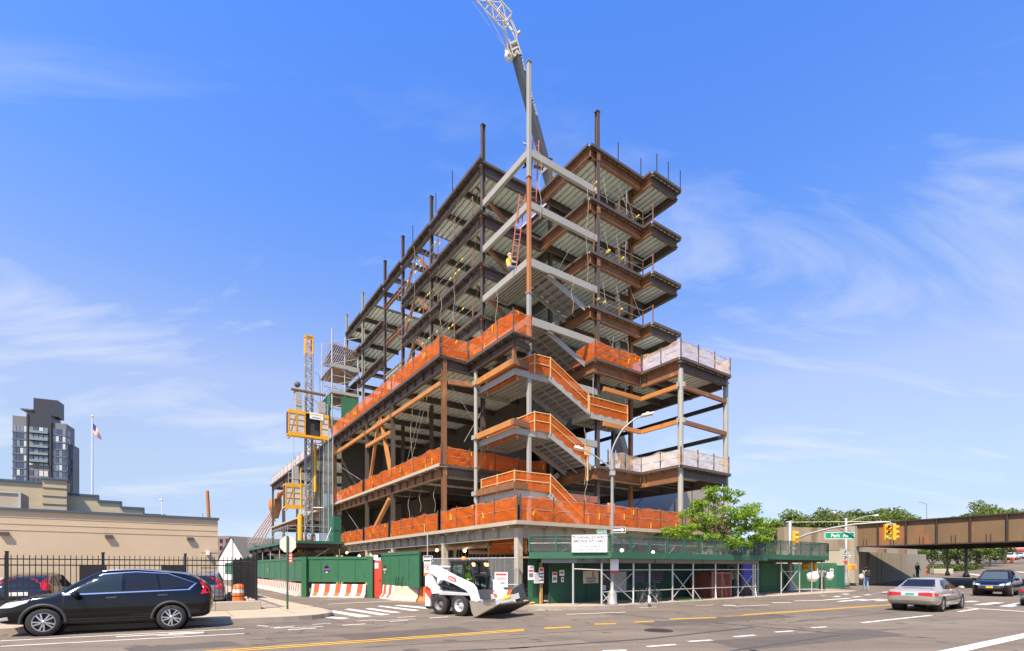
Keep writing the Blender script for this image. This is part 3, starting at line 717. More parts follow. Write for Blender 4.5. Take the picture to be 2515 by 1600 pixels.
# ------------------------------------------------------------------ safety netting, each run a thing of its own hung on posts
def ab_thing(name, label, cat, a, b, z, group=None): return thing(name, label, cat, W(a, b, z), TH, group)
def netting(label, pts, z, h, mat, step=1.9, group='debris netting round the open floors', posts=True, rails=2, sag=.05, pmat=None):
    off = (pts[0][0], pts[0][1], z)
    t = ab_thing('safety_netting', label, 'netting', *off, group=group)
    n = MB(); pm = []
    P = [V((a, b, 0)) for a, b in pts]
    seed = random.uniform(0, 50)
    for p, q in zip(P, P[1:]):
        L = (q-p).length; d = (q-p).normalized(); nr = V((-d.y, d.x, 0)); k = max(2, int(L/.22)); rows = 7
        ns = max(1, round(L/step))
        vs = []
        for i in range(k+1):
            x = L*i/k; ph = (x/L*ns) % 1.0; dip = sag*4*ph*(1-ph)
            for j in range(rows+1):
                w = j/rows
                amp = .25+.5*(.5+.5*math.sin(x*1.3+seed)); off_n = amp*(.04*math.sin(x*4.1+j*1.1+seed)+.035*math.sin(x*9.3-j*1.9+seed*2)+.02*math.sin(x*19+j*2.6))
                c = p+d*x+nr*off_n*(1 if 0 < j < rows else .4)
                vs.append((c.x, c.y, z+.03+(h-dip*(.6+.9*math.sin(x*.9+seed)**2)+.045*math.sin(x*2.3+seed)+.03*math.sin(x*5.7))*w+(1-w)*.03*math.sin(x*4+seed)))
        n.add(vs, [(i*(rows+1)+j, (i+1)*(rows+1)+j, (i+1)*(rows+1)+j+1, i*(rows+1)+j+1) for i in range(k) for j in range(rows)], True)
        for i in range(ns+1):
            c = p+d*(L*i/ns); pm.append(c+nr*.0)
    n.build('net', mat, t, off=off)
    if posts:
        seen = []
        for c in pm:
            if any((c-s).length < .3 for s in seen): continue
            seen.append(c)
            b = MB(); b.box(c.x-.025, c.x+.025, c.y-.025, c.y+.025, z, z+h+.12); b.box(c.x-.07, c.x+.07, c.y-.07, c.y+.07, z-.02, z+.015)
            b.build('post', pmat or BROWN, t, off=off)
    b = MB()
    for p, q in zip(P, P[1:]):
        for r in range(rails): b.tube((p.x, p.y, z+h*(.52+.44*r)), (q.x, q.y, z+h*(.52+.44*r)), .012, 5)
    if rails: b.build('cable', M('wire_light', (.34, .33, .31)), t, off=off)
    y = MB()     # yellow tie tape
    for p, q in zip(P, P[1:]):
        L = (q-p).length; d = (q-p).normalized()
        for i in range(int(L/2.1)+1):
            c = p+d*random.uniform(.1, L-.1); zz = z+random.uniform(.3, h); l = random.uniform(.15, .4); a = random.uniform(-.5, .5)
            nr = V((-d.y, d.x, 0))
            for s in (.09, -.09):
                if True:
                    y.bar(c+nr*s+V((0, 0, zz)), c+nr*s+d*math.sin(a)*l+V((0, 0, zz-l*math.cos(a))), .05, .012, up=nr)
    y.build('tie_tape', YTIE, t, off=off)
    return t
netting('orange netting on the lowest slab along the side street, nearest the corner', [(13.75, 27.3), (13.75, 19.35)], Z1, 1.2, NETO)
netting('orange netting on the lowest slab above the green sidewalk shed and white address board', [(13.9, 19.3), (26.1, 19.3)], Z1, 1.2, NETO)
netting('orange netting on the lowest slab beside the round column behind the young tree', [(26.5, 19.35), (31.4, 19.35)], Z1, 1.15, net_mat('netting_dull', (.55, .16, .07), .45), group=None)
netting('orange netting on the lowest slab between the diagonal brace and the hoist', [(13.8, 50.5), (13.8, 41.9)], Z1, 1.1, NETO)
netting('orange netting on the lowest slab above the concrete V brace', [(13.8, 41.4), (13.8, 36.1)], Z1, 1.15, NETO)
netting('orange netting on the lowest slab between the V brace and the rusty corner column', [(13.78, 35.5), (13.78, 27.8)], Z1, 1.2, NETO)
netting('orange netting on the second slab left of the brown columns by the hoist', [(13.8, 50.6), (13.8, 42.0)], Z2, 1.05, NETO)
netting('orange netting on the second slab along the side street under the inverted V brace', [(13.8, 41.4), (13.8, 27.4)], Z2, 1.1, NETO)
netting('dark orange netting on the second slab turning inward behind the slim round grey column', [(13.9, 27.4), (19.6, 27.4)], Z2, 1.1, NETO)
netting('dark orange netting deep in the second floor behind the grey corner column', [(18.4, 29.2), (21.8, 27.2)], Z2, 1.15, NETO, posts=False)
netting('long orange netting climbing the terrace edge along the side street', [(13.75, 51), (13.75, 27.45)], Z4, 1.2, NETO)
netting('short orange netting across the step in the terrace edge', [(13.8, 27.3), (15.6, 27.3)], Z4, 1.2, NETO)
netting('bright orange netting on the small terrace strip beside the grey corner column', [(15.65, 27.2), (15.65, 22.4), (16.9, 22.4)], Z4, 1.2, NETO)
netting('orange netting on the terrace slab right of the brown stair column', [(21.8, 26.0), (21.8, 22.4), (26.0, 22.4)], Z4, 1.1, NETO)
netting('pale pink netting round the projecting upper terrace', [(26.0, 22.3), (26.0, 19.3), (31.25, 19.3), (31.25, 23.5)], Z4, 1.1, NETP, group='pale netting round the projecting terraces', pmat=DARKM)
netting('pale pink netting round the projecting lower terrace', [(22.9, 22.4), (26.0, 22.4), (26.0, 19.3), (31.1, 19.3)], Z2, 1.05, NETP, group='pale netting round the projecting terraces', pmat=DARKM)
netting('faded pink netting on the roof of the far low block beyond the hoist', [(13.8, 86), (13.8, 58)], Z4, 1.15, NETP, 2.6, group=None)
netting('orange netting on the far low block behind the lower hoist cab', [(13.8, 76), (13.8, 58)], Z1, 1.3, NETO)
# bare guard posts and cables on the upper floors
def guard(label, pts, z, h=1.15, tapes=4):
    off = (pts[0][0], pts[0][1], z); t = ab_thing('guard_cables', label, 'guard rail', *off, group='guard cables on the upper floors')
    P = [V((a, b, 0)) for a, b in pts]; c_ = MB()
    for p, q in zip(P, P[1:]):
        for r in (.5, 1): c_.tube((p.x, p.y, z+h*r*.95), (q.x, q.y, z+h*r*.95), .014, 5)
        L = (q-p).length; k = max(1, round(L/2.6))
        for i in range(k+1):
            c = p+(q-p)*i/k; b = MB(); b.box(c.x-.03, c.x+.03, c.y-.03, c.y+.03, z-.1, z+h); b.build('post', BROWN2, t, off=off)
    c_.build('cable', M('wire_light', (.34, .33, .31)), t, off=off)
    y = MB()
    for i in range(tapes):
        p = P[0]+(P[-1]-P[0])*random.uniform(.05, .95) if len(P) == 2 else P[1]+(P[0]-P[1])*random.uniform(0, 1)
        y.obox((p.x, p.y, z+h*random.choice((.5, .95))), (.04, .16, .02), (.02, 0, .02), (0, .03, .05))
    y.build('tie_tape', YTIE, t, off=off)
nm = {Z5: 'lowest open tower floor', Z6: 'second open tower floor', Z7: 'third open tower floor', Z8: 'top tower floor'}
for z in (Z5, Z6, Z7):
    guard('taped guard cables along the left edge of the %s' % nm[z], [(16.6, 41), (16.6, 28.4)], z, tapes=9)
    guard('guard cables at the right front edge of the %s' % nm[z], [(22.2, 22.95), (26.8, 22.95), (26.8, 22.1)], z, tapes=3)
# top floor: bare stanchions
for i, (a, b) in enumerate(((16.6, 33.8), (16.6, 31.2), (25.2, 22.95), (26.8, 22.5), (28.2, 22.15), (29.6, 22.15))):
    pass
t = ab_thing('guard_posts', 'row of bare thin posts standing on the edge of the top floor', 'guard posts', 16.6, 33.8, Z8)
for (a, b) in ((16.6, 33.8), (16.6, 31.2), (16.6, 38), (24.4, 22.95), (26.6, 22.95), (27.2, 22.1), (28.4, 22.1), (29.7, 22.1), (29.7, 23.6)):
    q = MB(); q.box(a-.025, a+.025, b-.025, b+.025, Z8-.1, Z8+1.3); q.build('post', DARKM, t, off=(16.6, 33.8, Z8))
# netted timber guard rails on the stairs
def stair_guard(label, pts, mat=NETO):
    off = pts[0]; t = ab_thing('stair_guard', label, 'stair guard', *off, group='timber and netting guards on the stairs')
    n = MB(); r = MB()
    P = [V(p) for p in pts]; up = V((0, 0, 1.02))
    for p, q in zip(P, P[1:]):
        d = (q-p); k = max(2, int(d.length/.25)); vs = []
        sd = V((-d.y, d.x, 0)).normalized()
        for i in range(k+1):
            for j in range(5): 
                c = p+d*i/k+up*j/4+sd*(.02+.03*math.sin(i*2.1+j*1.7)); vs.append(tuple(c))
        n.add(vs, [(i*5+j, i*5+5+j, i*5+6+j, i*5+j+1) for i in range(k) for j in range(4)], True)
        for f in (.52, 1.0): r.bar(p+up*f, q+up*f, .03, .045)
    n.build('net', mat, t, off=off); r.build('rail', WOOD, t, off=off)
    for i, p in enumerate(P):
        b = MB(); b.bar(p-V((0, 0, .1)), p+up*1.05, .055, .055); b.build('post', WOOD, t, off=off)
    return t
for zm, zf, w in ((13.15, Z3, 'upper'), (9.85, Z2, 'middle'), (6.35, Z1, 'lowest')):
    z = zm-.1; pl = [(17.4, 22.78, z), (18.5, 22.7, z), (21.5, 22.7, zf+.1)]
    if w == 'lowest': pl = [(16.05, 26.4, z), (16.05, 24.6, z), (16.05, 22.85, z)]+pl[1:]
    else: pl = [(16.5, 26.4, z-.45), (16.5, 23.2, z-.45)]+pl
    stair_guard('wood and orange netting guard round the %s stair landing and down its flight' % w, pl)
stair_guard('wood and orange netting guard on the short hung landing right of the stairs', [(21.6, 22.7, Z3), (25.0, 22.7, Z3), (25.0, 24.2, Z3)])
# bright rail sections seen inside the ground storey behind the chain link gate
stair_guard('orange netting on yellow posts hung under the lowest slab behind the chain link gate', [(15.2, 24.2, 2.65), (15.2, 20.6, 2.65)])
t = ab_thing('plywood_board', 'pale plywood board nailed to a post under the grey stair beam', 'board', 21.3, 22.65, 9.4)
m = MB(); m.box(21.1, 21.65, 22.6, 22.63, 8.75, 9.3); m.build('panel', WOOD, t, off=(21.3, 22.65, 9.4)); m = MB(); m.bar((21.4, 22.66, 7.2), (21.4, 22.66, 9.1), .07, .07); m.build('post', WOOD, t, off=(21.3, 22.65, 9.4))
t = ab_thing('plywood_board', 'pale plywood board on a post at the foot of the lowest stair flight', 'board', 21.0, 20.4, 5.0)
m = MB(); m.box(20.75, 21.3, 20.3, 20.33, 5.0, 5.55); m.build('panel', WOOD, t, off=(21.0, 20.4, 5.0)); m = MB(); m.bar((21.0, 20.36, 4.05), (21.0, 20.36, 5.1), .07, .07); m.build('post', WOOD, t, off=(21.0, 20.4, 5.0))
# ladders
def ladder(label, P, Q, w=.34, mat=None):
    t = thing('ladder', label, 'ladder', P); off = P; P = V(P); Q = V(Q); sd = V((1, .15, 0)).normalized()*w/2; m = MB(); n = int((Q-P).length/.32)
    m.bar(P-sd, Q-sd, .03, .06, up=sd); m.bar(P+sd, Q+sd, .03, .06, up=sd); m.build('rail', mat, t, off=off)
    m = MB()
    for i in range(1, n): c = P+(Q-P)*i/n; m.tube(c-sd, c+sd, .014, 6)
    m.build('rung', SILVER, t, off=off)
LADM = M('ladder_red', (.50, .10, .05), .5)
ladder('red ladder leaning up from the grey stair landing beside the rust column', tuple(W(16.9, 24.2, 19.5)), tuple(W(17.25, 23.75, 23.7)), mat=LADM)
ladder('red ladder tied behind the top length of the grey corner column', tuple(W(17.75, 23.4, 23.2)), tuple(W(17.9, 23.3, 26.9)), mat=LADM)
# work lamps
for i, (u, v, Y, lb) in enumerate(((1141, 1353, 31, 'lit bulb hanging inside the ground storey above the loader cab'), (1073, 1352, 33, 'lit bulb hanging beside the concrete column left of the loader'), (1023, 1361, 35, 'lit bulb hanging behind the green fence near the one way sign'), (882, 1366, 44, 'lit bulb hanging low behind the green fence, leftmost of the bulbs'), (852, 1358, 46, 'bright work lamp hanging under the slab left of the V brace'), (1527, 1352, 27, 'lit work lamp under the slab behind the shed parapet'), (1604, 1357, 28, 'small lit work lamp under the slab behind the shed parapet, near the tree'))):
    p = V(((u-CX)/F*Y, Y, H+(HV-v)/F*Y)); t = thing('work_lamp', lb, 'lamp', p, group='work lamps in the ground storey')
    m = MB(); m.sphere((0, 0, 0), .09, 10, 8); m.build('bulb', emis('lit_bulb', (1, .83, .5), 9), t); m = MB(); m.tube((0, 0, .08), (0, 0, .6), .02, 6); m.build('cord', BLACK, t)
# ------------------------------------------------------------------ hoist: lattice mast and two yellow cabs
def lattice(mb, P, Q, w, bay, r, up=None, taper=1.0):
    P = V(P); Q = V(Q); d = (Q-P).normalized(); a = (V(up) if up else d.orthogonal()).normalized(); a = (a-d*a.dot(d)).normalized(); b = d.cross(a)
    n = max(1, int((Q-P).length/bay)); cs = [(1,1),(1,-1),(-1,-1),(-1,1)]
    def pt(i, k):
        ww = w/2*(1+(taper-1)*i/n); return P+(Q-P)*i/n+a*cs[k][0]*ww+b*cs[k][1]*ww
    for k in range(4):
        mb.tube(pt(0, k), pt(n, k), r, 6)
        for i in range(n):
            mb.tube(pt(i, k), pt(i, (k+1) % 4), r*.55, 5, caps=False)
            mb.tube(pt(i, k), pt(i+1, (k+1) % 4), r*.55, 5, caps=False) if (i+k) % 2 else mb.tube(pt(i, (k+1) % 4), pt(i+1, k), r*.55, 5, caps=False)
MA, MBB = 12.2, 54.0
mast = ab_thing('hoist_mast', 'tall grey lattice hoist mast with yellow tip beside the building', 'hoist mast', MA, MBB, .15)
m = MB(); lattice(m, (MA, MBB, .15), (MA, MBB, 23.6), .62, .75, .06, up=(1, 0, 0)); m.build('lattice', M('mast_steel', (.30, .30, .30), .5, .4), mast, off=(MA, MBB, .15))
m = MB(); lattice(m, (MA, MBB, 23.62), (MA, MBB, 25.4), .66, .6, .065, up=(1, 0, 0)); m.box(MA-.4, MA+.4, MBB-.4, MBB+.4, 25.4, 25.5); m.build('mast_tip', YEL, mast, off=(MA, MBB, .15))
for z in (8.0, 14.6): 
    m = MB(); m.tube((MA+.3, MBB-.3, z), (14, MBB-1, z), .05, 6); m.tube((MA+.3, MBB+.3, z), (14, MBB+1, z), .05, 6); m.build('wall_tie', SILVER, mast, off=(MA, MBB, .15))
m = MB(); m.tube((MA-1.0, MBB-.9, 3.4), (MA-1.0, MBB-.9, 7.2), .26, 14); m.tube((MA-.95, MBB-.9, 7.2), (MA-.95, MBB-.9, 11.8), .05, 8); m.tube((MA+.55, MBB-.3, 9.6), (MA+.55, MBB-.3, 14.5), .16, 8); m.build('cable_bin', YEL, mast, off=(MA, MBB, .15))
m = MB(); m.path([(MA+.6, MBB, 22), (MA+1.0, MBB-.3, 21.6), (MA+1.1, MBB-.3, 18), (MA+.8, MBB-.3, 17.4)], .02, 5); m.tube((MA-1.6, MBB-.9, 14.8), (MA-1.6, MBB-.9, 8), .012, 5); m.build('cable', BLACK, mast, off=(MA, MBB, .15))
PANEL = M('hoist_mesh_panel', (.52, .50, .46), .6, .1, .08, 3)
def hoist_cab(label, a0, a1, b0, b1, z0, front, open_side):
    off = ((a0+a1)/2, (b0+b1)/2, z0); t = ab_thing('hoist_cab', label, 'hoist cab', *off, group=None)
    z1 = z0+2.4
    m = MB()
    m.box(a0, a1, b0, b1, z0, z0+.12); m.box(a0, a1, b0, b1, z1-.12, z1); m.box(a0, a0+(a1-a0)*.42, b0-.02, b0-.001, z1-.34, z1); m.box(a1-(a1-a0)*.22, a1, b0-.02, b0-.001, z1-.34, z1); m.box(a0, a0+(a1-a0)*.42, b0-.02, b0-.001, z0, z0+.26); m.box(a1-(a1-a0)*.22, a1, b0-.02, b0-.001, z0, z0+.26)
    for a in (a0+.05, a1-.05):
        for b in (b0+.05, b1-.05): m.box(a-.05, a+.05, b-.05, b+.05, z0+.121, z1-.121)
    m.box(a0, a1, b0-.03, b0+.02, z0-.12, z0+.0); m.box(a0+.1, a0+.25, b0-.05, b1, z0-.25, z0-.121); m.box(a1-.5, a1-.35, b0-.05, b1, z0-.25, z0-.121)
    L = a1-a0
    fr = [a0+.1, a0+L*.22, a0+L*.42] if open_side else [a0+.1, a0+L*.24, a0+L*.56]
    for a in (a0+L*.205, a0+L*.405, a1-L*.2): m.box(a-.05, a+.05, b0-.01, b0+.05, z0+.121, z1-.121)
    for z in (z0+.95, z0+1.5): m.box(a0+.1, a0+L*.40, b0-.012, b0+.03, z, z+.05); m.box(a1-L*.2, a1-.1, b0-.012, b0+.03, z, z+.05)
    m.bar((a0+.15, b0-.005, z0+.25), (a0+L*.19, b0-.005, z1-.3), .03, .03, up=(0, 1, 0))
    if not open_side: m.bar((a0+L*.44, b0-.005, z0+.25), (a1-L*.24, b0-.005, z1-.3), .035, .035, up=(0, 1, 0)); m.box(a0+L*.42, a1-L*.22, b0-.012, b0+.03, z0+.9, z0+.95); m.box(a1-1.5, a1-1.1, b0-.3, b0-.02, z0+.9, z0+1.15)
    m.build('frame', YEL, t, off=off)
    for x0, x1 in ((a0+.1, a0+L*.185), (a0+L*.225, a0+L*.385), (a1-L*.18, a1-.1)):
        p = MB(); p.box(x0, x1, b0+.031, b0+.05, z0+.14, z1-.14); p.build('panel', PANEL, t, off=off)
    p = MB()
    if open_side: p.box(a0+L*.425, a1-L*.22, b0+.3, b0+.34, z0+.14, z1-.14)
    else: p.box(a0+L*.425, a1-L*.22, b0+.031, b0+.05, z0+.14, z1-.14)
    p.build('door' if open_side else 'panel', DARKM if open_side else PANEL, t, off=off)
    p = MB(); p.box(a0-.005, a0+.02, b0+.1, b1-.1, z0+.14, z1-.14); p.build('end_panel', NETG if False else DARKM, t, off=off)
    p = MB(); p.box(a1-.02, a1+.005, b0+.1, b1-.1, z0+.14, z1-.14); p.box(a0+.1, a1-.1, b1-.03, b1, z0+.14, z1-.14); p.build('back_panel', DARKM, t, off=off)
    r = MB()
    for a in (a0+.3, a0+L*.38, a0+L*.7, a1-.1): r.tube((a, b0+.1, z1), (a, b0+.1, z1+1.1), .025, 6)
    for z in (.55, 1.1): r.tube((a0+.3, b0+.1, z1+z), (a1-.1, b0+.1, z1+z), .025, 6); r.tube((a1-.1, b0+.1, z1+z), (a1-.1, b1, z1+z), .025, 6)
    r.build('guard_rail', SILVER, t, off=off)
    for q_ in ((a0+.75, a0+1.3, b0+.3, b0+.8, z1+.002, z1+1.9), (a1-.85, a1-.2, b0+.4, b0+.9, z1+.002, z1+1.4)): r = MB(); r.box(*q_); r.build('drive_box', M('box_grey', (.33, .33, .33), .6), t, off=off)
    if open_side:
        r = MB(); r.box(a0+.4, a1-.1, b0+.5, b0+1.1, z1+2.2, z1+2.3); r.bar((a0+1.6, b0+.6, z1+2.2), (a1-.8, b0+.6, z1+1.2), .05, .05); r.tube((a0+.85, b0+.8, z1+1.9), (a0+.85, b0+.8, z1+2.2), .2, 8); r.build('top_beam', PLYW, t, off=off)
        r = MB(); r.lathe((a0+.95, b0+.5, z1+2.75), [(0, 0), (.28, 0), (.28, .25), (0, .25)], 14, (0, 1, 0)); r.build('sheave', M('sheave_grey', (.10, .10, .095), .7), t, off=off)
        s = MB(); s.box(a0+L*.52, a0+L*.86, b0-.05, b0-.02, z1-.62, z1+.02); sg = s.build('sign', WHITE, t, off=off)
        for tx_, dz, sz, mt_ in (('CHAMPION', -.17, .24, YEL), ('elevators', -.44, .22, BLACK)):
            text_mesh(tx_, sz, mt_, parent=sg, mtx=face_mtx((a0+L*.69-off[0], b0-.056-off[1], z1+dz-off[2]), (1, 0, 0), (0, 0, 1)))
    return t
hoist_cab('upper yellow hoist cab with dark open doorway and white sign', 9.95, 13.75, 52.4, 53.5, 14.9, True, True)
hoist_cab('lower yellow hoist cab behind the mast with grey panels and no sign', 10.1, 13.85, 54.6, 55.9, 8.0, True, False)
# ------------------------------------------------------------------ green loading platform under the hoist
PO = (9.2, 47, 0)
t = ab_thing('loading_platform', 'green edged loading platform on pipe posts under the hoist', 'platform', *PO)
m = MB(); m.box(8.8, 13.6, 46.5, 72, 4.0, 4.1); m.box(8.8, 8.86, 46.5, 72, 4.101, 4.24); m.box(8.86, 13.6, 46.5, 46.56, 4.101, 4.24); m.build('deck', GREEN_D, t, off=PO)
m = MB()
for b in (47, 52, 57, 62, 67, 71): m.ibeam((8.9, b, 4.0), (13.5, b, 4.0), .35, .15)
m.ibeam((9.2, 46.7, 3.99), (9.2, 71.8, 3.99), .4, .15); m.build('beams', BROWN, t, off=PO)
for b in (47, 52, 57, 62, 67, 71):
    for a in (9.1, 13.3): m = MB(); m.tube((a, b, 0), (a, b, 3.6), .045, 8); m.build('post', SILVER, t, off=PO)
for P_, Q_ in (((9.1, 52, 1.2), (13.3, 52, 3.5)), ((9.3, 47.2, 1.5), (12.4, 47.1, 3.6))): m = MB(); m.tube(P_, Q_, .032, 6); m.build('brace', SILVER, t, off=PO)
m = MB()
for i in range(26): m.tube((8.86, 47+i, 4.4), (8.86, 47+i, 5.6), .02, 5)
for z in (4.9, 5.5): m.tube((8.86, 46.6, z), (8.86, 72, z), .02, 5); m.tube((8.86, 46.6, z), (12.5, 46.6, z), .02, 5)
m.build('railing', SILVER, t, off=PO)
t = ab_thing('plywood_gate', 'dark green plywood box standing on the slab edge right of the hoist mast', 'gate box', 13.6, 49.5, 4.1)
m = MB(); m.box(13.0, 13.7, 47.9, 49.5, 4.1, 6.7); m.box(12.97, 13.73, 47.87, 49.53, 5.35, 5.42); m.build('panel', GREEN_D, t, off=(13.6, 49.5, 4.1)); m = MB(); m.tube((12.4, 48.4, 4.2), (13.0, 48.6, 5.6), .04, 6); m.build('prop', SILVER, t, off=(13.6, 49.5, 4.1))
t = ab_thing('plywood_gate', 'narrow green plywood panel on the second slab beside the rusty column', 'gate panel', 13.7, 51.4, Z2)
m = MB(); m.box(13.55, 13.62, 51.3, 52.3, Z2-.3, Z2+2.2); m.box(13.5, 13.55, 51.75, 51.85, Z2-.3, Z2+2.2); m.build('panel', GREEN, t, off=(13.7, 51.4, Z2))
t = ab_thing('mesh_screen', 'dark grey mesh screen hung on pipes between the hoist and the rusty column', 'screen', 13.7, 52, Z1)
m = MB(); m.box(13.4, 13.42, 49.4, 54.4, Z1+.2, Z4-.5); m.build('mesh', NETG, t, off=(13.7, 52, Z1))
for b in (49.4, 51.0, 52.8, 54.4): q = MB(); q.tube((13.36, b, Z1-.1), (13.36, b, Z4), .035, 6); q.build('pipe', SILVER, t, off=(13.7, 52, Z1))
t = ab_thing('lumber_stack', 'pale lumber piled on top behind the long green fence', 'lumber', 12.3, 44, 0)
m = MB()
for i in range(9): m.obox((12.4+random.uniform(-.3, .3), 43.0+random.uniform(-.6, .6), 2.45+.06*(i % 4)), (.06, .0, .0), (.15*random.uniform(-1, 1), 1.9, .08*random.uniform(-1, 1)), (0, 0, .03))
m.build('planks', M('fresh_lumber', (.62, .50, .33), .8, 0, .2, 3), t, off=(12.3, 44, 0)); m = MB(); m.box(12.2, 12.35, 44, 44.1, .0, 2.95); m.box(12.2, 12.35, 42.6, 42.7, 0, 2.9); m.build('post', WOOD, t, off=(12.3, 44, 0))
# ------------------------------------------------------------------ scaffold stair tower on the roof
SO = (14.3, 53.2, Z4)
t = ab_thing('scaffold_tower', 'silver pipe scaffold stair tower with green panels on the terrace', 'scaffold', *SO)
m = MB()
A0, A1, B0, B1 = 14.3, 17.0, 53.2, 57.2
for a, zt in ((A0, 26.6), (A1, 24.6)):
    for b in (B0, B1): m.tube((a, b, Z4), (a, b, zt), .07 if b == B0 else .05, 8)
m.tube((15.6, B0, Z4), (15.6, B0, 26.0), .05, 8)
for k in range(10):
    z = Z4+.4+k*1.12
    m.tube((A0, B0, z), (A1, B0, z), .032, 6); m.tube((A0, B1, z), (A1, B1, z), .03, 6); m.tube((A0, B0, z), (A0, B1, z), .03, 6); m.tube((A1, B0, z), (A1, B1, z), .03, 6)
    if k % 2: m.tube((A0, B0, z), (A1, B0, z+1.12), .035, 6); m.tube((A0, B0, z), (A0, B1, z+1.12), .03, 6)
    else: m.tube((A1, B0, z), (A0, B0, z+1.12), .035, 6); m.tube((A0, B1, z), (A0, B0, z+1.12), .03, 6)
m.build('pipe_frame', SILVER, t, off=SO)
m = MB()
for z in (Z4+2.6, Z4+5.2, Z4+7.8): m.box(A0-.15, A1+.05, B0-.1, B1+.2, z, z+.06)
for i in range(13): m.obox((A0+.2+i*.2, (B0+B1)/2, 24.6-.02*i), (.07, 0, 0), (0, 2.3, -.35), (0, .01, .03))
m.build('plank_deck', PLYW, t, off=SO)
m = MB(); m.box(15.2, A1, B0-.16, B0-.12, Z4+2.7, Z4+5.0); m.box(15.2, A1, B0-.16, B0-.12, Z4-.0, Z4+1.6); m.box(A0-.14, A0-.1, B0+.2, B1, Z4+2.7, Z4+5.1); m.build('green_panel', GREEN, t, off=SO)
m = MB(); m.box(A0-.2, A1+.1, B0-.22, B0-.17, Z4+5.2, Z4+5.5); m.box(A0-.2, A1+.1, B0-.22, B0-.17, Z4+7.9, Z4+8.3); m.box(A0-.2, A1+.1, B0-.22, B0-.17, Z4+2.4, Z4+2.68); m.build('fascia', GREYP, t, off=SO)
# ------------------------------------------------------------------ crane behind the building
CRW = M('crane_white', (.66, .62, .54), .5, 0, .15, 2, stain=(.30, .18, .10), sthr=.63, sscale=2)
CRG = M('crane_grey', (.085, .09, .092), .45, 0, .12, 2)
B0c = V((21.4, 77, 3.2)); T2 = V(((1266-CX)/F*58, 58, H+(HV-128)/F*58))
cr = thing('mobile_crane', 'mobile crane with grey telescopic boom and white lattice jib rising behind the frame', 'crane', (21.4, 78, 0))
off = (21.4, 78, 0)
bd = (T2-B0c).normalized(); bL = (T2-B0c).length; bx = V((1, 0, 0)); bx = (bx-bd*bx.dot(bd)).normalized(); by = bd.cross(bx); bx0, by0 = bx, by; ph = R(42); bx, by = bx0*math.cos(ph)+by0*math.sin(ph), by0*math.cos(ph)-bx0*math.sin(ph)
for i, (s0, s1, w) in enumerate(((0, .40, 1.40), (.40, .62, 1.26), (.62, .82, 1.12), (.82, 1.0, .98))):
    m = MB(); P, Q = B0c+bd*bL*s0, B0c+bd*bL*s1
    w2 = w*.78
    for dx, dy, ww, hh in ((0, 0, w2, w2*1.25), ):
        m.prism([(-w2/2, -hh*.45), (-w2*.42, -hh*.5), (w2*.42, -hh*.5), (w2/2, -hh*.45), (w2/2, hh/2), (-w2/2, hh/2)], P, bx, by, Q-P)
    o = m.build('boom_section', CRG, cr, off=off)
    k = MB(); k.prism([(-w2*.54, -w2*.68), (w2*.54, -w2*.68), (w2*.54, w2*.68), (-w2*.54, w2*.68)], Q-bd*.5, bx, by, bd*.35); k.build('collar', CRW, o, off=off)
    for vt in (152, 262, 425):
        f_ = lambda q: HV-(q.z-H)*F/q.y
        lo_, hi_ = 0.0, 1.0
        for _ in range(40):
            md = (lo_+hi_)/2
            if f_(B0c+bd*bL*md) > vt: lo_ = md
            else: hi_ = md
        if s0 <= lo_ < s1:
            c = B0c+bd*bL*lo_
            text_mesh('BAY CRANE', .44, WHITE, parent=o, mtx=face_mtx(c+bx*w2*.22-by*(w2*.625+.02)-V(off), -bd, bx))
bx, by = bx0, by0
# boom head
m = MB()
for k_ in (-.42, .42): m.obox(T2+bd*.3+bx*k_, bx*.05, by*.6, bd*.75)
for k_ in (-.5, .1, .7): m.obox(T2+bd*k_, bx*.42, by*.5, bd*.09)
m.obox(T2+bd*.35-bx*.75, bx*.05, by*.4, bd*.5); m.obox(T2+bd*.1-bx*.6, bx*.22, by*.3, bd*.12)
m.lathe(T2-bx*.85-bd*.25-by*.3, [(.2, 0), (.55, 0), (.55, .14), (.2, .14)], 14, by); m.lathe(T2-bx*.7+bd*.5+by*.3, [(.15, 0), (.42, 0), (.42, .14), (.15, .14)], 14, by)
m.build('boom_head', CRW, cr, off=off)
# jib: kinked lattice
J1 = T2+bd*1.0; 
def px(u, v, Y): return V(((u-CX)/F*Y, Y, H+(HV-v)/F*Y))
J2 = px(1245, 58, 57.2); J3 = px(1178, -22, 56)
m = MB(); lattice(m, J2+V((.1, 0, .2)), J3, 1.15, 1.0, .085, up=(0, 1, 0))
for s in ((.5, .3), (.5, -.3), (-.5, .3), (-.5, -.3)):
    m.tube(T2+bd*1.0+bx*s[0]+V((0, s[1], 0)), J2+V((s[0]*.9-.1, s[1]*1.4, .1)), .075, 6)
m.tube(T2+bd*1.2+bx*.5, px(1271, 84, 57.5), .08, 6); m.tube(px(1271, 84, 57.5), px(1277, 79, 57.5), .16, 8); m.tube(px(1271, 84, 57.5), J2+V((.5, 0, .5)), .05, 6)
m.path([px(1258, 76, 57), px(1238, 52, 57), px(1226, 38, 57)], .12, 6); m.build('jib', CRW, cr, off=off)
m = MB(); m.tube(px(1241, 118, 57.5), px(1230, 92, 57), .05, 6); m.tube(px(1230, 92, 57), px(1182, 10, 56), .022, 5); m.tube(T2+bd*.5-bx*.9, J3-V((.8, 0, 1.2)), .02, 5); m.build('pendant_line', CRW, cr, off=off)
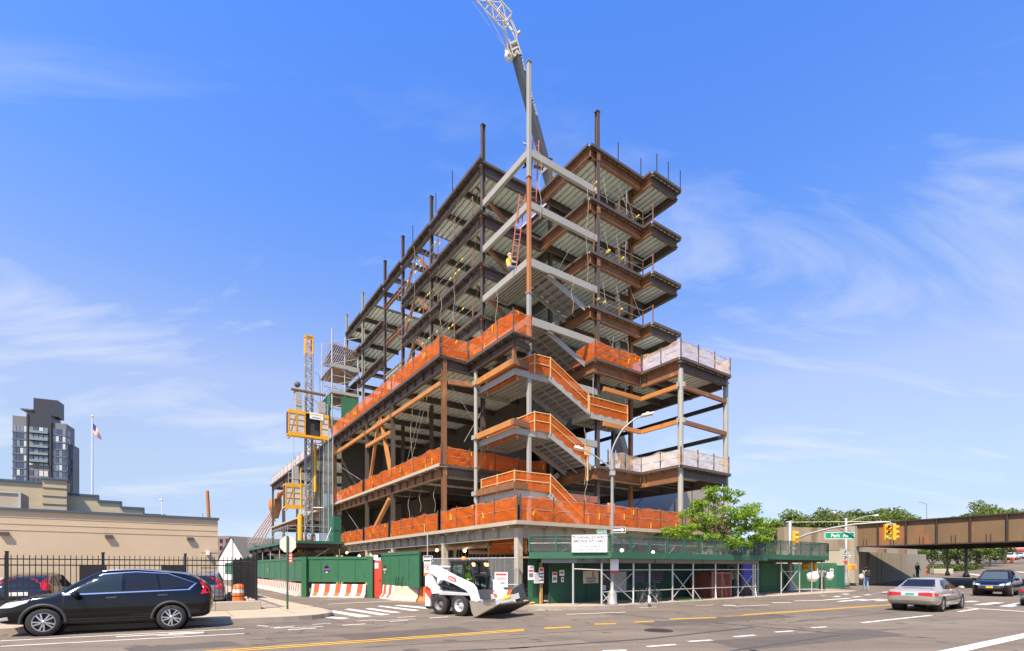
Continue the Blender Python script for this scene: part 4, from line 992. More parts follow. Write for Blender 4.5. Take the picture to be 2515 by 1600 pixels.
# carrier
m = MB(); m.box(17, 26, 77, 80, .9, 1.5); m.box(24, 26.4, 77.2, 79.8, 1.51, 3.0); m.box(18.5, 23, 77.2, 79.8, 1.52, 3.6); m.build('carrier', CRW, cr, off=off, bevel=.08)
for x in (18, 19.6, 22.5, 25):
    for y in (77.1, 79.6): m = MB(); m.tube((x, y, .6), (x, y+.4, .6), .6, 16); m.build('wheel', RUBBER, cr, off=off)
# small hook block seen beside the column
t = thing('hook_block', 'dark hook block hanging beside the ladder under the top grey beam', 'hook block', px(1325, 400, 41))
m = MB(); m.obox((0, 0, 0), (.38, 0, -.12), (0, .18, 0), (.1, 0, .4)); m.build('sheave_case', DARKM, t); m = MB(); m.tube((0, 0, .4), (-.55, 1.2, 2.6), .02, 5); m.tube((0, 0, -.35), (.05, 0, -.8), .05, 6); m.build('rope', WIRE, t)
SHG = M('shed_green', (.022, .108, .056), .55, 0, .16, 1.4, stain=(.04, .14, .085), sthr=.60, sscale=1.6)
# ------------------------------------------------------------------ sidewalk shed in front of the site
def post(t, a, b, z0, z1, off, r=.048, foot=True):
    m = MB(); m.tube((a, b, z0+.04), (a, b, z1), r, 10); m.box(a-.13, a+.13, b-.13, b+.13, z0, z0+.04); return m.build('post', SILVER, t, off=off)
SHW = [AB((.75, 22.9)), AB((4.45, 22.25))]          # chamfered end, then along the avenue
SO1 = (16.3, 16.0, .15)
shed = ab_thing('sidewalk_shed', 'long green sidewalk shed on silver pipe posts along the avenue', 'sidewalk shed', *SO1)
zb, zt = 2.27, 2.56
poly = [(13.7, 18.35), (16.35, 15.8), (29.4, 15.8), (29.4, 19.1), (13.7, 19.1)]
m = MB(); m.prism(poly, (0, 0, zb+.02), (1, 0, 0), (0, 1, 0), (0, 0, .08)); m.build('deck', PLYW, shed, off=SO1)
edge = [(13.7, 18.35), (16.35, 15.8), (29.4, 15.8), (29.4, 18.5)]
for p, q in zip(edge, edge[1:]):
    P, Q = V((*p, 0)), V((*q, 0)); d = (Q-P).normalized(); L = (Q-P).length; n = V((d.y, -d.x, 0)); k = max(1, round(L/2.5))
    for i in range(k):
        m = MB(); a, b = P+d*(L*i/k+.004), P+d*(L*(i+1)/k-.004); m.bar(a+n*.03+V((0, 0, (zb+zt)/2)), b+n*.03+V((0, 0, (zb+zt)/2)), .04, zt-zb); m.build('fascia', SHG, shed, off=SO1)
    m = MB(); k = max(2, round(L/1.25))
    for i in range(k+1):
        c = P+d*(L*i/k); m.obox(c+V((0, 0, zt+.38)), d*.035, n*.02, V((0, 0, .37))); m.obox(c-n*.06+V((0, 0, zt+.38)), d*.008, n*.06, V((0, 0, .36)))
    m.bar(P+V((0, 0, zt+.755)), Q+V((0, 0, zt+.755)), .04, .05); m.build('parapet_frame', SHG, shed, off=SO1)
    m = MB(); m.bar(P-n*.03+V((0, 0, zt+.36)), Q-n*.03+V((0, 0, zt+.36)), .006, .70); m.build('parapet_mesh', net_mat('shed_mesh', (.16, .19, .17), .62), shed, off=SO1)
    m = MB(); m.tube(P-n*.35+V((0, 0, zt+.42)), Q-n*.35+V((0, 0, zt+.42)), .025, 6)
    for i in range(max(1, int(L/3))): c = P+d*(i*3+1.2)-n*.35; m.tube(c+V((0, 0, zb+.1)), c+V((0, 0, zt+.6)), .025, 6); m.tube(c+V((0, 0, zb+.1)), c+d*.7+V((0, 0, zt+.35)), .018, 5)
    m.build('guard_pipe', SILVER, shed, off=SO1)
PTS = [AB(GP(1407.5, 1487.3, .15)), AB(GP(1477.6, 1487.3, .15)), (18.3, 16.25), (19.45, 16.25), (21.2, 16.25), (22.9, 16.25), (24.9, 16.25), (27.1, 16.25), (28.9, 16.25), (29.25, 16.6)]
for a, b in PTS: post(shed, a, b, .15, zb-.22, SO1)
BM = M('shed_beam', (.30, .29, .28), .5, .2, .12)
for p, q in (((14.2, 18.1), (15.4, 17.0)), ((15.0, 17.6), (16.9, 16.25)), ((16.2, 16.3), (18.9, 16.25)), ((18.0, 16.29), (20.2, 16.29)), ((19.9, 16.25), (22.0, 16.25)), ((21.7, 16.29), (24.1, 16.29)), ((23.8, 16.25), (26.4, 16.25)), ((26.2, 16.29), (29.3, 16.29))):
    m = MB(); m.ibeam((*p, zb+.0), (*q, zb+.0), .2, .12, .02); m.build('beam', BM, shed, off=SO1)
m = MB()
for i in range(16): m.ibeam((14.8+i*.95, max(16.5, 16.5+1.6-i*1.2), zb+.018), (14.8+i*.95, 18.5, zb+.018), .12, .08, .015)
m.build('cross_beams', BM, shed, off=SO1)
m = MB()
up_, lo_ = 1.75, .75
m.tube((PTS[0][0], PTS[0][1], up_+.05), (PTS[1][0], PTS[1][1], up_), .028, 7); m.tube((PTS[1][0], PTS[1][1], up_), (29.2, 16.2, up_), .028, 7); m.tube((PTS[1][0], PTS[1][1], lo_), (27.1, 16.2, lo_), .024, 7); m.tube((27.1, 16.2, lo_), (29.0, 16.2, lo_), .024, 7)
m.build('rail', SILVER, shed, off=SO1)
for i, j in ((1, 2), (4, 5), (7, 8)):
    (a0, b0_), (a1, b1_) = PTS[i], PTS[j]
    for s in (0, 1):
        m = MB(); y = .03 if s else -.03
        m.tube((a0, b0_+y, .25 if s else 1.62), (a1, b1_+y, 1.62 if s else .25), .022, 6); m.build('cross_brace', SILVER, shed, off=SO1)
for i in (1, 2, 3, 5, 6, 8):
    a0, b0_ = PTS[i]; m = MB(); m.tube((a0, b0_, .75), (a0+(.35 if i % 2 else -.3), b0_-.25, .17), .022, 6); m.build('prop', SILVER, shed, off=SO1)
# second, lower shed set back towards the bridge
SO2 = (30, 17, .15)
sh2 = ab_thing('sidewalk_shed', 'shorter green sidewalk shed on thin posts nearest the bridge', 'sidewalk shed', *SO2)
m = MB(); m.box(29.6, 38.8, 16.5, 18.7, 2.42, 2.5); m.build('deck', PLYW, sh2, off=SO2)
edge = [(29.6, 16.45), (38.8, 16.45), (38.8, 18.7)]
for p, q in zip(edge, edge[1:]):
    P, Q = V((*p, 0)), V((*q, 0)); d = (Q-P).normalized(); L = (Q-P).length; n = V((d.y, -d.x, 0))
    m = MB(); m.bar(P+n*.03+V((0, 0, 2.52)), Q+n*.03+V((0, 0, 2.52)), .04, .3); m.build('fascia', SHG, sh2, off=SO2)
    m = MB(); k = max(2, round(L/1.3))
    for i in range(k+1): c = P+d*(L*i/k); m.obox(c+V((0, 0, 3.12)), d*.04, n*.02, V((0, 0, .44))); m.bar(c-n*.0+V((0, 0, 2.7)), c-n*.5+V((0, 0, 2.6)), .03, .03)
    m.bar(P+V((0, 0, 3.57)), Q+V((0, 0, 3.57)), .04, .05); m.build('parapet_frame', SHG, sh2, off=SO2)
    m = MB(); m.bar(P-n*.03+V((0, 0, 3.1)), Q-n*.03+V((0, 0, 3.1)), .006, .86); m.build('parapet_mesh', net_mat('shed_mesh', (.16, .19, .17), .62), sh2, off=SO2)
for a, b in ((30.0, 16.7), (32.8, 16.7), (35.2, 16.7), (36.9, 16.7), (38.4, 16.7)): post(sh2, a, b, .15, 2.4, SO2, .04)
m = MB(); m.tube((32.8, 16.66, .35), (35.2, 16.66, 1.9), .022, 6); m.tube((32.8, 16.74, 1.9), (35.2, 16.74, .35), .022, 6); m.tube((32.8, 16.7, 1.6), (35.2, 16.7, 1.6), .02, 6); m.build('cross_brace', SILVER, sh2, off=SO2)
m = MB(); m.box(29.6, 38.7, 17.2, 17.35, 2.2, 2.41); m.box(29.6, 38.7, 16.62, 16.75, 2.25, 2.41); m.build('beam', DARKM, sh2, off=SO2)
# ------------------------------------------------------------------ plywood hoarding behind the shed
def hoarding(name, label, pts, z0, z1, base, bay=2.4, thick=.08, mat=GREEN, top=True):
    off = (*pts[0], base); t = ab_thing(name, label, 'fence', *off)
    for p, q in zip(pts, pts[1:]):
        P, Q = V((*p, 0)), V((*q, 0)); d = (Q-P).normalized(); L = (Q-P).length; k = max(1, round(L/bay))
        for i in range(k):
            a, b = P+d*(L*i/k+.003), P+d*(L*(i+1)/k-.003); m = MB(); m.bar(a+V((0, 0, (z0+z1)/2)), b+V((0, 0, (z0+z1)/2)), thick, z1-z0); m.build('panel', mat, t, off=off)
        m = MB(); n = V((d.y, -d.x, 0))
        for i in range(k+1): c = P+d*(L*i/k)+n*(thick/2+.012); m.obox(c+V((0, 0, (z0+z1)/2-.05)), d*.035, n*.012, V((0, 0, (z1-z0)/2-.08)))
        if top: m.bar(P+n*(thick/2+.02)+V((0, 0, z1-.09)), Q+n*(thick/2+.02)+V((0, 0, z1-.09)), .03, .16); m.bar(P+n*(thick/2+.02)+V((0, 0, z0+.06)), Q+n*(thick/2+.02)+V((0, 0, z0+.06)), .03, .1)
        m.build('batten', mat, t, off=off)
    return t
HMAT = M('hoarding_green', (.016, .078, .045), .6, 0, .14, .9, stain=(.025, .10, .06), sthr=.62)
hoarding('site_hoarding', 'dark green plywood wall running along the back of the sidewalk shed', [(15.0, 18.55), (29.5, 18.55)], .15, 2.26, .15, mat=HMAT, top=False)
hoarding('site_hoarding', 'green plywood wall behind the second shed towards the bridge', [(29.7, 18.8), (38.6, 18.8), (40.3, 19.9), (46.3, 19.9)], .15, 2.15, .15, mat=GREEN, top=False)
hoarding('site_hoarding', 'narrow green plywood return beside the chain link gate', [(13.95, 18.75), (14.5, 18.75)], .15, 2.26, .15, 1, mat=GREEN, top=False)
t = ab_thing('site_doorway', 'open doorway with bare timber jamb in the green hoarding', 'door', 14.75, 18.6, .15)
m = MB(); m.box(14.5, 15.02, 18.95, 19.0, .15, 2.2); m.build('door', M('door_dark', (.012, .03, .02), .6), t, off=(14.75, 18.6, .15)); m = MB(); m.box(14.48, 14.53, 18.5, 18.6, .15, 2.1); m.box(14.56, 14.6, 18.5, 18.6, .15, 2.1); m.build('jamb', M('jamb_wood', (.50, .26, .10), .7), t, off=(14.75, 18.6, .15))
# ------------------------------------------------------------------ long green fence on barriers along the side street
hoarding('site_fence', 'green plywood construction fence running far up the side street', [(7.4, 84), (7.4, 34.0)], .95, 2.55, 0, 2.45)
ft = hoarding('site_fence', 'green plywood fence panel slanting across the street behind the striped barrier', [(7.4, 33.9), (10.6, 30.35)], .95, 2.55, 0, 1.25)
off = (7.4, 33.9, 0)
for a, b in ((7.42, 33.75), (10.5, 30.3)):
    m = MB(); m.obox((a, b, 1.27), (.12, -.12, 0), (.13, .13, 0), (0, 0, 1.27)); m.build('post', GREEN, ft, off=off)
fr = hoarding('site_fence', 'green plywood fence right of the red door', [(11.0, 29.8), (11.15, 24.6)], .75, 2.75, 0, 1.3)
t = ab_thing('site_door', 'red door with white notice in the green fence', 'door', 10.75, 30.1, 0)
m = MB(); m.obox((10.78, 30.02, 1.15), (.2, -.27, 0), (.03, .03, 0), (0, 0, 1.12)); m.build('panel', REDM, t, off=(10.75, 30.1, 0)); m = MB(); m.obox((10.73, 29.99, 1.98), (.075, -.10, 0), (.006, .006, 0), (0, 0, .17)); m.build('notice', WHITE, t, off=(10.75, 30.1, 0)); m = MB(); m.obox((10.68, 30.0, 2.48), (.09, -.12, 0), (.006, .006, 0), (0, 0, .15)); m.build('notice', WHITE, t, off=(10.75, 30.1, 0)); m = MB(); m.sphere((10.85, 29.78, 1.1), .04); m.build('handle', BLACK, t, off=(10.75, 30.1, 0))
# diamond placards on the fence
def placard(label, a, b, z, d, col, mat):
    n = V((d[1], -d[0], 0)); P = V((a, b, z)); t = ab_thing('hazard_placard', label, 'sign', a, b, z, 'diamond placards on the green fence'); D = V((d[0], d[1], 0)).normalized(); n = V((D.y, -D.x, 0))
    m = MB(); m.prism([(0, -.28), (.28, 0), (0, .28), (-.28, 0)], P+n*.06, D, (0, 0, 1), n*.006); m.build('plate', mat, t, off=(a, b, z)); m = MB(); m.prism([(-.28, -.0), (-.2, -.07), (.2, -.07), (.28, -.0), (.22, .06), (-.22, .06)], P+n*.067, D, (0, 0, 1), n*.004); m.build('band', col, t, off=(a, b, z)); m = MB(); m.prism([(0, -.25), (.1, -.15), (-.1, -.15)], P+n*.067, D, (0, 0, 1), n*.004); m.build('band', WHITE, t, off=(a, b, z))
PUR = M('placard_purple', (.20, .07, .22), .5)
placard('diamond placard with purple band on the slanting green fence', 8.5, 32.7, 1.75, (3.2, -3.55), PUR, BLACK)
placard('diamond placard just right of the red door', 11.02, 29.2, 1.75, (.15, -5.2), M('placard_tan', (.5, .4, .25)), BLACK)
placard('diamond placard on the long fence, nearest the fence corner', 7.4, 38.9, 1.75, (0, -1), M('placard_tan', (.5, .4, .25)), BLACK)
placard('orange marked placard second along the long fence from its corner', 7.4, 47.4, 1.75, (0, -1), ORPL, BLACK)
placard('placard farthest up the long green fence', 7.4, 54, 1.75, (0, -1), ORPL, BLACK)
# ------------------------------------------------------------------ barriers
STR = REDM
def jersey(label, P, Q, mat, stripes=True, h=.82, group='red and white striped barriers', tgt='concrete_barrier'):
    P = V((*P, 0)); Q = V((*Q, 0)); d = (Q-P).normalized(); L = (Q-P).length; n = V((d.y, -d.x, 0)); t = ab_thing(tgt, label, 'barrier', P.x, P.y, 0, group); off = (P.x, P.y, 0)
    prof = [(-.30, 0), (.30, 0), (.30, .10), (.13, .30), (.09, h), (-.09, h), (-.13, .30), (-.30, .10)]
    m = MB(); m.prism(prof, P, n, (0, 0, 1), d*L); m.build('body', mat, t, off=off, bevel=.015)
    if stripes:
        k = max(2, int(L/.62)); s = MB(); o1 = [(.303, .10), (.133, .302), (.093, h+.002)]
        for i in range(k):
            x0 = L*(i+.15)/k; x1 = L*(i+.62)/k; vs = []
            for x, sh in ((x0, .0), (x1, .0)):
                for p_, q_ in o1: vs.append(P+n*p_+V((0, 0, q_))+d*(x+q_*.12))
                vs.append(P-n*.09+V((0, 0, h+.003))+d*(x+h*.12))
            s.add(vs, [(0, 4, 5, 1), (1, 5, 6, 2), (2, 6, 7, 3)])
        s.build('stripe', M('barrier_red', (.62, .10, .035), .7, 0, .15, 3), t, off=off)
    return t
jersey('striped barrier under the slanting green fence panel', (7.75, 33.3), (10.3, 30.6), BARW)
ends = ['nearest the fence corner', 'second from the fence corner', 'third from the fence corner', 'fourth from the fence corner', 'fifth from the fence corner', 'sixth from the fence corner', 'seventh from the fence corner', 'eighth from the fence corner', 'ninth from the fence corner', 'farthest up the street']
for i in range(10): jersey('striped barrier under the long green fence, %s' % ends[i], (7.35, 38.0+i*3.6), (7.35, 34.6+i*3.6), BARW)
jersey('striped barrier right of the red door', (10.95, 29.3), (11.05, 27.0), BARW)
jersey('plain concrete barrier standing left of the white loader', (10.7, 26.9), (11.4, 25.2), M('barrier_tan', (.60, .45, .32), .85, 0, .14, 2, stain=(.42, .30, .2), sthr=.6), False, group=None)
jersey('orange plastic barrier behind the rear of the white loader', (11.4, 25.0), (11.9, 24.0), ORPL, False, group=None, tgt='plastic_barrier')
jersey('striped barrier end beside the chain link gate right of the loader bucket', (12.6, 20.0), (13.5, 18.9), BARW, group=None)
t = ab_thing('steel_brackets', 'black steel frame leaning above the plain concrete barrier', 'bracket', 10.9, 26.3, 0)
m = MB()
for b in (27.3, 26.9, 26.3): m.path([(10.85, b, .6), (10.85, b, 1.1), (10.9, b-.05, 1.35)], .02, 6)
m.tube((10.85, 27.3, 1.0), (10.85, 26.3, 1.0), .02, 6); m.build('frame', BLACK, t, off=(10.9, 26.3, 0))
# ------------------------------------------------------------------ chain link gate
def chain_mat():
    m = bpy.data.materials.new('chain_link'); m.use_nodes = True; nt = m.node_tree; N = nt.nodes; Lk = nt.links; bs = N['Principled BSDF']
    bs.inputs['Base Color'].default_value = (.42, .42, .40, 1); bs.inputs['Metallic'].default_value = .3; bs.inputs['Roughness'].default_value = .5
    tc = N.new('ShaderNodeTexCoord'); outs = []
    for ang in (45, -45):
        mp = N.new('ShaderNodeMapping'); mp.inputs['Rotation'].default_value = (0, R(ang), 0); Lk.new(tc.outputs['Object'], mp.inputs['Vector'])
        sp = N.new('ShaderNodeSeparateXYZ'); Lk.new(mp.outputs['Vector'], sp.inputs[0])
        ml = N.new('ShaderNodeMath'); ml.operation = 'MULTIPLY'; ml.inputs[1].default_value = 11; Lk.new(sp.outputs['X'], ml.inputs[0])
        fr = N.new('ShaderNodeMath'); fr.operation = 'FRACT'; Lk.new(ml.outputs[0], fr.inputs[0])
        lt = N.new('ShaderNodeMath'); lt.operation = 'LESS_THAN'; lt.inputs[1].default_value = .16; Lk.new(fr.outputs[0], lt.inputs[0]); outs.append(lt)
    mx = N.new('ShaderNodeMath'); mx.operation = 'MAXIMUM'; Lk.new(outs[0].outputs[0], mx.inputs[0]); Lk.new(outs[1].outputs[0], mx.inputs[1])
    tr = N.new('ShaderNodeBsdfTransparent'); ms = N.new('ShaderNodeMixShader'); Lk.new(mx.outputs[0], ms.inputs['Fac']); Lk.new(tr.outputs[0], ms.inputs[1]); Lk.new(bs.outputs[0], ms.inputs[2])
    Lk.new(ms.outputs[0], N['Material Output'].inputs['Surface']); return m
GA, GB = W(11.3, 24.2), W(13.75, 19.3); gang = math.atan2((GB-GA).y, (GB-GA).x); gL = (GB-GA).length
gt = thing('chain_link_gate', 'silver chain link gate between green fence and hoarding behind the loader', 'gate', (GA.x, GA.y, .05), gang)
m = MB(); m.box(0, gL, -.003, .003, .1, 2.25); m.build('mesh', chain_mat(), gt)
m = MB()
for x in (0, gL/2, gL): m.tube((x, 0, 0), (x, 0, 2.3), .035, 8)
for z in (.1, 1.0, 2.27): m.tube((0, 0, z), (gL, 0, z), .026, 8)
m.build('frame', SILVER, gt)
# ------------------------------------------------------------------ signs
def flat_sign(name, label, c, right, w, h, mat=WHITE, cat='sign', group=None, lines=(), bars=(), depth=.012):
    "c centre, right: direction along the writing; lines (text, dz, size, mat); bars (x0,x1,z0,z1,mat)"
    r = V(right).normalized(); ang = math.atan2(r.y, r.x); t = thing(name, label, cat, c, ang, group)
    m = MB(); m.box(-w/2, w/2, 0, depth, -h/2, h/2); m.build('plate', mat, t)
    for tx_, dz, sz, mt_ in lines: text_mesh(tx_, sz, mt_, parent=t, mtx=face_mtx((0, -.004, dz), (1, 0, 0), (0, 0, 1)))
    for x0, x1, z0, z1, mt_ in bars: m = MB(); m.box(x0, x1, -.004, -.0005, z0, z1); m.build('printing', mt_, t)
    return t
dR3 = V((.8214, .5704, 0)); dL3 = V((-.5707, .8211, 0)); GREY_T = M('print_grey', (.20, .20, .20), .7); RED_T = M('print_red', (.55, .05, .04), .6)
pb = W(16.35, 15.8)
dch = (W(16.35, 15.8)-W(13.7, 18.35)).normalized()
c = W(13.7, 18.35)+dch*2.75
flat_sign('address_board', 'white board lettered with the site address on the shed parapet', (c.x-.05, c.y-.14, 2.93), dch, 1.56, .78, lines=(('75 CANAL ST WEST', .27, .175, BLACK), ('BRONX NY 10451', .10, .175, BLACK), ('Hunter Roberts', -.11, .15, GREY_T), ('Construction Group', -.27, .15, GREY_T)))
for i, (x, y0, w, h, bars, lb) in enumerate(((0.35, 1.62, .34, .66, ((-.14, .14, .05, .13, RED_T), (-.06, .06, .2, .26, RED_T), (-.12, .12, -.2, -.02, GREY_T)), 'tall white notice with red band on the hoarding, leftmost by the green post'),
                                           (0.72, 1.38, .32, .5, ((-.13, .13, -.2, .2, M('print_pale', (.5, .5, .5))),), 'white notice full of small print beside the tall red banded notice'),
                                           (1.02, 1.5, .28, .72, ((-.1, .1, .2, .32, RED_T), (-.11, .11, .05, .1, BLACK), (-.11, .11, -.1, -.05, BLACK), (-.11, .11, -.26, -.21, BLACK)), 'white notice with red top and three black bars, left of the open doorway'))):
    P = W(13.75, 18.45)+dch*0; P = W(13.55+x*.9, 18.42+.0)
    flat_sign('notice', lb, (P.x, P.y, y0), dR3, w, h, cat='notice', bars=bars, group='paper notices on the hoarding')
P = W(15.25, 18.4); flat_sign('notice', 'white and red notice just inside the open doorway', (P.x, P.y, 1.4), dR3, .3, .5, cat='notice', bars=((-.13, .13, .1, .22, RED_T), (-.11, .11, -.15, 0, GREY_T)), group='paper notices on the hoarding')
P = W(15.75, 18.45); flat_sign('notice', 'small white notice right of the doorway, upper of two', (P.x, P.y, 1.6), dR3, .3, .28, cat='notice', bars=((-.1, .1, -.03, .06, GREY_T),), group='paper notices on the hoarding')
P = W(15.78, 18.45); flat_sign('notice', 'small white notice right of the doorway, lower of two', (P.x, P.y, 1.28), dR3, .17, .24, cat='notice', bars=((-.05, .05, -.04, .05, GREY_T),), group='paper notices on the hoarding')
P = W(17.65, 18.45); flat_sign('company_sign', 'cream sign with red block and dark company name on the dark hoarding', (P.x, P.y, 1.38), dR3, 1.05, .62, M('sign_cream', (.68, .62, .50), .6), lines=(('HUNTER', -.08, .17, BLACK), ('ROBERTS', -.22, .14, BLACK)), bars=((.1, .2, .02, .26, RED_T), (-.3, .4, -.295, -.285, RED_T)))
P = W(18.75, 18.44); flat_sign('site_drawing', 'dark blue printed panel right of the cream company sign', (P.x, P.y, 1.2), dR3, .75, 1.15, M('panel_blue', (.035, .045, .085), .5), bars=((-.33, -.05, -.5, -.25, WHITE), (-.3, .3, .3, .34, GREY_T), (-.3, .3, .1, .14, GREY_T)))
P = W(19.75, 18.44); flat_sign('site_drawing', 'pale grey blank panel behind the street light base', (P.x, P.y, 1.1), dR3, .95, 1.1, M('panel_pale', (.48, .48, .45), .6))
for a, lb in ((21.2, 'dark panel with white lines, left of the pair behind the shed braces'), (22.7, 'dark panel with white lines, right of the pair behind the shed braces')):
    P = W(a, 18.44); flat_sign('site_drawing', lb, (P.x, P.y, 1.35), dR3, 1.15, .75, M('panel_blue', (.035, .045, .085), .5), group='dark printed panels on the hoarding', bars=[(-.5, .5, .25-i*.12, .27-i*.12, GREY_T) for i in range(5)])
for i, (x, lb) in enumerate(((.62, 'white warning notice with red print on the gate, left of two'), (.84, 'white warning notice with red header on the gate, right of two'))):
    c = GA+(GB-GA)*x; nrm = V(((GB-GA).normalized().y, -(GB-GA).normalized().x, 0)); c = c+nrm*.06*(1 if nrm.y < 0 else -1)
    flat_sign('notice', lb, (c.x, c.y, 1.28), GB-GA, .72, .72, cat='notice', bars=((-.3, .3, .2, .3, RED_T), (-.26, .26, -.02, .12, M('print_pink', (.7, .35, .32))), (-.2, .2, -.2, -.12, GREY_T)), group='notices on the chain link gate')
# one way arrow signs
def arrow_sign(label, c, right, w=.9, h=.3, flip=False, group='one way arrow signs', words='ONE WAY'):
    t = flat_sign('one_way_sign', label, c, right, w, h, BLACK, group=group)
    s = w/.9; k = h/.3
    m = MB(); p = [(-.38, -.055), (.2, -.055), (.2, -.11), (.40, 0), (.2, .11), (.2, .055), (-.38, .055)]
    m.prism([((-x if flip else x)*s, y*k) for x, y in p][::(-1 if flip else 1)], (0, -.005, 0), (1, 0, 0), (0, 0, 1), (0, .004, 0)); m.build('arrow', WHITE, t)
    m = MB()
    for a in ((-w/2, w/2, -h/2, -h/2+.02), (-w/2, w/2, h/2-.02, h/2), (-w/2, -w/2+.02, -h/2+.021, h/2-.021), (w/2-.02, w/2, -h/2+.021, h/2-.021)): m.box(a[0], a[1], -.005, -.001, a[2], a[3])
    m.build('border', WHITE, t)
    if words: text_mesh(words, .085*s, BLACK, parent=t, mtx=face_mtx((-.08*s*(-1 if flip else 1), -.008, 0), (1, 0, 0), (0, 0, 1)))
    return t
def green_sign(label, c, right, txt, w, h, size, group='green street name signs', sx=.85):
    t = flat_sign('street_name_sign', label, c, right, w, h, M('sign_green', (.0, .26, .14), .45), group=group)
    text_mesh(txt, size, WHITE, parent=t, mtx=face_mtx((0, -.005, -.01), (1, 0, 0), (0, 0, 1)), sx=sx)
    m = MB()
    for a in ((-w/2, w/2, -h/2, -h/2+h*.07), (-w/2, w/2, h/2-h*.07, h/2), (-w/2, -w/2+h*.07, -h/2, h/2), (w/2-h*.07, w/2, -h/2, h/2)): m.box(a[0], a[1], -.004, -.0005, a[2], a[3])
    m.build('border', WHITE, t)
    return t
# ------------------------------------------------------------------ street light on the corner
LP = GP(1503.5, 1486, .15); LP.z = .15
lamp = thing('street_light', 'tall double armed street light on the corner in front of the shed', 'street light', LP)
def at(u, v, Y): return V(((u-CX)/F*Y, Y, H+(HV-v)/F*Y))
LY = LP.y
m = MB(); m.lathe((0, 0, 0), [(.0, 0), (.27, 0), (.27, .06), (.22, .10), (.21, .5), (.16, .62), (.09, .70), (.078, 1.2), (.066, 6.3)], 14); pts = []
zj = at(1500, 1155, LY).z-.15
m.tube((0, 0, 6.2), (0, 0, zj+.3), .06, 10)
m.build('pole', M('pole_galv', (.33, .32, .295), .5, .3, .12, 2), lamp)
def arm(pts, r): 
    m = MB(); q = []
    P = [at(u, v, LY)-LP for u, v in pts]
    for i in range(len(P)-1):
        for k in range(5):
            t_ = k/5; p0 = P[max(i-1, 0)]; p1 = P[i]; p2 = P[i+1]; p3 = P[min(i+2, len(P)-1)]
            q.append(.5*((2*p1)+(p2-p0)*t_+(2*p0-5*p1+4*p2-p3)*t_*t_+(3*p1-p0-3*p2+p3)*t_**3))
    q.append(P[-1]); m.path(q, r, 8, r*.7); m.build('arm', MATS['pole_galv'], lamp)
arm([(1504, 1135), (1503, 1110), (1512, 1085), (1530, 1055), (1555, 1033), (1577, 1022)], .045)
arm([(1500, 1155), (1494, 1145), (1475, 1130), (1450, 1113), (1432, 1105)], .042)
for (u0, v0), (u1, v1) in (((1575, 1022), (1605, 1016)), ((1432, 1105), (1410, 1099))):
    a, b = at(u0, v0, LY)-LP, at(u1, v1, LY)-LP; d = (b-a); m = MB(); sd = V((0, .16, 0)); m.obox((a+b)/2, d/2, sd, V((0, 0, .055))); m.obox((a+b)/2+V((0, 0, .08)), d*.12, sd*.3, V((0, 0, .05))); m.build('lamp_head', M('lamp_white', (.66, .64, .60), .4), lamp, bevel=.03)
m = MB(); m.tube((0, 0, zj), (0, 0, zj+.5), .10, 10); m.box(-.12, .12, -.12, .12, zj-.25, zj-.05); m.build('bracket', MATS['pole_galv'], lamp)
c = at(1478, 1307, LY-.12); green_sign('green Canal St W name sign on the corner street light', (c.x, c.y, c.z), (1, .14, 0), 'Canal St W', .46, .18, .13, sx=.62)
c = at(1511, 1319, LY-.15); green_sign('small green name sign edge on under the arrow sign of the street light', (c.x, c.y, c.z), (.8, .57, 0), 'E 138 St', .22, .16, .08, sx=.55)
c = at(1519.5, 1302, LY-.12); arrow_sign('one way arrow sign on the corner street light above the shed', (c.x, c.y, c.z), (1, -.35, 0), .62, .27)
c = at(1509, 1391, LY-.16); flat_sign('parking_sign', 'white parking sign with red foot on the street light pole', (c.x, c.y, c.z), (1, 0, 0), .38, .65, bars=((-.19, .19, -.325, -.2, REDM),), group='street signs')
# ------------------------------------------------------------------ stop sign seen from behind
SP = GP(706, 1497, .15); SP.z = .15
st = thing('stop_sign', 'back of an octagonal stop sign on a green post at the left corner', 'sign', SP)
m = MB(); m.box(-.03, .03, -.03, .03, 0, 3.0); m.build('post', M('post_green', (.03, .07, .045), .5), st)
m = MB(); zz = at(706, 1337, SP.y).z-.15; k = .36
m.prism([(k*math.cos(PI/8+i*PI/4), k*math.sin(PI/8+i*PI/4)) for i in range(8)], (.0, .035, zz), (1, .0, 0), (0, 0, 1), (0, .01, 0)); m.build('plate', M('sign_back', (.50, .52, .42), .55, .1, .08, 2), st)
flat = MB(); flat.box(.05, .19, .02, .03, zz-.78, zz-.36); flat.build('red_plate', REDM, st); flat = MB(); 
for i in range(3): flat.box(.07, .17, .012, .019, zz-.70+i*.11, zz-.66+i*.11)
flat.build('printing', WHITE, st)
# ------------------------------------------------------------------ one way / no turn post behind the loader
OP = GP(1050, 1482, .0)
op = thing('sign_post', 'thin post with signs standing by the fence left of the loader', 'sign post', OP); m = MB(); m.tube((0, 0, 0), (0, 0, 3.7), .03, 8); m.build('post', SILVER, op)
c = at(1051, 1373, OP.y-.05); arrow_sign('one way arrow sign on the thin post left of the loader', (c.x, c.y, c.z), (1, 0, 0), .5, .32)
c = at(1050, 1394, OP.y-.06); ns = flat_sign('no_turn_sign', 'white no turn sign with red ring under the one way sign', (c.x, c.y, c.z), (1, 0, 0), .36, .55)
m = MB(); m.lathe((0, -.008, .03), [(.13, 0), (.165, 0), (.165, .005), (.13, .005)], 22, (0, 1, 0)); m.bar((-.1, -.008, .13), (.1, -.008, -.07), .03, .004, up=(0, 1, 0)); m.build('ring', RED_T, ns); m = MB(); m.bar((-.01, -.004, -.08), (-.01, -.004, .06), .04, .004, up=(0, 1, 0)); m.bar((-.01, -.004, .06), (.07, -.004, .1), .03, .004, up=(0, 1, 0)); m.build('arrow', BLACK, ns)
